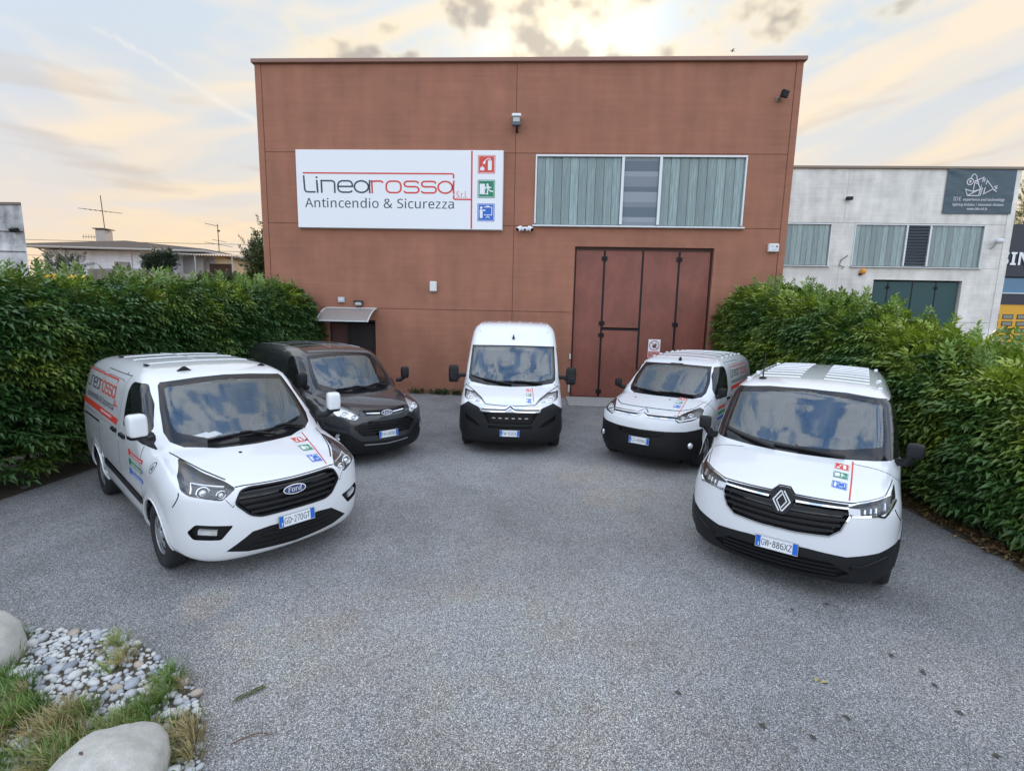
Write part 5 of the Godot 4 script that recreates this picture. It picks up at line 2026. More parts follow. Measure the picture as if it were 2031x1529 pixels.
func box_part(called: String, x0: float, y0: float, x1: float, y1: float, z0: float, z1: float, mt: Material, o: Node, bevel := 0.0, label := "") -> MeshInstance3D:
	return part(called, MB.new().box(Vector3((x0 + x1) * 0.5, (y0 + y1) * 0.5, (z0 + z1) * 0.5), Vector3(x1 - x0, y1 - y0, absf(z1 - z0)), bevel), mt, o, label)


func bx(m: MB, x0: float, y0: float, x1: float, y1: float, z0: float, z1: float) -> void:
	m.box(Vector3((x0 + x1) * 0.5, (y0 + y1) * 0.5, (z0 + z1) * 0.5), Vector3(x1 - x0, y1 - y0, absf(z1 - z0)))


# a band of upright glass troughs with louvres in the middle; coordinates relative to the facade at z
func glazing(o: Node3D, x0: float, x1: float, y0: float, y1: float, m0: float, m1: float, z: float, frame: Material, panes: Array, louvre: Material, open := false) -> void:
	var w := Node3D.new()
	w.name = "window"
	var k := 0
	while o.has_node(NodePath(w.name)):
		k += 1
		w.name = "window_%03d" % k
	o.add_child(w)
	var fm := MB.new()
	fm.box(Vector3((x0 + x1) * 0.5, y1 - 0.03, z - 0.02), Vector3(x1 - x0, 0.06, 0.10), 0.006)
	fm.box(Vector3((x0 + x1) * 0.5, y0 - 0.01, z + 0.02), Vector3(x1 - x0 + 0.10, 0.05, 0.20), 0.008)
	for x in [x0 + 0.025, x1 - 0.025]:
		fm.box(Vector3(x, (y0 + y1) * 0.5, z - 0.02), Vector3(0.05, y1 - y0 - 0.12, 0.10), 0.006)
	for x in [m0, m1]:
		if x > x0 and x < x1:
			fm.box(Vector3(x, (y0 + y1) * 0.5, z - 0.02), Vector3(0.085, y1 - y0 - 0.12, 0.10), 0.006)
	part("frame", fm, frame, w)
	var spans := [[x0 + 0.05, m0 - 0.045], [m1 + 0.045, x1 - 0.05]]
	for sp in spans:
		if sp[1] - sp[0] < 0.2:
			continue
		var cnt := roundi((sp[1] - sp[0]) / 0.265)
		for i in cnt:
			var a: float = lerpf(sp[0], sp[1], float(i) / cnt) + 0.006
			var b: float = lerpf(sp[0], sp[1], float(i + 1) / cnt) - 0.006
			var pm := MB.new()
			pm.x = Transform3D(Basis(Vector3.UP, rng.randf_range(-0.012, 0.012)) * Basis(Vector3.RIGHT, rng.randf_range(-0.008, 0.008)), Vector3((a + b) * 0.5, (y0 + y1) * 0.5, z - 0.06))
			var hw := (b - a) * 0.5
			var hy := (y1 - y0) * 0.5 - 0.055
			# slightly bowed face with turned-in flanges
			var pr := []
			for s in 7:
				var u := s / 3.0 - 1.0
				pr.append(Vector3(u * hw, 0, 0.010 * (1.0 - u * u)))
			for s in 6:
				var n0 := Vector3(pr[s].x * 0.8, 0, 1).normalized()
				var n1 := Vector3(pr[s + 1].x * 0.8, 0, 1).normalized()
				var y := Vector3(0, hy, 0)
				var u0 := s / 6.0
				var u1 := (s + 1) / 6.0
				pm.tri(pr[s] - y, pr[s + 1] - y, pr[s + 1] + y, n0, n1, n1, Vector2(u0, 1), Vector2(u1, 1), Vector2(u1, 0))
				pm.tri(pr[s] - y, pr[s + 1] + y, pr[s] + y, n0, n1, n0, Vector2(u0, 1), Vector2(u1, 0), Vector2(u0, 0))
			pm.box(Vector3(-hw + 0.003, 0, -0.02), Vector3(0.006, hy * 2, 0.04))
			pm.box(Vector3(hw - 0.003, 0, -0.02), Vector3(0.006, hy * 2, 0.04))
			part("glass_pane", pm, panes[(i * 7 + int(sp[0] * 3.0) + rng.randi_range(0, 1)) % panes.size()], w)
	if m1 - m0 > 0.2:
		var cnt2 := 14
		for i in cnt2:
			var y: float = lerpf(y0 + 0.07, y1 - 0.09, float(i) / (cnt2 - 1))
			var lm := MB.new()
			lm.x = Transform3D(Basis(Vector3.RIGHT, 0.95 if open else 0.16), Vector3((m0 + m1) * 0.5, y, z - 0.06))
			lm.box(Vector3.ZERO, Vector3(m1 - m0 - 0.10, (y1 - y0) / cnt2 * 1.06, 0.008), 0.002)
			part("louvre_slat", lm, louvre if open else M.louvres[(i * 5 + i / 3) % 3], w)


func pane_materials() -> Array:
	var out := []
	for k in 5:
		var f := noise(0.018, 5, 40 + k)
		var s := 128
		var im := Image.create(s, 256, false, Image.FORMAT_RGB8)
		for j in 256:
			for i in s:
				# lime and dirt that ran down: drawn out along the height
				var a := f.get_noise_2d(i * 1.4, j * 0.22)
				var b := f.get_noise_2d(i * 3.0 + 300.0, j * 0.7)
				var white := clampf(smoothstep(0.0 - 0.08 * k, 0.45, a + 0.4 * b) * (0.10 + 0.09 * k) + 0.10 * k, 0.0, 0.75)
				var base := Color(0.35, 0.43, 0.42).lerp(Color(0.56, 0.66, 0.65), white)
				im.set_pixel(i, j, Color(base.r * (1.0 + 0.10 * b), base.g * (1.0 + 0.10 * b), base.b * (1.0 + 0.10 * b)))
		var m := mat(1, 1, 1, 0.20)
		m.albedo_texture = ImageTexture.create_from_image(im)
		m.metallic_specular = 0.75
		out.append(m)
	return out


# folding gate of four leaves; x = the five edges
func folding_gate(o: Node3D, xs: Array, h: float, z: float, leaf_mt: Material, seam_mt: Material, wicket: float) -> void:
	for k in 4:
		var a: float = xs[k] + 0.018
		var b: float = xs[k + 1] - 0.018
		var lm := MB.new()
		if k == 1 and wicket > 0.0:
			lm.box(Vector3((a + b) * 0.5, (h + wicket) * 0.5 + 0.03, z), Vector3(b - a, h - wicket - 0.06, 0.06), 0.008)
		else:
			lm.box(Vector3((a + b) * 0.5, h * 0.5 + 0.02, z), Vector3(b - a, h - 0.04, 0.06), 0.008)
		var leaf := part("gate_leaf", lm, leaf_mt, o)
		if k == 1 and wicket > 0.0:
			var wm := MB.new()
			wm.box(Vector3((a + b) * 0.5, wicket * 0.5, z + 0.004), Vector3(b - a, wicket - 0.05, 0.055), 0.008)
			wm.box(Vector3(b - 0.10, 1.02, z + 0.045), Vector3(0.05, 0.16, 0.03), 0.008)
			part("wicket_door", wm, leaf_mt, o)
			part("rubber_seal", MB.new().box(Vector3((a + b) * 0.5, wicket, z + 0.012), Vector3(b - a, 0.055, 0.05), 0.01), seam_mt, o)
		if k < 3:
			part("rubber_seal", MB.new().box(Vector3(xs[k + 1], h * 0.5 + 0.02, z + 0.006), Vector3(0.07, h - 0.06, 0.075), 0.015), seam_mt, o)
		if k == 0 or k == 2:
			for y in ([4.55, 2.49, 2.10, 0.23] if k == 0 else [4.55, 2.49, 0.23]):
				var hm := MB.new()
				for s in [-1.0, 1.0]:
					hm.box(Vector3(xs[k + 1] + s * 0.055, y, z + 0.052), Vector3(0.07, 0.13, 0.02), 0.005)
					hm.box(Vector3(xs[k + 1] + s * 0.055, y, z + 0.066), Vector3(0.03, 0.05, 0.014), 0.004)
				hm.tube([Vector3(xs[k + 1], y - 0.09, z + 0.06), Vector3(xs[k + 1], y + 0.09, z + 0.06)], 0.022, 8)
				part("hinge", hm, seam_mt, leaf)


func workshop() -> void:
	var o := thing("workshop_building", "tall rust brown industrial building with a long glass band and folding gate", "building")
	var z := -15.8
	var wall := plaster(Color(0.602, 0.412, 0.328), 50, 0.10)
	M.brown = wall
	var joint := mat(0.10, 0.045, 0.030, 0.9)
	var g := 0.008
	# facade panels between the joints
	var put := func(rects: Array) -> void:
		var m := MB.new()
		for r in rects:
			bx(m, r[0], r[1], r[2], r[3], z, z - 0.30)
		part("wall_panel", m, wall, o)
	put.call([[-8.9 + g, 7.70 + g, -0.84 - g, 10.30]])
	put.call([[-0.84 + g, 7.70 + g, 7.46 - g, 10.30]])
	put.call([[-8.9 + g, 5.51 + g, -0.84 - g, 7.70 - g]])
	put.call([[-0.84 + g, 5.51 + g, -0.20, 7.70 - g], [-0.20, 7.66, 6.28, 7.70 - g]])
	put.call([[6.28, 5.51 + g, 7.46 - g, 7.70 - g]])
	put.call([[-8.9 + g, 2.815 + g, -0.84 - g, 5.51 - g]])
	put.call([[-0.84 + g, 2.815 + g, 1.13, 5.51 - g], [1.13, 4.90, 5.50, 5.51 - g], [5.50, 2.815 + g, 7.46 - g, 5.51 - g]])
	put.call([[-8.9 + g, -0.1, -7.0, 2.815 - g], [-7.0, 2.42, -5.40, 2.815 - g], [-5.40, -0.1, -0.84 - g, 2.815 - g]])
	put.call([[-0.84 + g, -0.1, 1.13, 2.815 - g]])
	put.call([[5.50, -0.1, 7.46 - g, 2.815 - g]])
	# corner strips
	box_part("corner_pilaster", -9.10, -0.1, -8.9 - g, 10.30, z + 0.012, z - 0.30, wall, o)
	box_part("corner_pilaster", 7.46 + g, -0.1, 7.66, 10.30, z + 0.012, z - 0.30, wall, o)
	# sealant in the joints
	var m := MB.new()
	for x in [-8.9, 7.46]:
		bx(m, x - 0.02, 0, x + 0.02, 10.28, z - 0.016, z - 0.06)
	bx(m, -0.86, 0, -0.82, 10.28, z - 0.016, z - 0.06)
	for y in [2.815, 5.51, 7.70]:
		for r in [[-8.88, -0.86], [-0.82, 7.44]]:
			if y < 3.0 and r[0] > -1.0:
				bx(m, r[0], y - 0.02, 1.10, y + 0.02, z - 0.016, z - 0.06)
				bx(m, 5.52, y - 0.02, r[1], y + 0.02, z - 0.016, z - 0.06)
			else:
				bx(m, r[0], y - 0.02, r[1], y + 0.02, z - 0.016, z - 0.06)
	part("joint_sealant", m, joint, o)
	# coping, roof, other walls
	m = MB.new()
	m.box(Vector3(-0.72, 10.36, z - 0.12), Vector3(16.90, 0.12, 0.44), 0.012)
	m.box(Vector3(-9.02, 10.36, z - 10.4), Vector3(0.30, 0.118, 20.0), 0.012)
	m.box(Vector3(7.58, 10.36, z - 10.4), Vector3(0.30, 0.118, 20.0), 0.012)
	part("roof_coping", m, mat(0.26, 0.14, 0.105, 0.6), o)
	box_part("side_wall", -9.08, -0.1, -8.78, 10.29, z - 0.305, z - 20.3, wall, o)
	box_part("side_wall", 7.34, -0.1, 7.64, 10.29, z - 0.305, z - 20.3, wall, o)
	box_part("rear_wall", -8.78, -0.1, 7.34, 10.29, z - 20.0, z - 20.3, wall, o)
	box_part("roof", -8.78, 9.9, 7.34, 10.1, z - 0.305, z - 20.0, M.concrete, o)
	box_part("inner_floor", -8.78, -0.1, 7.34, 0.01, z - 0.05, z - 20.0, M.concrete, o)
	# glass band
	var panes := pane_materials()
	M.panes = panes
	var alu := mat(0.60, 0.62, 0.63, 0.35, 0.3)
	M.alu = alu
	var slat := mat(0.24, 0.28, 0.32, 0.12)
	slat.metallic_specular = 0.8
	M.slat = slat
	M.louvres = [slat, mat(0.16, 0.20, 0.24, 0.10), mat(0.32, 0.36, 0.40, 0.15)]
	glazing(o, -0.20, 6.28, 5.52, 7.66, 2.52, 3.68, z, alu, panes, slat)
	# gate
	var leaf := mat(1, 1, 1, 0.55)
	leaf.albedo_texture = grain(512, Color(0.50, 0.290, 0.235), [[noise(0.006, 4, 60), 0.16], [noise(0.03, 4, 61), 0.10], [noise(0.4, 2, 62), 0.05]])
	leaf.uv1_triplanar = true
	leaf.uv1_world_triplanar = true
	leaf.uv1_scale = Vector3(0.3, 0.2, 0.3)
	folding_gate(o, [1.17, 2.10, 3.32, 4.47, 5.46], 4.80, z - 0.16, leaf, M.black, 2.29)
	m = MB.new()
	bx(m, 1.13, 4.80, 5.50, 4.90, z - 0.13, z - 0.30)
	bx(m, 1.13, -0.05, 1.17, 4.80, z - 0.10, z - 0.30)
	bx(m, 5.46, -0.05, 5.50, 4.80, z - 0.10, z - 0.30)
	part("gate_frame", m, mat(0.06, 0.022, 0.016, 0.6), o)
	box_part("threshold", 1.17, -0.05, 5.46, 0.02, z - 0.10, z - 0.30, M.black, o)
	# side door in its niche under the canopy
	m = MB.new()
	bx(m, -6.35, 0.0, -5.46, 2.30, z - 0.20, z - 0.26)
	part("side_door", m, mat(0.022, 0.014, 0.013, 0.6), o)
	m = MB.new()
	bx(m, -7.0, 0.0, -6.42, 2.30, z - 0.17, z - 0.26)
	part("door_side_panel", m, mat(0.10, 0.045, 0.036, 0.6), o)
	m = MB.new()
	for x in [-6.98, -6.385, -5.43]:
		bx(m, x - 0.035, 0.0, x + 0.035, 2.34, z - 0.12, z - 0.27)
	bx(m, -7.0, 2.34, -5.40, 2.42, z - 0.12, z - 0.27)
	part("door_frame", m, mat(0.030, 0.020, 0.018, 0.6), o)

	# --- things on the wall
	sign_board(z)
	var t := thing("wall_floodlight", "small grey floodlight with white top high on the middle joint of the brown wall", "floodlight", Vector3(-0.82, 8.53, z))
	part("lamp_body", MB.new().box(Vector3(0, 0.02, 0.20), Vector3(0.27, 0.26, 0.14), 0.02), mat(0.10, 0.105, 0.11, 0.5), t)
	part("lamp_hood", MB.new().box(Vector3(0, 0.19, 0.19), Vector3(0.28, 0.09, 0.18), 0.02), M.label_white, t)
	part("lamp_glass", MB.new().box(Vector3(0, 0.05, 0.274), Vector3(0.20, 0.12, 0.01), 0.003), mat(0.45, 0.45, 0.42, 0.2), t)
	m = MB.new()
	m.tube([Vector3(0.02, -0.10, 0.16), Vector3(0.02, -0.20, 0.13), Vector3(0.02, -0.22, 0.0)], 0.03, 8)
	part("bracket", m, M.black_soft, t)
	t = thing("wall_floodlight", "small black tilted floodlight near the top right corner of the brown wall", "floodlight", Vector3(7.08, 9.30, z))
	m = MB.new()
	m.x = Transform3D(Basis(Vector3.UP, 0.5) * Basis(Vector3.RIGHT, 0.35), Vector3(0.02, 0.02, 0.22))
	m.box(Vector3.ZERO, Vector3(0.24, 0.20, 0.12), 0.02)
	part("lamp_body", m, M.black, t)
	m = MB.new()
	m.tube([Vector3(-0.06, -0.04, 0.0), Vector3(-0.06, -0.04, 0.14), Vector3(0.0, 0.0, 0.2)], 0.035, 8)
	m.box(Vector3(-0.06, -0.04, 0.012), Vector3(0.14, 0.14, 0.024), 0.008)
	part("bracket", m, mat(0.22, 0.16, 0.13, 0.6), t)
	t = thing("security_camera", "cluster of two white cameras with a dark sensor between, left below the glass band", "camera", Vector3(-0.485, 5.40, z))
	part("camera_base", MB.new().box(Vector3(0, 0.0, 0.06), Vector3(0.20, 0.12, 0.12), 0.02), M.label_white, t)
	for s in [-1.0, 1.0]:
		m = MB.new()
		m.x = Transform3D(Basis(Vector3.UP, s * 0.7) * Basis(Vector3.RIGHT, 0.45), Vector3(s * 0.16, 0.01, 0.14))
		m.box(Vector3(0, 0, 0.02), Vector3(0.13, 0.13, 0.20), 0.03)
		var cb := part("camera_body", m, M.label_white, t)
		var lm := MB.new()
		lm.x = m.x * Transform3D(Basis(Vector3.RIGHT, PI / 2), Vector3(0, 0, 0.12))
		lm.lathe([Vector2(0.055, 0), Vector2(0.05, 0.012), Vector2(0, 0.014)], 14)
		part("camera_lens", lm, M.gloss_black, cb)
	part("sensor", MB.new().blob(Vector3(0, -0.03, 0.13), Vector3(0.04, 0.04, 0.04), 1.0, 8), M.gloss_black, t)
	t = thing("junction_box", "white upright box on the brown wall above the tall van", "box", Vector3(-3.435, 3.555, z))
	part("box_body", MB.new().box(Vector3(0, 0, 0.05), Vector3(0.23, 0.33, 0.10), 0.02), mat(0.62, 0.63, 0.60, 0.5), t)
	part("box_lid", MB.new().box(Vector3(0, 0.0, 0.104), Vector3(0.19, 0.28, 0.012), 0.004), mat(0.68, 0.69, 0.66, 0.5), t)
	t = thing("alarm_box", "small grey box with a light panel, above the left end of the door canopy", "box", Vector3(-6.52, 3.07, z))
	part("box_body", MB.new().box(Vector3(0, 0, 0.04), Vector3(0.22, 0.18, 0.08), 0.015), mat(0.45, 0.47, 0.50, 0.5), t)
	part("box_lid", MB.new().box(Vector3(0, 0.005, 0.084), Vector3(0.16, 0.10, 0.012), 0.004), mat(0.60, 0.63, 0.68, 0.4), t)
	t = thing("bulkhead_lamp", "oval wall lamp with dark rim above the door canopy", "lamp", Vector3(-5.935, 2.96, z))
	m = MB.new()
	m.prism(PackedVector2Array(rrect(-0.145, -0.085, 0.145, 0.085, 0.08, 6)), 0.0, 0.09)
	m.prism(PackedVector2Array(rrect(-0.15, 0.02, 0.15, 0.10, 0.07, 6)), 0.0, 0.12)
	part("lamp_body", m, mat(0.09, 0.09, 0.10, 0.5), t)
	part("lamp_glass", MB.new().blob(Vector3(0, -0.02, 0.088), Vector3(0.115, 0.055, 0.05), 0.7, 10), mat(0.45, 0.44, 0.42, 0.25), t)
	t = thing("siren_box", "white alarm siren box with a small triangle by the right corner of the brown wall", "alarm box", Vector3(7.27, 4.93, z))
	part("box_body", MB.new().box(Vector3(0, 0, 0.06), Vector3(0.31, 0.25, 0.12), 0.02), mat(0.68, 0.69, 0.70, 0.5), t)
	m = MB.new()
	m.tris(fill([Vector2(0.04, 0.01), Vector2(0.12, 0.01), Vector2(0.08, 0.08)]), 0.1225)
	part("warning_triangle", m, mat(0.30, 0.05, 0.04, 0.5), t)
	m = MB.new()
	m.tris(stroke(arc(Vector2(-0.06, 0.04), 0.035, 0.035, 0, 345, 12), 0.008, true), 0.1225)
	m.tris(fill([Vector2(-0.06, -0.07), Vector2(0.10, -0.06), Vector2(0.10, -0.045), Vector2(-0.06, -0.055)]), 0.1225)
	part("printed_mark", m, mat(0.35, 0.42, 0.52, 0.5), t)
	for y in [1.38, 0.32]:
		t = thing("gate_sensor", "small pale sensor box on the left gate jamb, %s" % ("upper of two" if y > 1.0 else "lower of two near the ground"), "sensor", Vector3(1.10, y, z))
		part("box_body", MB.new().box(Vector3(0, 0, 0.03), Vector3(0.06, 0.17 if y > 1.0 else 0.24, 0.06), 0.01), mat(0.55, 0.56, 0.52, 0.5), t)
	# notice on the gate
	t = thing("gate_notice", "white no entry notice with a raised hand on the folding gate", "sign", Vector3(3.85, 1.70, z - 0.125))
	part("board", MB.new().box(Vector3(0, 0, 0.004), Vector3(0.39, 0.60, 0.006), 0.001), M.label_white, t)
	m = MB.new()
	m.tris(stroke(arc(Vector2(0, 0.10), 0.15, 0.15, 0, 345, 24), 0.026, true), 0.0085)
	m.tris(stroke([Vector2(-0.105, 0.205), Vector2(0.105, -0.005)], 0.024), 0.0100)
	m.tris(fill([Vector2(-0.18, -0.28), Vector2(0.18, -0.28), Vector2(0.18, -0.10), Vector2(-0.18, -0.10)]), 0.0085)
	part("red_print", m, mat(0.50, 0.09, 0.06, 0.5), t)
	m = MB.new()
	m.tris(fill([Vector2(-0.04, 0.02), Vector2(0.05, 0.02), Vector2(0.07, 0.11), Vector2(-0.02, 0.12), Vector2(-0.075, 0.09)]), 0.0092)
	for k in 4:
		m.tris(stroke([Vector2(-0.005 + k * 0.024, 0.10), Vector2(0.0 + k * 0.026, 0.175 - absf(k - 1.3) * 0.012)], 0.019), 0.0092)
	part("hand_print", m, M.ink, t)
	m = MB.new()
	m.tris(text("VIETATO L'ACCESSO", 0.028, Vector2(-0.15, -0.165), true, 0.30), 0.0095)
	m.tris(text("AI NON ADDETTI", 0.028, Vector2(-0.13, -0.235), true, 0.26), 0.0095)
	part("white_print", m, M.label_white, t)
	# curved door canopy
	t = thing("door_canopy", "curved translucent canopy with pale frame over the side door", "canopy", Vector3(0, 0, z))
	m = MB.new()
	var sec := []
	for k in 9:
		var a := k / 8.0
		sec.append(Vector2(0.02 + 0.90 * a, 2.80 - 0.42 * pow(a, 1.9)))
	for k in 8:
		var nn := Vector3(0, 1, 0.5 * (k / 8.0))
		m.quad(Vector3(-6.98, sec[k].y, sec[k].x), Vector3(-5.36, sec[k].y, sec[k].x), Vector3(-5.36, sec[k + 1].y, sec[k + 1].x), Vector3(-6.98, sec[k + 1].y, sec[k + 1].x), nn)
	var sh := mat(0.30, 0.27, 0.25, 0.3)
	sh.albedo_color.a = 0.85
	sh.transparency = BaseMaterial3D.TRANSPARENCY_ALPHA
	part("canopy_sheet", m, sh, t)
	for x in [-7.0, -5.34]:
		var path := []
		for q in sec:
			path.append(Vector3(x, q.y, q.x))
		part("canopy_arm", MB.new().tube(path, 0.026, 8), mat(0.50, 0.51, 0.50, 0.4), t)
	part("canopy_rail", MB.new().box(Vector3(-6.17, 2.385, 0.92), Vector3(1.70, 0.04, 0.05), 0.01), mat(0.55, 0.57, 0.58, 0.4), t)
	part("canopy_rail", MB.new().box(Vector3(-6.17, 2.80, 0.03), Vector3(1.70, 0.05, 0.05), 0.01), mat(0.55, 0.57, 0.58, 0.4), t)


func sign_board(z: float) -> void:
	var t := thing("company_sign", "large white board with a two colour word mark on the brown wall", "sign", Vector3(-4.52, 6.545, z))
	var hw := 3.31
	var hh := 1.19
	part("board", MB.new().box(Vector3(0, 0, 0.09), Vector3(hw * 2, hh * 2, 0.10), 0.006), M.label_white, t)
	part("board_edge", MB.new().box(Vector3(0, 0, 0.03), Vector3(hw * 2 + 0.03, hh * 2 + 0.03, 0.05), 0.006), mat(0.55, 0.53, 0.50, 0.5), t)
	var f := 0.1425
	var k := 4.87
	for it in wordmark():
		var m := MB.new()
		m.tris(place(it[1], Vector2(-3.10, -0.12), k, k * 0.92), f)
		part("word_mark", m, M.red if it[0] == "red" else M.ink, t)
	var m2 := MB.new()
	m2.tris(text("Antincendio & Sicurezza", 0.285, Vector2(-3.06, -0.565), false, 4.83), f)
	part("lettering", m2, M.ink, t)
	m2 = MB.new()
	m2.tris(text("S.r.l.", 0.19, Vector2(1.85, -0.235), false, 0.34), f)
	part("lettering", m2, M.red, t)
	m2 = MB.new()
	m2.tris(fill([Vector2(2.305, -1.17), Vector2(2.355, -1.17), Vector2(2.355, 1.17), Vector2(2.305, 1.17)]), f)
	part("red_line", m2, M.red, t)
	for i in 3:
		var lift := f
		for it in pictogram(i):
			var m := MB.new()
			m.tris(place(it[1], Vector2(2.52, [0.50, -0.23, -0.94][i]), 0.545), lift)
			part("pictogram", m, {"red": M.red, "green": M.green, "blue": M.blue, "white": M.label_white}[it[0]], t)
			lift += 0.003


func neighbours() -> void:
	# pale twin of the brown building, farther back on the right
	var o := thing("white_building", "off-white industrial building with dark green folding gate and glass bands, right of the brown one", "building")
	var z := -26.0
	var wall := plaster(Color(0.85, 0.84, 0.81), 70, 0.13)
	var g := 0.008
	var put := func(rects: Array) -> void:
		var m := MB.new()
		for r in rects:
			bx(m, r[0], r[1], r[2], r[3], z, z - 0.30)
		part("wall_panel", m, wall, o)
	put.call([[7.9, 7.70 + g, 15.38 - g, 10.30]])
	put.call([[15.38 + g, 7.70 + g, 23.2 - g, 10.30]])
	put.call([[7.9, 5.55 + g, 8.5, 7.70 - g]])
	put.call([[14.82, 5.55 + g, 15.95, 7.70 - g]])
	put.call([[22.26, 5.55 + g, 23.2 - g, 7.70 - g]])
	put.call([[7.9, 2.83 + g, 15.38 - g, 5.55 - g]])
	put.call([[15.38 + g, 2.83 + g, 17.19, 5.55 - g], [17.19, 4.92, 21.55, 5.55 - g], [21.55, 2.83 + g, 23.2 - g, 5.55 - g]])
	put.call([[7.9, -0.1, 17.19, 2.83 - g]])
	put.call([[21.55, -0.1, 23.2 - g, 2.83 - g]])
	box_part("corner_pilaster", 23.2 + g, -0.1, 23.56, 10.30, z + 0.012, z - 0.30, wall, o)
	var m := MB.new()
	bx(m, 15.36, 0, 15.40, 10.28, z - 0.016, z - 0.06)
	bx(m, 23.18, 0, 23.22, 10.28, z - 0.016, z - 0.06)
	for y in [2.83, 5.55, 7.70]:
		bx(m, 7.9, y - 0.02, 15.35, y + 0.02, z - 0.016, z - 0.06)
		bx(m, 15.41, y - 0.02, 17.1 if y < 3.0 else 23.17, y + 0.02, z - 0.016, z - 0.06)
	part("joint_sealant", m, mat(0.36, 0.34, 0.30, 0.9), o)
	m = MB.new()
	m.box(Vector3(15.75, 10.36, z - 0.12), Vector3(15.9, 0.12, 0.44), 0.012)
	part("roof_coping", m, mat(0.24, 0.19, 0.14, 0.6), o)
	box_part("side_wall", 23.24, -0.1, 23.54, 10.29, z - 0.305, z - 20.3, wall, o)
	box_part("side_wall", 7.9, -0.1, 8.2, 10.29, z - 0.305, z - 20.3, wall, o)
	box_part("rear_wall", 8.2, -0.1, 23.24, 10.29, z - 20.0, z - 20.3, wall, o)
	box_part("roof", 8.2, 9.9, 23.24, 10.1, z - 0.305, z - 20.0, M.concrete, o)
	box_part("inner_floor", 8.2, -0.1, 23.24, 0.01, z - 0.05, z - 20.0, M.concrete, o)
	glazing(o, 8.5, 14.82, 5.55, 7.67, 8.5, 8.5, z, M.alu, M.panes, M.slat)
	glazing(o, 15.95, 22.26, 5.55, 7.67, 18.52, 19.66, z, M.alu, M.panes, M.slat, true)
	folding_gate(o, [17.23, 18.01, 19.23, 20.39, 21.51], 4.85, z - 0.16, mat(0.012, 0.060, 0.060, 0.5), M.black, 0.0)
	# lime and soot that ran down the face: thin sheets of dirt with ragged outlines
	banner(z)
	var t := thing("wall_floodlight", "small dark floodlight on the white building's upper joint", "floodlight", Vector3(15.42, 8.85, z))
	part("lamp_body", MB.new().box(Vector3(0, 0, 0.16), Vector3(0.30, 0.16, 0.16), 0.02), M.black_soft, t)
	part("bracket", MB.new().tube([Vector3(0, -0.02, 0), Vector3(0, -0.02, 0.14)], 0.03), M.silver, t)
	t = thing("warning_beacon", "orange warning beacon on the white building above its gate", "beacon", Vector3(16.5, 5.25, z))
	part("beacon_dome", MB.new().blob(Vector3(0.03, 0.05, 0.14), Vector3(0.13, 0.14, 0.13), 0.8, 10), mat(0.75, 0.32, 0.03, 0.3), t)
	part("bracket", MB.new().box(Vector3(-0.05, -0.09, 0.08), Vector3(0.12, 0.07, 0.16), 0.01), M.black_soft, t)
	t = thing("wall_lamp", "white wall lamp beside the right end of the white building's windows", "lamp", Vector3(22.72, 6.72, z))
	part("lamp_head", MB.new().blob(Vector3(0.05, 0.14, 0.28), Vector3(0.19, 0.13, 0.15), 0.7, 10), mat(0.62, 0.64, 0.66, 0.4), t)
	part("lamp_arm", MB.new().tube([Vector3(-0.05, -0.18, 0.0), Vector3(-0.09, -0.14, 0.16), Vector3(-0.04, 0.06, 0.26)], 0.035, 8), mat(0.45, 0.46, 0.47, 0.4), t)
	t = thing("hanging_cable", "thin loose cable hanging on the white building between its two glass bands", "cable", Vector3(0, 0, z))
	part("wire", MB.new().tube([Vector3(15.75, 6.1, 0.04), Vector3(15.42, 5.85, 0.05), Vector3(15.36, 5.6, 0.05), Vector3(15.62, 5.5, 0.06), Vector3(15.5, 5.42, 0.05)], 0.018, 5), M.black_soft, t)

	# black and yellow building at the right edge
	o = thing("black_yellow_building", "black and yellow building with blue windows and large white letters at the right edge", "building")
	z = -34.0
	var black := mat(0.020, 0.024, 0.036, 0.5)
	var yellow := mat(0.70, 0.36, 0.02, 0.5)
	box_part("upper_wall", 26, 5.95, 50, 9.3, z, z - 14, black, o)
	box_part("lower_wall", 26, 4.15, 50, 4.85, z, z - 14, black, o)
	box_part("ground_wall", 26, 0, 50, 4.15, z - 0.05, z - 14, yellow, o)
	m = MB.new()
	m.x = Transform3D(Basis.IDENTITY, Vector3(30.35, 6.70, z))
	m.tris(text("SINE", 0.82, Vector2.ZERO, true), 0.06)
	part("lettering", m, M.label_white, o)
	for k in 8:
		var x := 28.0 + k * 2.6
		box_part("window", x + 0.05, 4.92, x + 2.55, 5.88, z - 0.12, z - 0.16, mat(0.06, 0.16, 0.26, 0.1), o)
		box_part("window_post", x - 0.05, 4.85, x + 0.05, 5.95, z - 0.02, z - 0.18, M.alu, o)
	box_part("window_sill", 26, 4.85, 50, 4.91, z + 0.05, z - 0.18, M.alu, o)
	for i in 4:
		for j in 5:
			var x := 30.2 + i * 0.92
			var y := 3.18 - j * 0.46
			var w := box_part("gate_window", x, y, x + 0.70, y + 0.32, z - 0.04, z - 0.07, M.gloss_black, o)
			box_part("pane", x + 0.06, y + 0.05, x + 0.64, y + 0.27, z - 0.035, z - 0.045, mat(0.22, 0.22, 0.17, 0.25), w)

	# grey concrete block at the left edge
	o = thing("grey_building", "grey bare concrete building cut by the left edge", "building")
	var grey := plaster(Color(0.70, 0.70, 0.70), 80, 0.5)
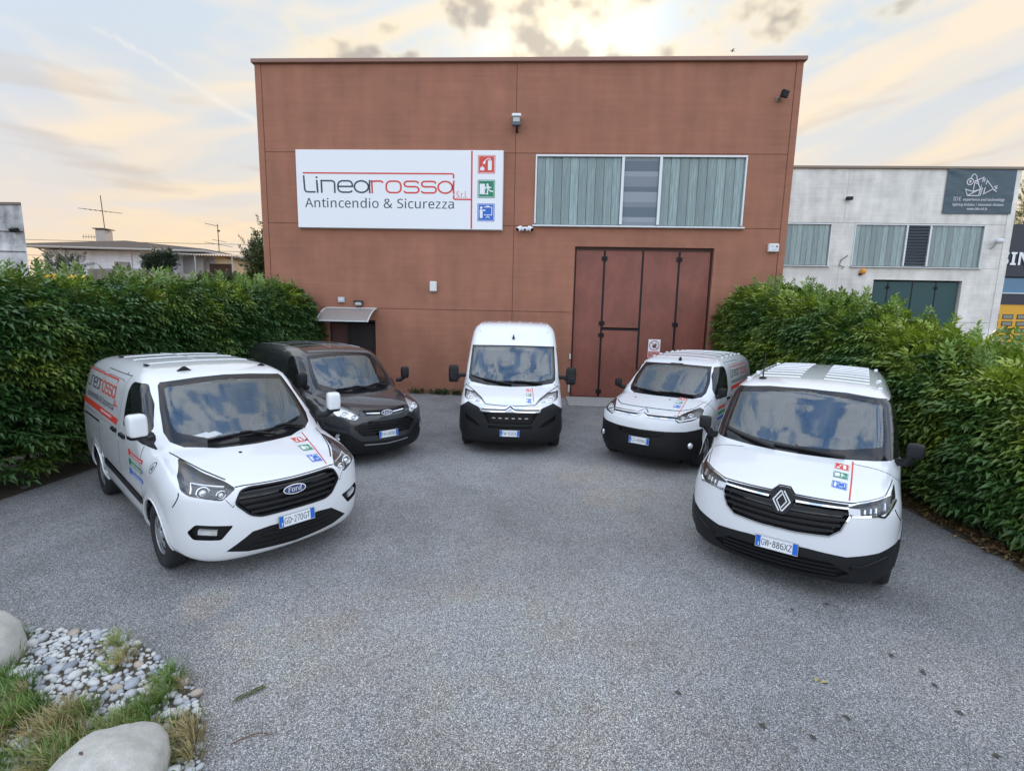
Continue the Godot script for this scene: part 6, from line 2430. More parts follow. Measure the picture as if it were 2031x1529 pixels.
	for q in [["wall", 0.0, 7.72, 0.0, grey], ["roof_coping", 7.72, 7.84, 0.06, mat(0.16, 0.11, 0.09, 0.6)]]:
		m = MB.new()
		m.x = Transform3D(Basis(Vector3.RIGHT, -PI / 2), Vector3.ZERO)
		m.prism(PackedVector2Array([Vector2(-44, 24 - q[3]), Vector2(-26.42 + q[3], 24 - q[3]), Vector2(-33.5 + q[3], 29.6), Vector2(-44, 36)]), q[1], q[2])
		part(q[0], m, q[4], o)
	t = thing("wall_lamp", "black wall lamp on the grey building at the left edge", "lamp", Vector3(-26.75, 6.45, -24))
	m = MB.new()
	m.x = Transform3D(Basis(Vector3.RIGHT, 0.4), Vector3(0, 0, 0.2))
	m.box(Vector3.ZERO, Vector3(0.34, 0.20, 0.26), 0.03)
	part("lamp_body", m, M.black, t)
	part("bracket", MB.new().tube([Vector3(-0.1, 0, 0), Vector3(-0.05, 0, 0.2)], 0.03), M.black, t)
	for y in [6.45, 5.45]:
		t = thing("facade_cable", "thin black cable along the grey building, %s" % ("level with its lamp" if y > 6.0 else "below its lamp"), "cable", Vector3(0, 0, -24))
		part("wire", MB.new().tube([Vector3(-40, y + 0.15, 0.05), Vector3(-33, y + 0.0, 0.05), Vector3(-26.45, y - 0.05, 0.05)], 0.02, 5), M.black, t)
	house()
	backdrop()


func banner(z: float) -> void:
	var t := thing("wall_banner", "slate blue banner with a line drawn fish carrying a lamp on the white building", "banner", Vector3(20.04, 8.19, z))
	var w := 3.26
	var h := 2.13
	var m := MB.new()
	var f := noise(0.6, 3, 77)
	# cloth that sags a little between its ties
	var at := func(u: float, v: float) -> Vector3:
		return Vector3(u * w, v * h, 0.05 + 0.022 * f.get_noise_2d(u * 4.0 + v * 3.0, v * 5.0) + 0.03 * exp(-pow((u - 0.15 + (v - 0.9) * 1.5) * 9.0, 2.0)) * v)
	for i in 24:
		for j in 16:
			var q := []
			for k in [[0, 0], [1, 0], [1, 1], [0, 1]]:
				q.append(at.call((i + k[0]) / 24.0, (j + k[1]) / 16.0))
			m.quad(q[0], q[1], q[2], q[3], Vector3(0, 0, 1))
	part("cloth", m, mat(0.050, 0.085, 0.105, 0.5), t)
	# drawing, in units of the banner's width, origin lower left
	var a := PackedVector2Array()
	var s := 0.013
	for p in [[[0.285, 0.355], [0.40, 0.325], [0.50, 0.36], [0.49, 0.265], [0.325, 0.265]], [[0.395, 0.48], [0.42, 0.48], [0.50, 0.36], [0.40, 0.325]], [[0.425, 0.485], [0.52, 0.53], [0.50, 0.36]], [[0.575, 0.485], [0.68, 0.365], [0.555, 0.29]]]:
		var path := []
		for q in p:
			path.append(Vector2(q[0] + (q[1] - 0.25) * 0.03, q[1]))
		a.append_array(stroke(path, s, true))
	a.append_array(stroke([Vector2(0.325, 0.265), Vector2(0.50, 0.36)], s))
	a.append_array(stroke([Vector2(0.525, 0.525), Vector2(0.49, 0.265)], s))
	a.append_array(stroke([Vector2(0.55, 0.52), Vector2(0.515, 0.265)], s))
	a.append_array(stroke(arc(Vector2(0.435, 0.455), 0.020, 0.02, 0, 345, 10), 0.010, true))
	a.append_array(stroke([Vector2(0.745, 0.41), Vector2(0.70, 0.395), Vector2(0.735, 0.375), Vector2(0.695, 0.345), Vector2(0.74, 0.325)], s))
	var p2 := arc(Vector2(0.385, 0.49), 0.045, 0.085, 0, 170, 10)
	a.append_array(stroke(p2, s))
	a.append_array(stroke(arc(Vector2(0.335, 0.465), 0.044, 0.044, 0, 345, 16), 0.014, true))
	a.append_array(fill(arc(Vector2(0.335, 0.468), 0.016, 0.02, 0, 330, 10)))
	var lay := MB.new()
	var l2 := func(tr: PackedVector2Array) -> void:
		for k in range(0, tr.size(), 3):
			var v3 := []
			for i in 3:
				var u := tr[k + i]
				v3.append((at.call(u.x, u.y * w / h) as Vector3) + Vector3(0, 0, 0.02))
			lay.tri(v3[0], v3[1], v3[2], Vector3(0, 0, 1), Vector3(0, 0, 1), Vector3(0, 0, 1))
	l2.call(a)
	l2.call(text("IDE", 0.055, Vector2(0.13, 0.19), false, 0.115))
	l2.call(text("experience and technology", 0.036, Vector2(0.275, 0.19), true, 0.60))
	l2.call(text("lighting division | electronic division", 0.036, Vector2(0.13, 0.115), true, 0.74))
	l2.call(text("www.ide-srl.it", 0.036, Vector2(0.345, 0.055), true, 0.30))
	part("print", lay, mat(0.62, 0.62, 0.64, 0.6), t)


func house() -> void:
	var o := thing("low_house", "low pale house with a wide flat grey roof behind the left hedge", "house")
	var white := plaster(Color(0.92, 0.92, 0.95), 90, 0.08)
	var cream := plaster(Color(0.85, 0.76, 0.60), 91, 0.1)
	var roof := mat(0.17, 0.145, 0.125, 0.8)
	var z := -35.0
	var m := MB.new()
	# front wall, then the side that runs back to the right
	bx(m, -37.2, 0, -23.9, 6.85, z, z - 8)
	part("wall", m, white, o)
	m = MB.new()
	m.quad(Vector3(-23.9, 0, z), Vector3(-21.0, 0, z - 5), Vector3(-21.0, 6.6, z - 5), Vector3(-23.9, 6.85, z), Vector3(1, 0, 0.5))
	m.quad(Vector3(-23.9, 0, z - 8), Vector3(-21.0, 0, z - 5), Vector3(-21.0, 6.6, z - 5), Vector3(-23.9, 6.85, z - 8), Vector3(1, 0, -0.5))
	part("gable_wall", m, cream, o)
	m = MB.new()
	m.prism(PackedVector2Array([Vector2(-38.1, 6.98), Vector2(-24.1, 6.78), Vector2(-24.1, 6.98), Vector2(-30, 7.48), Vector2(-38.1, 7.18)]), z - 8.6, z + 0.8)
	var r := part("roof", m, roof, o)
	m = MB.new()
	m.quad(Vector3(-24.1, 6.98, z + 0.8), Vector3(-20.6, 6.45, z - 4.6), Vector3(-24.1, 7.1, z - 8.6), Vector3(-27, 7.3, z - 4), Vector3(0, 1, 0))
	m.quad(Vector3(-24.1, 6.78, z + 0.8), Vector3(-20.6, 6.25, z - 4.6), Vector3(-20.6, 6.45, z - 4.6), Vector3(-24.1, 6.98, z + 0.8), Vector3(1, 0, 1))
	part("roof_wing", m, roof, r)
	m = MB.new()
	m.tube([Vector3(-38.1, 6.98, z + 0.86), Vector3(-24.1, 6.80, z + 0.86), Vector3(-20.6, 6.28, z - 4.55)], 0.09, 8)
	part("gutter", m, mat(0.34, 0.31, 0.28, 0.5), r)
	m = MB.new()
	m.box(Vector3(-33.6, 7.85, z - 1.4), Vector3(0.75, 1.3, 0.75), 0.03)
	part("chimney", m, mat(0.36, 0.33, 0.30, 0.9), r)
	m = MB.new()
	m.box(Vector3(-33.6, 8.60, z - 1.4), Vector3(0.98, 0.07, 0.98), 0.02)
	for s in [-0.3, 0.3]:
		m.box(Vector3(-33.6 + s, 8.53, z - 1.1), Vector3(0.09, 0.09, 0.09))
	part("chimney_cap", m, mat(0.16, 0.13, 0.11, 0.9), r)
	part("downpipe", MB.new().tube([Vector3(-36.9, 6.9, z + 0.7), Vector3(-36.95, 6.6, z + 0.08), Vector3(-36.95, 0.0, z + 0.08)], 0.06, 8), mat(0.55, 0.53, 0.50, 0.5), o)
	m = MB.new()
	m.tube([Vector3(-30.3, 6.7, z + 0.03), Vector3(-30.3, 3.0, z + 0.03)], 0.03, 6)
	part("wall_pipe", m, mat(0.5, 0.5, 0.52, 0.5), o)
	box_part("shutter_box", -28.7, 6.55, -27.3, 6.72, z + 0.02, z - 0.1, M.black_soft, o)
	# lean-to with corrugated roof, before the house
	var t := thing("garden_shelter", "open lean-to with a corrugated grey roof before the low house", "shelter")
	m = MB.new()
	var x := -27.0
	while x < -21.2:
		var a := Vector3(x, 6.45 - 0.02 * (x + 27), -33.2)
		m.quad(a, a + Vector3(0.10, 0.08, 0), a + Vector3(0.10, 0.36, -1.7), a + Vector3(0, 0.28, -1.7), Vector3(0, 1, 0))
		m.quad(a + Vector3(0.10, 0.08, 0), a + Vector3(0.20, 0, 0), a + Vector3(0.20, 0.28, -1.7), a + Vector3(0.10, 0.36, -1.7), Vector3(0, 1, 0))
		x += 0.20
	part("corrugated_roof", m, mat(0.28, 0.25, 0.23, 0.8), t)
	for px in [-26.8, -24.2, -21.5]:
		part("post", MB.new().tube([Vector3(px, 0, -33.3), Vector3(px, 6.42, -33.3)], 0.06, 6), mat(0.4, 0.38, 0.36, 0.8), t)
	part("back_panel", MB.new().box(Vector3(-25.0, 5.4, -34.2), Vector3(1.5, 2.0, 0.1), 0.0), mat(0.45, 0.44, 0.42, 0.9), t)
	part("door_opening", MB.new().box(Vector3(-23.0, 5.2, -34.3), Vector3(1.7, 1.5, 0.1), 0.0), mat(0.08, 0.045, 0.035, 0.9), t)
	t = thing("garden_wall", "weathered concrete wall behind the left hedge, before the low house", "wall")
	var gm := plaster(Color(0.52, 0.51, 0.49), 93, 0.35)
	var gp := PackedVector2Array([Vector2(-31, 0), Vector2(-21, 0), Vector2(-21, 4.95), Vector2(-24.6, 5.05), Vector2(-28.0, 5.35), Vector2(-28.05, 5.75), Vector2(-29.0, 5.78), Vector2(-29.05, 5.30), Vector2(-31, 5.25)])
	m = MB.new()
	m.x = Transform3D(Basis.IDENTITY, Vector3(0, 0, -32.0))
	m.prism(gp, -0.2, 0.0)
	part("wall", m, gm, t)
	# aerials on the roof
	t = thing("roof_antenna", "tall thin aerial mast on the chimney of the low house", "antenna", Vector3(-33.5, 8.6, z - 1.4))
	m = MB.new()
	m.tube([Vector3.ZERO, Vector3(-0.1, 2.5, 0)], 0.028, 6)
	part("mast", m, M.black_soft, t)
	m = MB.new()
	m.tube([Vector3(-2.0, 1.55, 0), Vector3(1.5, 1.20, 0)], 0.018, 5)
	for k in 5:
		m.tube([Vector3(-1.2 + k * 0.4, 1.47 - k * 0.04, -0.3), Vector3(-1.2 + k * 0.4, 1.47 - k * 0.04, 0.3)], 0.012, 4)
	m.tube([Vector3(-1.9, -0.55, 0), Vector3(-0.3, -0.60, 0)], 0.018, 5)
	for k in 6:
		m.tube([Vector3(-1.8 + k * 0.22, -0.75, 0), Vector3(-1.8 + k * 0.22, -0.38, 0)], 0.014, 4)
	part("boom", m, M.black_soft, t)
	t = thing("roof_antenna", "short television aerial at the right end of the low house roof", "antenna", Vector3(-24.9, 7.1, z - 2))
	m = MB.new()
	m.tube([Vector3.ZERO, Vector3(0, 2.1, 0)], 0.028, 6)
	part("mast", m, M.black_soft, t)
	m = MB.new()
	m.tube([Vector3(-1.0, 2.15, 0), Vector3(0.0, 1.95, 0)], 0.02, 5)
	m.tube([Vector3(-1.1, 0.75, 0), Vector3(1.1, 0.40, 0)], 0.016, 5)
	m.tube([Vector3(-0.5, 0.95, 0), Vector3(0.6, 0.75, 0)], 0.016, 5)
	m.box(Vector3(0.06, 1.6, 0), Vector3(0.18, 0.12, 0.1), 0.01)
	part("boom", m, M.black_soft, t)


func backdrop() -> void:
	# overhead lines behind the low house
	for k in 5:
		var y: float = [13.9, 12.9, 11.6, 10.8, 9.9][k]
		var t := thing("power_line", "overhead wire behind the low house, %s of five" % ["topmost", "second from top", "middle", "fourth from top", "lowest"][k], "power line")
		var path := []
		for i in 13:
			var u := i / 12.0
			path.append(Vector3(lerpf(-130, 40, u), y + 0.012 * pow((u - 0.5) * 20.0, 2.0) * 0.5 - u * 0.7, -80.0 - k * 1.5))
		part("wire", MB.new().tube(path, 0.035, 4), M.black_soft, t)
	var t2 := thing("street_lamp", "thin street lamp with a flat head left of the low house", "street lamp", Vector3(-37.3, 0, -38))
	part("pole", MB.new().tube([Vector3.ZERO, Vector3(0, 6.6, 0)], 0.06, 8), M.silver, t2)
	part("lamp_head", MB.new().box(Vector3(0.45, 6.75, 0), Vector3(1.3, 0.09, 0.3), 0.03), mat(0.2, 0.2, 0.2, 0.5), t2)
	var t3 := thing("downspout_box", "white plastic box on the left side of the brown building", "box", Vector3(-9.11, 4.95, -16.1))
	part("box_body", MB.new().box(Vector3(-0.07, 0, -0.1), Vector3(0.14, 0.62, 0.34), 0.015), mat(0.62, 0.64, 0.66, 0.5), t3)
	var t4 := thing("yellow_skip", "yellow metal skip top just over the left hedge", "skip", Vector3(-26.5, 0, -26))
	part("skip_body", MB.new().box(Vector3(0, 2.2, 0), Vector3(1.7, 4.4, 1.4), 0.05), mat(0.75, 0.45, 0.03, 0.5), t4)


# ---------------------------------------------------------------- plants
func leaf(m: MB, base: Vector3, dir: Vector3, up: Vector3, l: float, w: float, droop: float) -> void:
	var side := dir.cross(up).normalized()
	var nn := side.cross(dir).normalized()
	var mid := base + dir * l * 0.48 + nn * l * 0.05
	var tip := base + dir * l - nn * l * droop
	var a := mid + side * w * 0.5 + nn * w * 0.16
	var b := mid - side * w * 0.5 + nn * w * 0.16
	m.flat(base, a, mid, nn)
	m.flat(base, mid, b, nn)
	m.flat(a, tip, mid, nn)
	m.flat(mid, tip, b, nn)


# a shoot along +y with paired leaves, its upper side towards +z
func sprig(sd: int, l: float, leaf_l: float, leaf_w: float, pairs: int, droop := 0.3) -> ArrayMesh:
	var r := RandomNumberGenerator.new()
	r.seed = sd
	var m := MB.new()
	for k in pairs:
		var t := (k + 0.7) / pairs
		var p := Vector3(0, l * t, -l * 0.18 * t * t)
		for s in [-1.0, 1.0]:
			var d := Vector3(s * (0.85 - 0.25 * t), 0.55 + 0.3 * t, r.randf_range(-0.25, 0.35)).normalized()
			leaf(m, p, d, Vector3(r.randf_range(-0.2, 0.2), 0, 1), leaf_l * r.randf_range(0.8, 1.15), leaf_w * r.randf_range(0.85, 1.1), droop * r.randf_range(0.6, 1.4))
	leaf(m, Vector3(0, l, -l * 0.18), Vector3(r.randf_range(-0.2, 0.2), 1, -0.2).normalized(), Vector3(0, 0, 1), leaf_l, leaf_w, droop)
	m.tri(Vector3(-0.003, 0, 0), Vector3(0.003, 0, 0), Vector3(0, l, -l * 0.18), Vector3(0, 0, 1), Vector3(0, 0, 1), Vector3(0, 0, 1))
	return m.mesh()


func aim(p: Vector3, dir: Vector3, s: float, roll := 0.0) -> Transform3D:
	var y := dir.normalized()
	var z := Vector3.UP - y * y.y
	if z.length() < 0.05:
		z = Vector3(1, 0, 0)
	z = z.normalized().rotated(y, roll)
	return Transform3D(Basis(y.cross(z), y, z) * Basis.from_scale(Vector3(s, s, s)), p)


func leaf_material(gloss := 0.42) -> StandardMaterial3D:
	var m := mat(1, 1, 1, gloss)
	m.vertex_color_use_as_albedo = true
	m.backlight_enabled = true
	m.backlight = Color(0.42, 0.5, 0.25)
	return m


func blocked(p: Vector3) -> bool:
	# keeps shoots out of the parked vans
	for q in [[-2.437, -4.579, 0.9097, 1.06, 5.0, 2.05], [2.404, -4.545, -0.5804, 1.04, 5.12, 2.05], [-2.584, -8.127, 0.8227, 1.06, 5.0, 2.05], [1.859, -8.343, -0.5758, 1.03, 5.0, 2.0]]:
		var dx: float = p.x - q[0]
		var dz: float = p.z - q[1]
		var c := cos(q[2])
		var s := sin(q[2])
		if absf(c * dx - s * dz) < q[3] and s * dx + c * dz < 0.1 and s * dx + c * dz > -q[4] and p.y < q[5]:
			return true
	return false


func hedge(o: Node3D, face: float, inward: float, tops: Array, z0: float, z1: float, thick: float, sd: int, young: float, density: float) -> void:
	var r := RandomNumberGenerator.new()
	r.seed = sd
	var f1 := noise(0.55, 3, sd)
	var f2 := noise(1.9, 2, sd + 1)
	var f3 := noise(0.8, 3, sd + 2)
	var top := func(z: float) -> float:
		for k in tops.size() - 1:
			if z <= tops[k + 1][0]:
				return lerpf(tops[k][1], tops[k + 1][1], clampf((z - tops[k][0]) / (tops[k + 1][0] - tops[k][0]), 0, 1))
		return tops[tops.size() - 1][1]
	var shape := func(z: float, y: float, h: float) -> float:
		# how far the face stands out: lumps, and a rounded shoulder
		var q := clampf((y - (h - 0.55)) / 0.55, 0.0, 1.0)
		return 0.22 * f1.get_noise_2d(z, y) + 0.13 * f2.get_noise_2d(z, y) - 0.42 * q * q - 0.16 * clampf(0.7 - y, 0.0, 0.7)
	var where := [[], [], []]
	var tint := [[], [], []]
	var flowers := []
	var len_z := z1 - z0
	var hmax: float = top.call(z0)
	var count := int(len_z * (hmax * 1.0 + thick * 0.9) * density)
	var share := hmax / (hmax + thick * 0.9)
	for i in count:
		var z := r.randf_range(z0, z1)
		var h: float = top.call(z) + 0.16 * f1.get_noise_2d(z * 1.7, 40.0)
		var p: Vector3
		var dir: Vector3
		var deep := -log(maxf(r.randf(), 0.001)) * 0.11
		var on_top := r.randf() > share
		if on_top:
			var u := r.randf()
			var x := face + inward * (0.10 + u * thick)
			p = Vector3(x, h - 0.10 - deep + 0.16 * f2.get_noise_2d(x * 1.5, z) - 0.42 * pow(maxf(0.0, 0.3 - u) / 0.3, 2.0), z)
			dir = Vector3(-inward * 0.35 + r.randf_range(-0.5, 0.5), 1.0, r.randf_range(-0.6, 0.6))
		else:
			var y := 0.22 + (h - 0.22) * r.randf()
			p = Vector3(face - inward * (shape.call(z, y, h) - deep - 0.10), y, z)
			dir = Vector3(-inward, r.randf_range(-0.25, 0.75), r.randf_range(-0.75, 0.75))
			if z - z0 < 0.5:
				dir.z += -0.8
		if blocked(p) or p.z < -15.6:
			continue
		var nz := f3.get_noise_3d(p.x, p.y * 1.2, p.z)
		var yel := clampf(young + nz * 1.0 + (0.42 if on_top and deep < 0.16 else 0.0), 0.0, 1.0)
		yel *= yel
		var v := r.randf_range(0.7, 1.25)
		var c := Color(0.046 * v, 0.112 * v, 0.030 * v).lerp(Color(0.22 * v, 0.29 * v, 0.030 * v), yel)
		var k := r.randi_range(0, 2)
		where[k].append(aim(p, dir, r.randf_range(0.8, 1.25), r.randf_range(-0.5, 0.5)))
		tint[k].append(c)
		if deep < 0.035 and yel > 0.16 and r.randf() < 0.05 and p.y > 0.9:
			flowers.append(aim(p + dir.normalized() * 0.20, dir + Vector3(0, 0.7, 0), r.randf_range(0.7, 1.3), r.randf() * TAU))
	# long shoots that stand up from the top
	for i in int(len_z * 7.0):
		var z := r.randf_range(z0, z1)
		var x := face + inward * r.randf_range(0.25, thick)
		var h: float = top.call(z)
		var v := r.randf_range(0.8, 1.3)
		for s in 2:
			where[2].append(aim(Vector3(x, h - 0.02 + s * 0.16, z), Vector3(r.randf_range(-0.25, 0.25), 1, r.randf_range(-0.25, 0.25)), r.randf_range(0.8, 1.2), r.randf() * TAU))
			tint[2].append(Color(0.12 * v, 0.19 * v, 0.032 * v))
	for k in 3:
		many("leaves", sprig(sd + k, 0.27, 0.135, 0.046, 4 + k % 2), M.leaf, where[k], tint[k], o)
	# panicles of small pale flowers
	var fm := MB.new()
	for i in 60:
		var t := r.randf()
		var a := r.randf() * TAU
		var q := Vector3(cos(a) * 0.05 * (1.0 - t), t * 0.16, sin(a) * 0.05 * (1.0 - t))
		var e := Vector3(r.randf_range(-1, 1), r.randf_range(-0.3, 1), r.randf_range(-1, 1)).normalized() * 0.014
		fm.flat(q - e, q + e.cross(Vector3(0.3, 0.8, 0.2)), q + e, Vector3(0, 1, 0.3))
	if flowers.size():
		many("flowers", fm.mesh(), mat(0.30, 0.31, 0.085, 0.7), flowers, null, o)
	# woody stems and the shaded mass of old growth inside
	var n := 0
	var z := z0 + 0.3
	while z < z1 and n < 40:
		var x := face + inward * r.randf_range(0.45, 0.7)
		var sm := MB.new()
		sm.tube([Vector3(x, -0.05, z), Vector3(x + r.randf_range(-0.06, 0.06), 0.6, z + r.randf_range(-0.1, 0.1)), Vector3(x + r.randf_range(-0.1, 0.1), 1.5, z + r.randf_range(-0.15, 0.15))], 0.035, 6, false, 0.018)
		part("stem", sm, M.bark, o)
		z += r.randf_range(0.3, 0.5)
		n += 1
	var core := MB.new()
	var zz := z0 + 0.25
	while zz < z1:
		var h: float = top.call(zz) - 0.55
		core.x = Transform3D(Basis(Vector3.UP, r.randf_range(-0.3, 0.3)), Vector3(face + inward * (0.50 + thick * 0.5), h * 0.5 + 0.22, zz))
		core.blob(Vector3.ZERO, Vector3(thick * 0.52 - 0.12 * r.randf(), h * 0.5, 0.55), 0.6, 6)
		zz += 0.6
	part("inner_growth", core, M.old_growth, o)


func hedges() -> void:
	M.leaf = leaf_material()
	M.bark = mat(0.085, 0.070, 0.055, 0.9)
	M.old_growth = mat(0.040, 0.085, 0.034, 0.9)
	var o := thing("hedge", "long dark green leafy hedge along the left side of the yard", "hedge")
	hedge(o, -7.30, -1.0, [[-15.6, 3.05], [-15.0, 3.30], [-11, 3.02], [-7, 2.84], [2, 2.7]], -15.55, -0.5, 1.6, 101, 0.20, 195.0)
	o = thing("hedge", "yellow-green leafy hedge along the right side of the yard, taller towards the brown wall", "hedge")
	hedge(o, 5.72, 1.0, [[-15.6, 3.05], [-15.0, 3.5], [-13.5, 3.38], [-10, 2.72], [-8, 2.24], [-6.8, 1.92], [-5, 1.62], [0, 1.5]], -15.55, -1.0, 1.6, 202, 0.50, 200.0)


func tree(called: String, label: String, at: Vector3, h: float, crown_r: Vector3, crown_y: float, tone: Color, sd: int, n: int, cat := "tree") -> void:
	var r := RandomNumberGenerator.new()
	r.seed = sd
	var t := thing(called, label, cat, at)
	var m := MB.new()
	m.tube([Vector3.ZERO, Vector3(0.1, h * 0.4, 0), Vector3(0.0, h * 0.9, 0.1)], 0.16, 8, false, 0.03)
	var tips := []
	for i in 14:
		var a := r.randf() * TAU
		var y0 := r.randf_range(0.25, 0.75) * h
		var e := Vector3(cos(a) * crown_r.x * 0.8, crown_y + r.randf_range(-0.8, 0.9) * crown_r.y, sin(a) * crown_r.z * 0.8)
		m.tube([Vector3(0.05, y0, 0), Vector3(e.x * 0.5, lerpf(y0, e.y, 0.6), e.z * 0.5), e], 0.05, 5, false, 0.012)
		tips.append(e)
	part("trunk", m, M.bark, t)
	for i in 16:
		var d := Vector3(r.randfn(), r.randfn(), r.randfn()).normalized() * pow(r.randf(), 0.4)
		tips.append(Vector3(0, crown_y, 0) + d * crown_r)
	var where := []
	var tint := []
	for i in n:
		var c: Vector3 = tips[i % tips.size()]
		var d := Vector3(r.randfn(), r.randfn(), r.randfn()) * 0.22
		var p := c + d * crown_r
		where.append(aim(p, d + Vector3(0, 0.2, 0), r.randf_range(0.9, 1.7), r.randf() * TAU))
		var v := r.randf_range(0.6, 1.3)
		tint.append(Color(tone.r * v, tone.g * v, tone.b * v))
	many("crown", sprig(sd, 0.24, 0.10, 0.04, 4), M.leaf, where, tint, t)


func pebble_mesh(sd: int) -> ArrayMesh:
	var f := noise(1.3, 2, sd)
	var m := MB.new()
	m.blob(Vector3.ZERO, Vector3.ONE, 1.0, 7)
	for i in m.v.size():
		var p := m.v[i]
		m.v[i] = p * (1.0 + 0.22 * f.get_noise_3dv(p * 1.3))
	return m.mesh()


func boulder(called: String, label: String, at: Vector3, half: Vector3, sd: int) -> void:
	var f := noise(0.7, 3, sd)
	var m := MB.new()
	m.blob(Vector3.ZERO, Vector3.ONE, 0.92, 40)
	var pos := {}
	for i in m.v.size():
		var p := m.v[i]
		m.v[i] = p * half * (1.0 + 0.16 * f.get_noise_3dv(p * 0.9) + 0.012 * f.get_noise_3dv(p * 9.0))
	# smooth normals from the moved faces
	for i in range(0, m.v.size(), 3):
		var nn := -(m.v[i + 1] - m.v[i]).cross(m.v[i + 2] - m.v[i])
		for k in 3:
			var key := (m.v[i + k] * 2000.0).round()
			pos[key] = pos.get(key, Vector3.ZERO) + nn
	for i in m.v.size():
		m.n[i] = (pos[(m.v[i] * 2000.0).round()] as Vector3).normalized()
	var o := part(called, m, M.boulder)
	o.position = at
	o.rotation.y = sd
	meta(o, label, "boulder")


func in_bed(x: float, z: float) -> bool:
	return Geometry2D.is_point_in_polygon(Vector2(x, z), M.bed)


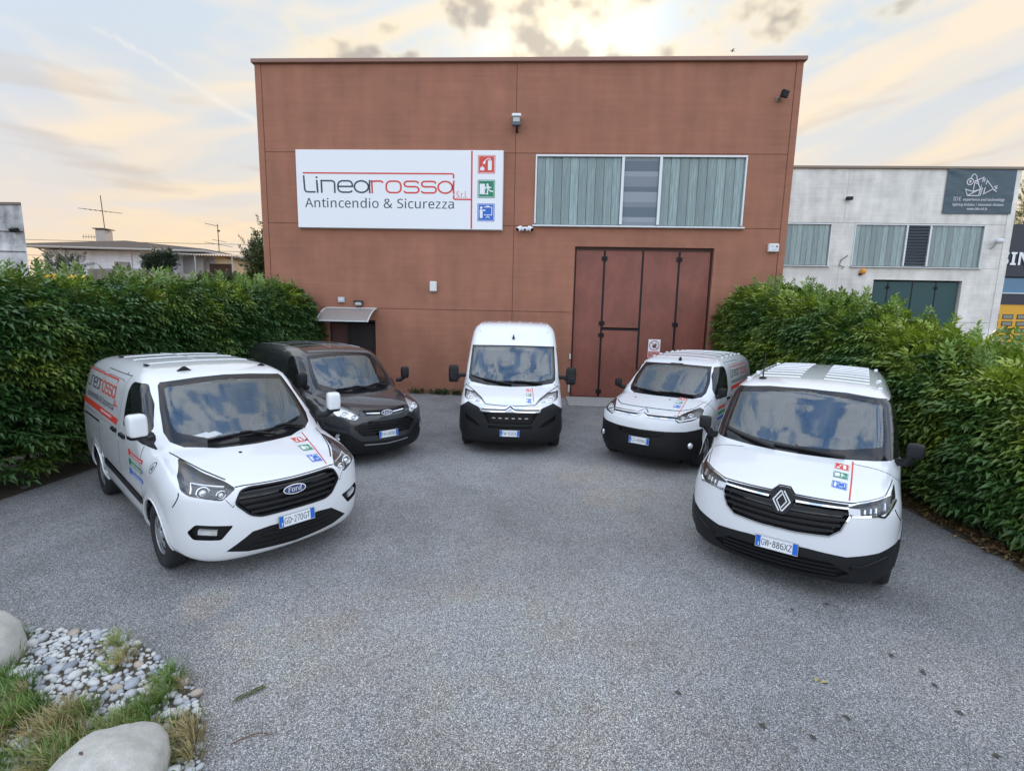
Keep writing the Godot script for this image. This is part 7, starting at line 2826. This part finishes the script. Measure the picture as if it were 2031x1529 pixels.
func planting() -> void:
	# bed of river pebbles, tufts of grass and boulders in the near left corner
	M.bed = PackedVector2Array([Vector2(-6.5, -3.0), Vector2(-4.9, -3.28), Vector2(-4.03, -3.37), Vector2(-3.46, -3.40), Vector2(-3.08, -3.29), Vector2(-2.63, -3.06), Vector2(-2.36, -2.92), Vector2(-2.17, -2.74), Vector2(-2.02, -2.5), Vector2(-1.86, -2.30), Vector2(-1.72, -1.9), Vector2(-1.9, -1.2), Vector2(-6.5, -1.2)])
	var sm := MB.new()
	var poly: PackedVector2Array = M.bed
	var flipped := PackedVector2Array()
	for p in poly:
		flipped.append(Vector2(p.x, -p.y))
	sm.x = Transform3D(Basis(Vector3.RIGHT, -PI / 2), Vector3.ZERO)
	sm.prism(flipped, 0.004, 0.025)
	for i in sm.v.size():
		sm.u[i] = Vector2(sm.v[i].x, sm.v[i].z)
	var bed := structure("pebble_bed", sm, M.soil)
	var tones := [mat(0.55, 0.55, 0.53, 0.6), mat(0.42, 0.43, 0.44, 0.65), mat(0.34, 0.36, 0.39, 0.65), mat(0.46, 0.42, 0.34, 0.7), mat(0.22, 0.24, 0.27, 0.65), mat(0.40, 0.33, 0.27, 0.7)]
	var speck := noise(0.09, 4, 300)
	for k in tones.size():
		var c: Color = tones[k].albedo_color
		tones[k].albedo_color = Color.WHITE
		tones[k].albedo_texture = grain(128, c, [[noise(0.05, 4, 310 + k), 0.30], [noise(0.3, 2, 320 + k), 0.14]])
		tones[k].uv1_triplanar = true
		tones[k].uv1_scale = Vector3(0.6, 0.6, 0.6)
	var shapes := []
	for k in 6:
		shapes.append(pebble_mesh(330 + k))
	var r := RandomNumberGenerator.new()
	r.seed = 9
	var f := noise(1.1, 2, 340)
	var stones := []
	var tries := 0
	while stones.size() < 2300 and tries < 60000:
		tries += 1
		var x := r.randf_range(-4.6, -1.8)
		var z := r.randf_range(-3.4, -1.6)
		if not in_bed(x, z):
			continue
		var g := f.get_noise_2d(x * 1.6, z * 1.6)
		if g > 0.22 and r.randf() < 0.55:
			continue
		var sz := 0.012 + 0.032 * pow(r.randf(), 2.0)
		var ok := true
		for q in stones:
			if absf(q[0] - x) < 0.1 and Vector2(q[0] - x, q[1] - z).length() < (q[2] + sz) * 0.78:
				ok = false
				break
		if not ok:
			continue
		var tone := r.randi_range(0, 5)
		if r.randf() < 0.45 and z < -2.65:
			tone = 0
		if r.randf() < 0.2:
			tone = 1
		stones.append([x, z, sz, tone])
	stones.sort_custom(func(a, b): return a[2] / Vector2(a[0], a[1]).length() > b[2] / Vector2(b[0], b[1]).length())
	var rest := [[], [], []]
	for i in stones.size():
		var q: Array = stones[i]
		var b := Basis(Vector3.UP, r.randf() * TAU) * Basis(Vector3.RIGHT, r.randf_range(-0.25, 0.25)) * Basis.from_scale(Vector3(q[2] * r.randf_range(1.0, 1.35), q[2] * r.randf_range(0.55, 0.85), q[2] * r.randf_range(0.75, 1.0)))
		var t := Transform3D(b, Vector3(q[0], 0.022 + q[2] * 0.35, q[1]))
		if i < 290:
			var p := part("pebble", shapes[i % 6], tones[q[3]], bed)
			p.transform = t
		else:
			rest[q[3] % 3].append(t)
	for k in 3:
		many("small_pebbles", shapes[k], tones[k], rest[k], null, bed)
	# boulders
	M.boulder = mat(1, 1, 1, 0.9)
	M.boulder.albedo_texture = grain(512, Color(0.70, 0.69, 0.66), [[noise(0.02, 5, 350), 0.16], [noise(0.12, 5, 352), 0.16], [noise(0.35, 3, 351), 0.22]])
	M.boulder.uv1_triplanar = true
	M.boulder.uv1_scale = Vector3(1.2, 1.2, 1.2)
	M.boulder.heightmap_enabled = true
	M.boulder.heightmap_texture = M.boulder.albedo_texture
	M.boulder.heightmap_scale = 1.2
	boulder("boulder", "smooth pale boulder cut by the left edge, beyond the pebbles", Vector3(-4.16, 0.06, -2.88), Vector3(0.40, 0.38, 0.32), 1)
	boulder("boulder", "smooth pale boulder cut by the bottom edge, among dry grass", Vector3(-2.28, 0.02, -2.12), Vector3(0.36, 0.27, 0.31), 2)
	# tufts of grass between the stones
	var tufts := []
	for k in 3:
		var m := MB.new()
		for i in 16:
			var a := r.randf() * TAU
			var l := r.randf_range(0.5, 1.0) * 0.17
			var lean := r.randf_range(0.25, 0.95)
			var base := Vector3(cos(a) * r.randf() * 0.04, 0, sin(a) * r.randf() * 0.04)
			var d := Vector3(cos(a) * lean, 1.0, sin(a) * lean).normalized()
			var tip := base + d * l + Vector3(cos(a), -0.35, sin(a)) * l * 0.30 * lean
			var side := d.cross(Vector3(cos(a + 0.4), 0.2, sin(a + 0.4))).normalized() * 0.0030
			var mid := base + d * l * 0.6
			var nn := side.cross(d)
			m.flat(base - side, base + side, mid + side * 0.8, nn)
			m.flat(base - side, mid + side * 0.8, mid - side * 0.8, nn)
			m.flat(mid - side * 0.8, mid + side * 0.8, tip, nn)
		tufts.append(m.mesh())
	var where := [[], [], []]
	var tint := [[], [], []]
	for i in 9000:
		var x := r.randf_range(-4.8, -1.75)
		var z := r.randf_range(-3.4, -1.4)
		if not in_bed(x, z):
			continue
		var g := f.get_noise_2d(x * 1.6, z * 1.6) + 0.25 * f.get_noise_2d(x * 6.0, z * 6.0)
		# thick towards the camera and round the boulders, a few patches among the stones
		var want := clampf((z + 2.72) * 0.9 + g * 1.3 - 0.10, 0.0, 1.0)
		for q in [[-3.75, -2.62, 0.32], [-2.95, -2.55, 0.22], [-2.1, -2.45, 0.24], [-3.2, -3.22, 0.08], [-2.55, -2.90, 0.12], [-3.9, -2.45, 0.4], [-2.75, -2.35, 0.25]]:
			want = maxf(want, 1.0 - Vector2(x - q[0], z - q[1]).length() / q[2])
		if r.randf() > want:
			continue
		var k := r.randi_range(0, 2)
		var s := r.randf_range(0.45, 1.05)
		where[k].append(Transform3D(Basis(Vector3.UP, r.randf() * TAU) * Basis.from_scale(Vector3(s * 1.1, s, s * 1.1)), Vector3(x, 0.02, z)))
		var dry := clampf(0.30 + f.get_noise_2d(x * 3.0 + 50.0, z * 3.0) * 1.5 + r.randf_range(-0.25, 0.25) + (0.25 if x > -2.4 else 0.0), 0.0, 1.0)
		var v := r.randf_range(0.75, 1.25)
		tint[k].append(Color(0.115 * v, 0.205 * v, 0.034 * v).lerp(Color(0.36 * v, 0.28 * v, 0.13 * v), dry))
	var grass := Node3D.new()
	grass.name = "grass"
	add_child(grass)
	meta(grass, "green and straw coloured grass tufts among the river pebbles", "grass", "", "stuff")
	for k in 3:
		many("tufts", tufts[k], M.leaf, where[k], tint[k], grass)
	# leaf litter and low weeds under the right hedge
	var lm := MB.new()
	leaf(lm, Vector3.ZERO, Vector3(0, 0.1, 1).normalized(), Vector3.UP, 0.075, 0.032, 0.12)
	var lw := []
	var lt := []
	for i in 5200:
		var z := r.randf_range(-9.5, -2.0)
		var x := 5.50 + absf(r.randfn()) * 0.30 - (0.12 if r.randf() < 0.15 else 0.0)
		var s := r.randf_range(0.6, 1.2)
		lw.append(Transform3D(Basis(Vector3.UP, r.randf() * TAU) * Basis(Vector3.RIGHT, r.randf_range(-0.5, 0.4)) * Basis.from_scale(Vector3(s, s, s)), Vector3(x, 0.022 + r.randf() * 0.02, z)))
		var v := r.randf_range(0.5, 1.3)
		lt.append([Color(0.24 * v, 0.14 * v, 0.065 * v), Color(0.34 * v, 0.24 * v, 0.10 * v), Color(0.12 * v, 0.07 * v, 0.04 * v)][r.randi_range(0, 2)])
	var litter := Node3D.new()
	litter.name = "leaf_litter"
	add_child(litter)
	meta(litter, "brown fallen leaves along the foot of the right hedge", "leaf litter", "", "stuff")
	many("fallen_leaves", lm.mesh(), M.leaf, lw, lt, litter)
	lw = []
	lt = []
	for i in 900:
		var z := r.randf_range(-7.2, -2.6)
		var x := 5.72 + absf(r.randfn()) * 0.28
		if f.get_noise_2d(x * 2.0, z * 2.0) < -0.08:
			continue
		lw.append(aim(Vector3(x, 0.02, z), Vector3(r.randf_range(-0.7, 0.5), 1, r.randf_range(-0.6, 0.6)), r.randf_range(0.45, 0.95), r.randf() * TAU))
		var v := r.randf_range(0.6, 1.3)
		lt.append(Color(0.045 * v, 0.085 * v, 0.030 * v))
	var weeds := Node3D.new()
	weeds.name = "ground_weeds"
	add_child(weeds)
	meta(weeds, "low green weeds growing in the litter under the right hedge", "weeds", "", "stuff")
	many("weed_leaves", sprig(401, 0.16, 0.07, 0.035, 3), M.leaf, lw, lt, weeds)
	# weeds at the foot of the brown wall
	lw = []
	lt = []
	for q in [[-3.95, 0.22, 40], [-3.1, 0.42, 90], [-2.5, 0.3, 50]]:
		for i in q[2]:
			lw.append(aim(Vector3(q[0] + r.randfn() * q[1] * 0.6, 0.0, -15.72 + r.randf() * 0.14), Vector3(r.randf_range(-0.5, 0.5), 1, r.randf_range(-0.1, 0.7)), r.randf_range(0.4, 0.9), r.randf() * TAU))
			var v := r.randf_range(0.5, 1.2)
			lt.append(Color(0.045 * v, 0.085 * v, 0.025 * v))
	var ww := thing("wall_weeds", "low weeds at the foot of the brown wall left of the tall van", "weeds")
	ww.set_meta("kind", "stuff")
	many("weed_leaves", sprig(402, 0.2, 0.08, 0.035, 3), M.leaf, lw, lt, ww)
	# trees and bushes beyond
	tree("tree", "small leafy tree peeping out left of the brown building", Vector3(-11.5, 0, -21.0), 5.8, Vector3(0.85, 1.35, 0.9), 4.6, Color(0.060, 0.085, 0.022), 501, 2600)
	tree("tree", "tree behind the white building at the right edge", Vector3(37.8, 0, -41.0), 12.0, Vector3(3.0, 3.4, 3.0), 9.4, Color(0.10, 0.12, 0.025), 502, 3800)
	tree("bush", "dark climbing bush over the concrete wall before the low house", Vector3(-26.2, 0, -32.6), 5.4, Vector3(0.85, 0.6, 0.4), 5.75, Color(0.022, 0.045, 0.022), 503, 900, "bush")
	tree("bush", "thin grey-green shrub before the left end of the low house", Vector3(-33.2, 0, -32.5), 5.2, Vector3(1.2, 0.6, 0.5), 5.5, Color(0.06, 0.085, 0.045), 504, 260, "bush")
	tree("bush", "leafy shrub top between the low house and the left hedge", Vector3(-19.6, 0, -29.0), 4.2, Vector3(1.5, 0.5, 0.8), 4.0, Color(0.045, 0.075, 0.028), 505, 1300, "bush")


func small_things() -> void:
	var r := RandomNumberGenerator.new()
	r.seed = 77
	# a broken green sprig and a bent twig on the asphalt
	var t := thing("grass_sprig", "green feathery sprig lying on the asphalt right of the pebble bed", "sprig", Vector3(-1.925, 0.01, -2.88), 0.0)
	var m := MB.new()
	var d := Vector3(0.133, 0, -0.135).normalized()
	m.tube([-d * 0.11 + Vector3(0, 0.004, 0), d * 0.11 + Vector3(0, 0.01, 0)], 0.003, 5)
	part("stalk", m, mat(0.20, 0.17, 0.06, 0.8), t)
	m = MB.new()
	for i in 34:
		var u := r.randf_range(-0.11, 0.07)
		var s := -1.0 if i % 2 else 1.0
		var e := (d * 0.9 + d.cross(Vector3.UP) * s * 0.42 + Vector3(0, r.randf_range(0.0, 0.25), 0)).normalized()
		leaf(m, d * u + Vector3(0, 0.006, 0), e, Vector3.UP, 0.055, 0.009, 0.1)
	part("leaves", m, mat(0.060, 0.085, 0.025, 0.7), t)
	t = thing("twig", "thin bent brown twig on the asphalt near the bottom left", "twig", Vector3(-1.69, 0.008, -2.54))
	m = MB.new()
	var path := []
	for i in 9:
		var u := i / 8.0
		path.append(Vector3(lerpf(-0.115, 0.115, u), 0.004, lerpf(0.045, -0.03, u) - 0.045 * sin(u * PI)))
	m.tube(path, 0.0042, 5, false, 0.002)
	part("stick", m, mat(0.13, 0.065, 0.040, 0.8), t)
	# dry leaves
	var lm := MB.new()
	leaf(lm, Vector3(0, 0, -0.03), Vector3(0, 0.06, 1).normalized(), Vector3.UP, 0.065, 0.030, 0.10)
	var lmesh := lm.mesh()
	var dark := mat(0.065, 0.055, 0.045, 0.8)
	var yellow := mat(0.36, 0.31, 0.11, 0.7)
	var names := ["yellowed leaf on the asphalt, left one of a close pair", "yellowed leaf on the asphalt, right one of a close pair", "dark dry leaf farthest right but one on the open asphalt", "dark dry leaf just beyond its near twin at the right", "dark dry leaf between the pair of yellowed ones and the right hedge", "dark dry leaf before the right van's front wheel", "dark dry leaf towards the bottom right corner", "dark dry leaf below the pair of yellowed ones", "dark dry leaf nearest the right van's bumper", "dark dry leaf at the bottom edge, right of the middle", "dark dry leaf low on the right of the yard", "dark dry leaf left of the yellowed pair", "dark dry leaf in the bottom right corner", "dark spot of a leaf on the asphalt before the tall van"]
	var spots := [Vector2(2.16, -3.34), Vector2(2.21, -3.32), Vector2(3.04, -3.49), Vector2(3.02, -3.35), Vector2(2.93, -3.66), Vector2(2.82, -4.35), Vector2(2.99, -3.1), Vector2(1.85, -2.82), Vector2(2.44, -4.23), Vector2(1.56, -2.89), Vector2(2.17, -3), Vector2(1.08, -3.13), Vector2(2.93, -2.77), Vector2(-0.47, -8.4)]
	for i in spots.size():
		var o := part("dry_leaf", lmesh, yellow if i < 2 else dark)
		o.position = Vector3(spots[i].x, 0.006, spots[i].y)
		o.rotation.y = r.randf() * TAU
		meta(o, names[i], "leaf", "dry leaves scattered on the asphalt")
	# a leaf that lies on the near boulder
	var o2 := part("dry_leaf", lmesh, mat(0.10, 0.045, 0.035, 0.7))
	o2.position = Vector3(-2.37, 0.288, -2.12)
	o2.rotation = Vector3(0.0, 1.2, 0.1)
	o2.scale = Vector3(0.6, 0.6, 0.6)
	meta(o2, "small reddish dry leaf lying on the near boulder", "leaf", "dry leaves scattered on the asphalt")
	# a bird over the roof
	t = thing("bird", "small dark bird flying over the brown roof", "bird", Vector3(6.33, 11.7, -18))
	m = MB.new()
	t.scale = Vector3(0.45, 0.45, 0.45)
	m.blob(Vector3.ZERO, Vector3(0.10, 0.035, 0.035), 1.0, 8)
	m.blob(Vector3(-0.10, 0.015, 0), Vector3(0.032, 0.028, 0.026), 1.0, 6)
	m.prism(PackedVector2Array([Vector2(0.08, -0.01), Vector2(0.19, -0.025), Vector2(0.19, 0.02), Vector2(0.08, 0.015)]), -0.01, 0.01)
	part("body", m, mat(0.05, 0.05, 0.055, 0.7), t)
	for s in [-1.0, 1.0]:
		m = MB.new()
		m.quad(Vector3(-0.05, 0.02, 0), Vector3(0.06, 0.02, 0), Vector3(0.07, 0.07, s * 0.13), Vector3(-0.03, 0.08, s * 0.13), Vector3.UP)
		m.quad(Vector3(-0.03, 0.08, s * 0.13), Vector3(0.07, 0.07, s * 0.13), Vector3(0.12, 0.05, s * 0.27), Vector3(0.09, 0.055, s * 0.27), Vector3.UP)
		part("wing", m, mat(0.05, 0.05, 0.055, 0.7), t)


func _ready() -> void:
	rng.seed = 7
	# camera
	var cam := Camera3D.new()
	cam.name = "camera"
	cam.transform = Transform3D(Basis(Vector3(0.99836, 0.02146, -0.05307), Vector3(-0.0288, 0.98948, -0.1418), Vector3(0.04946, 0.14309, 0.98847)), Vector3(0, 2.646, 0))
	cam.fov = 77.79
	cam.near = 0.05
	cam.far = 1500.0
	add_child(cam)
	cam.current = true
	# sky, exposure
	var env := Environment.new()
	env.background_mode = Environment.BG_SKY
	var sky := Sky.new()
	var pan := PanoramaSkyMaterial.new()
	pan.panorama = sky_picture(2048)
	sky.sky_material = pan
	env.sky = sky
	env.background_energy_multiplier = 1.0
	env.tonemap_mode = Environment.TONE_MAPPER_LINEAR
	env.tonemap_exposure = 2.35
	env.sdfgi_enabled = true
	env.ssao_enabled = true
	env.ssil_enabled = true
	var we := WorldEnvironment.new()
	we.name = "environment"
	we.environment = env
	add_child(we)
	# low sun behind thin cloud, beyond the brown building
	var sun := DirectionalLight3D.new()
	sun.name = "sun"
	sun.light_color = Color(1.0, 0.88, 0.70)
	sun.light_energy = 0.85
	sun.light_angular_distance = 10.0
	sun.shadow_enabled = true
	add_child(sun)
	sun.look_at_from_position(Vector3.ZERO, -Vector3(0.115, 0.476, -0.872))
	make_materials()
	ground()
	workshop()
	neighbours()
	van_large_grille(Vector3(-2.437, 0, -4.579), 0.9097)
	van_grey(Vector3(-2.584, 0, -8.127), 0.8227)
	van_tall(Vector3(-0.468, 0, -8.824), 0.0254)
	van_chevron(Vector3(1.859, 0, -8.343), -0.5758)
	van_diamond(Vector3(2.404, 0, -4.545), -0.5804)
	hedges()
	planting()
	small_things()
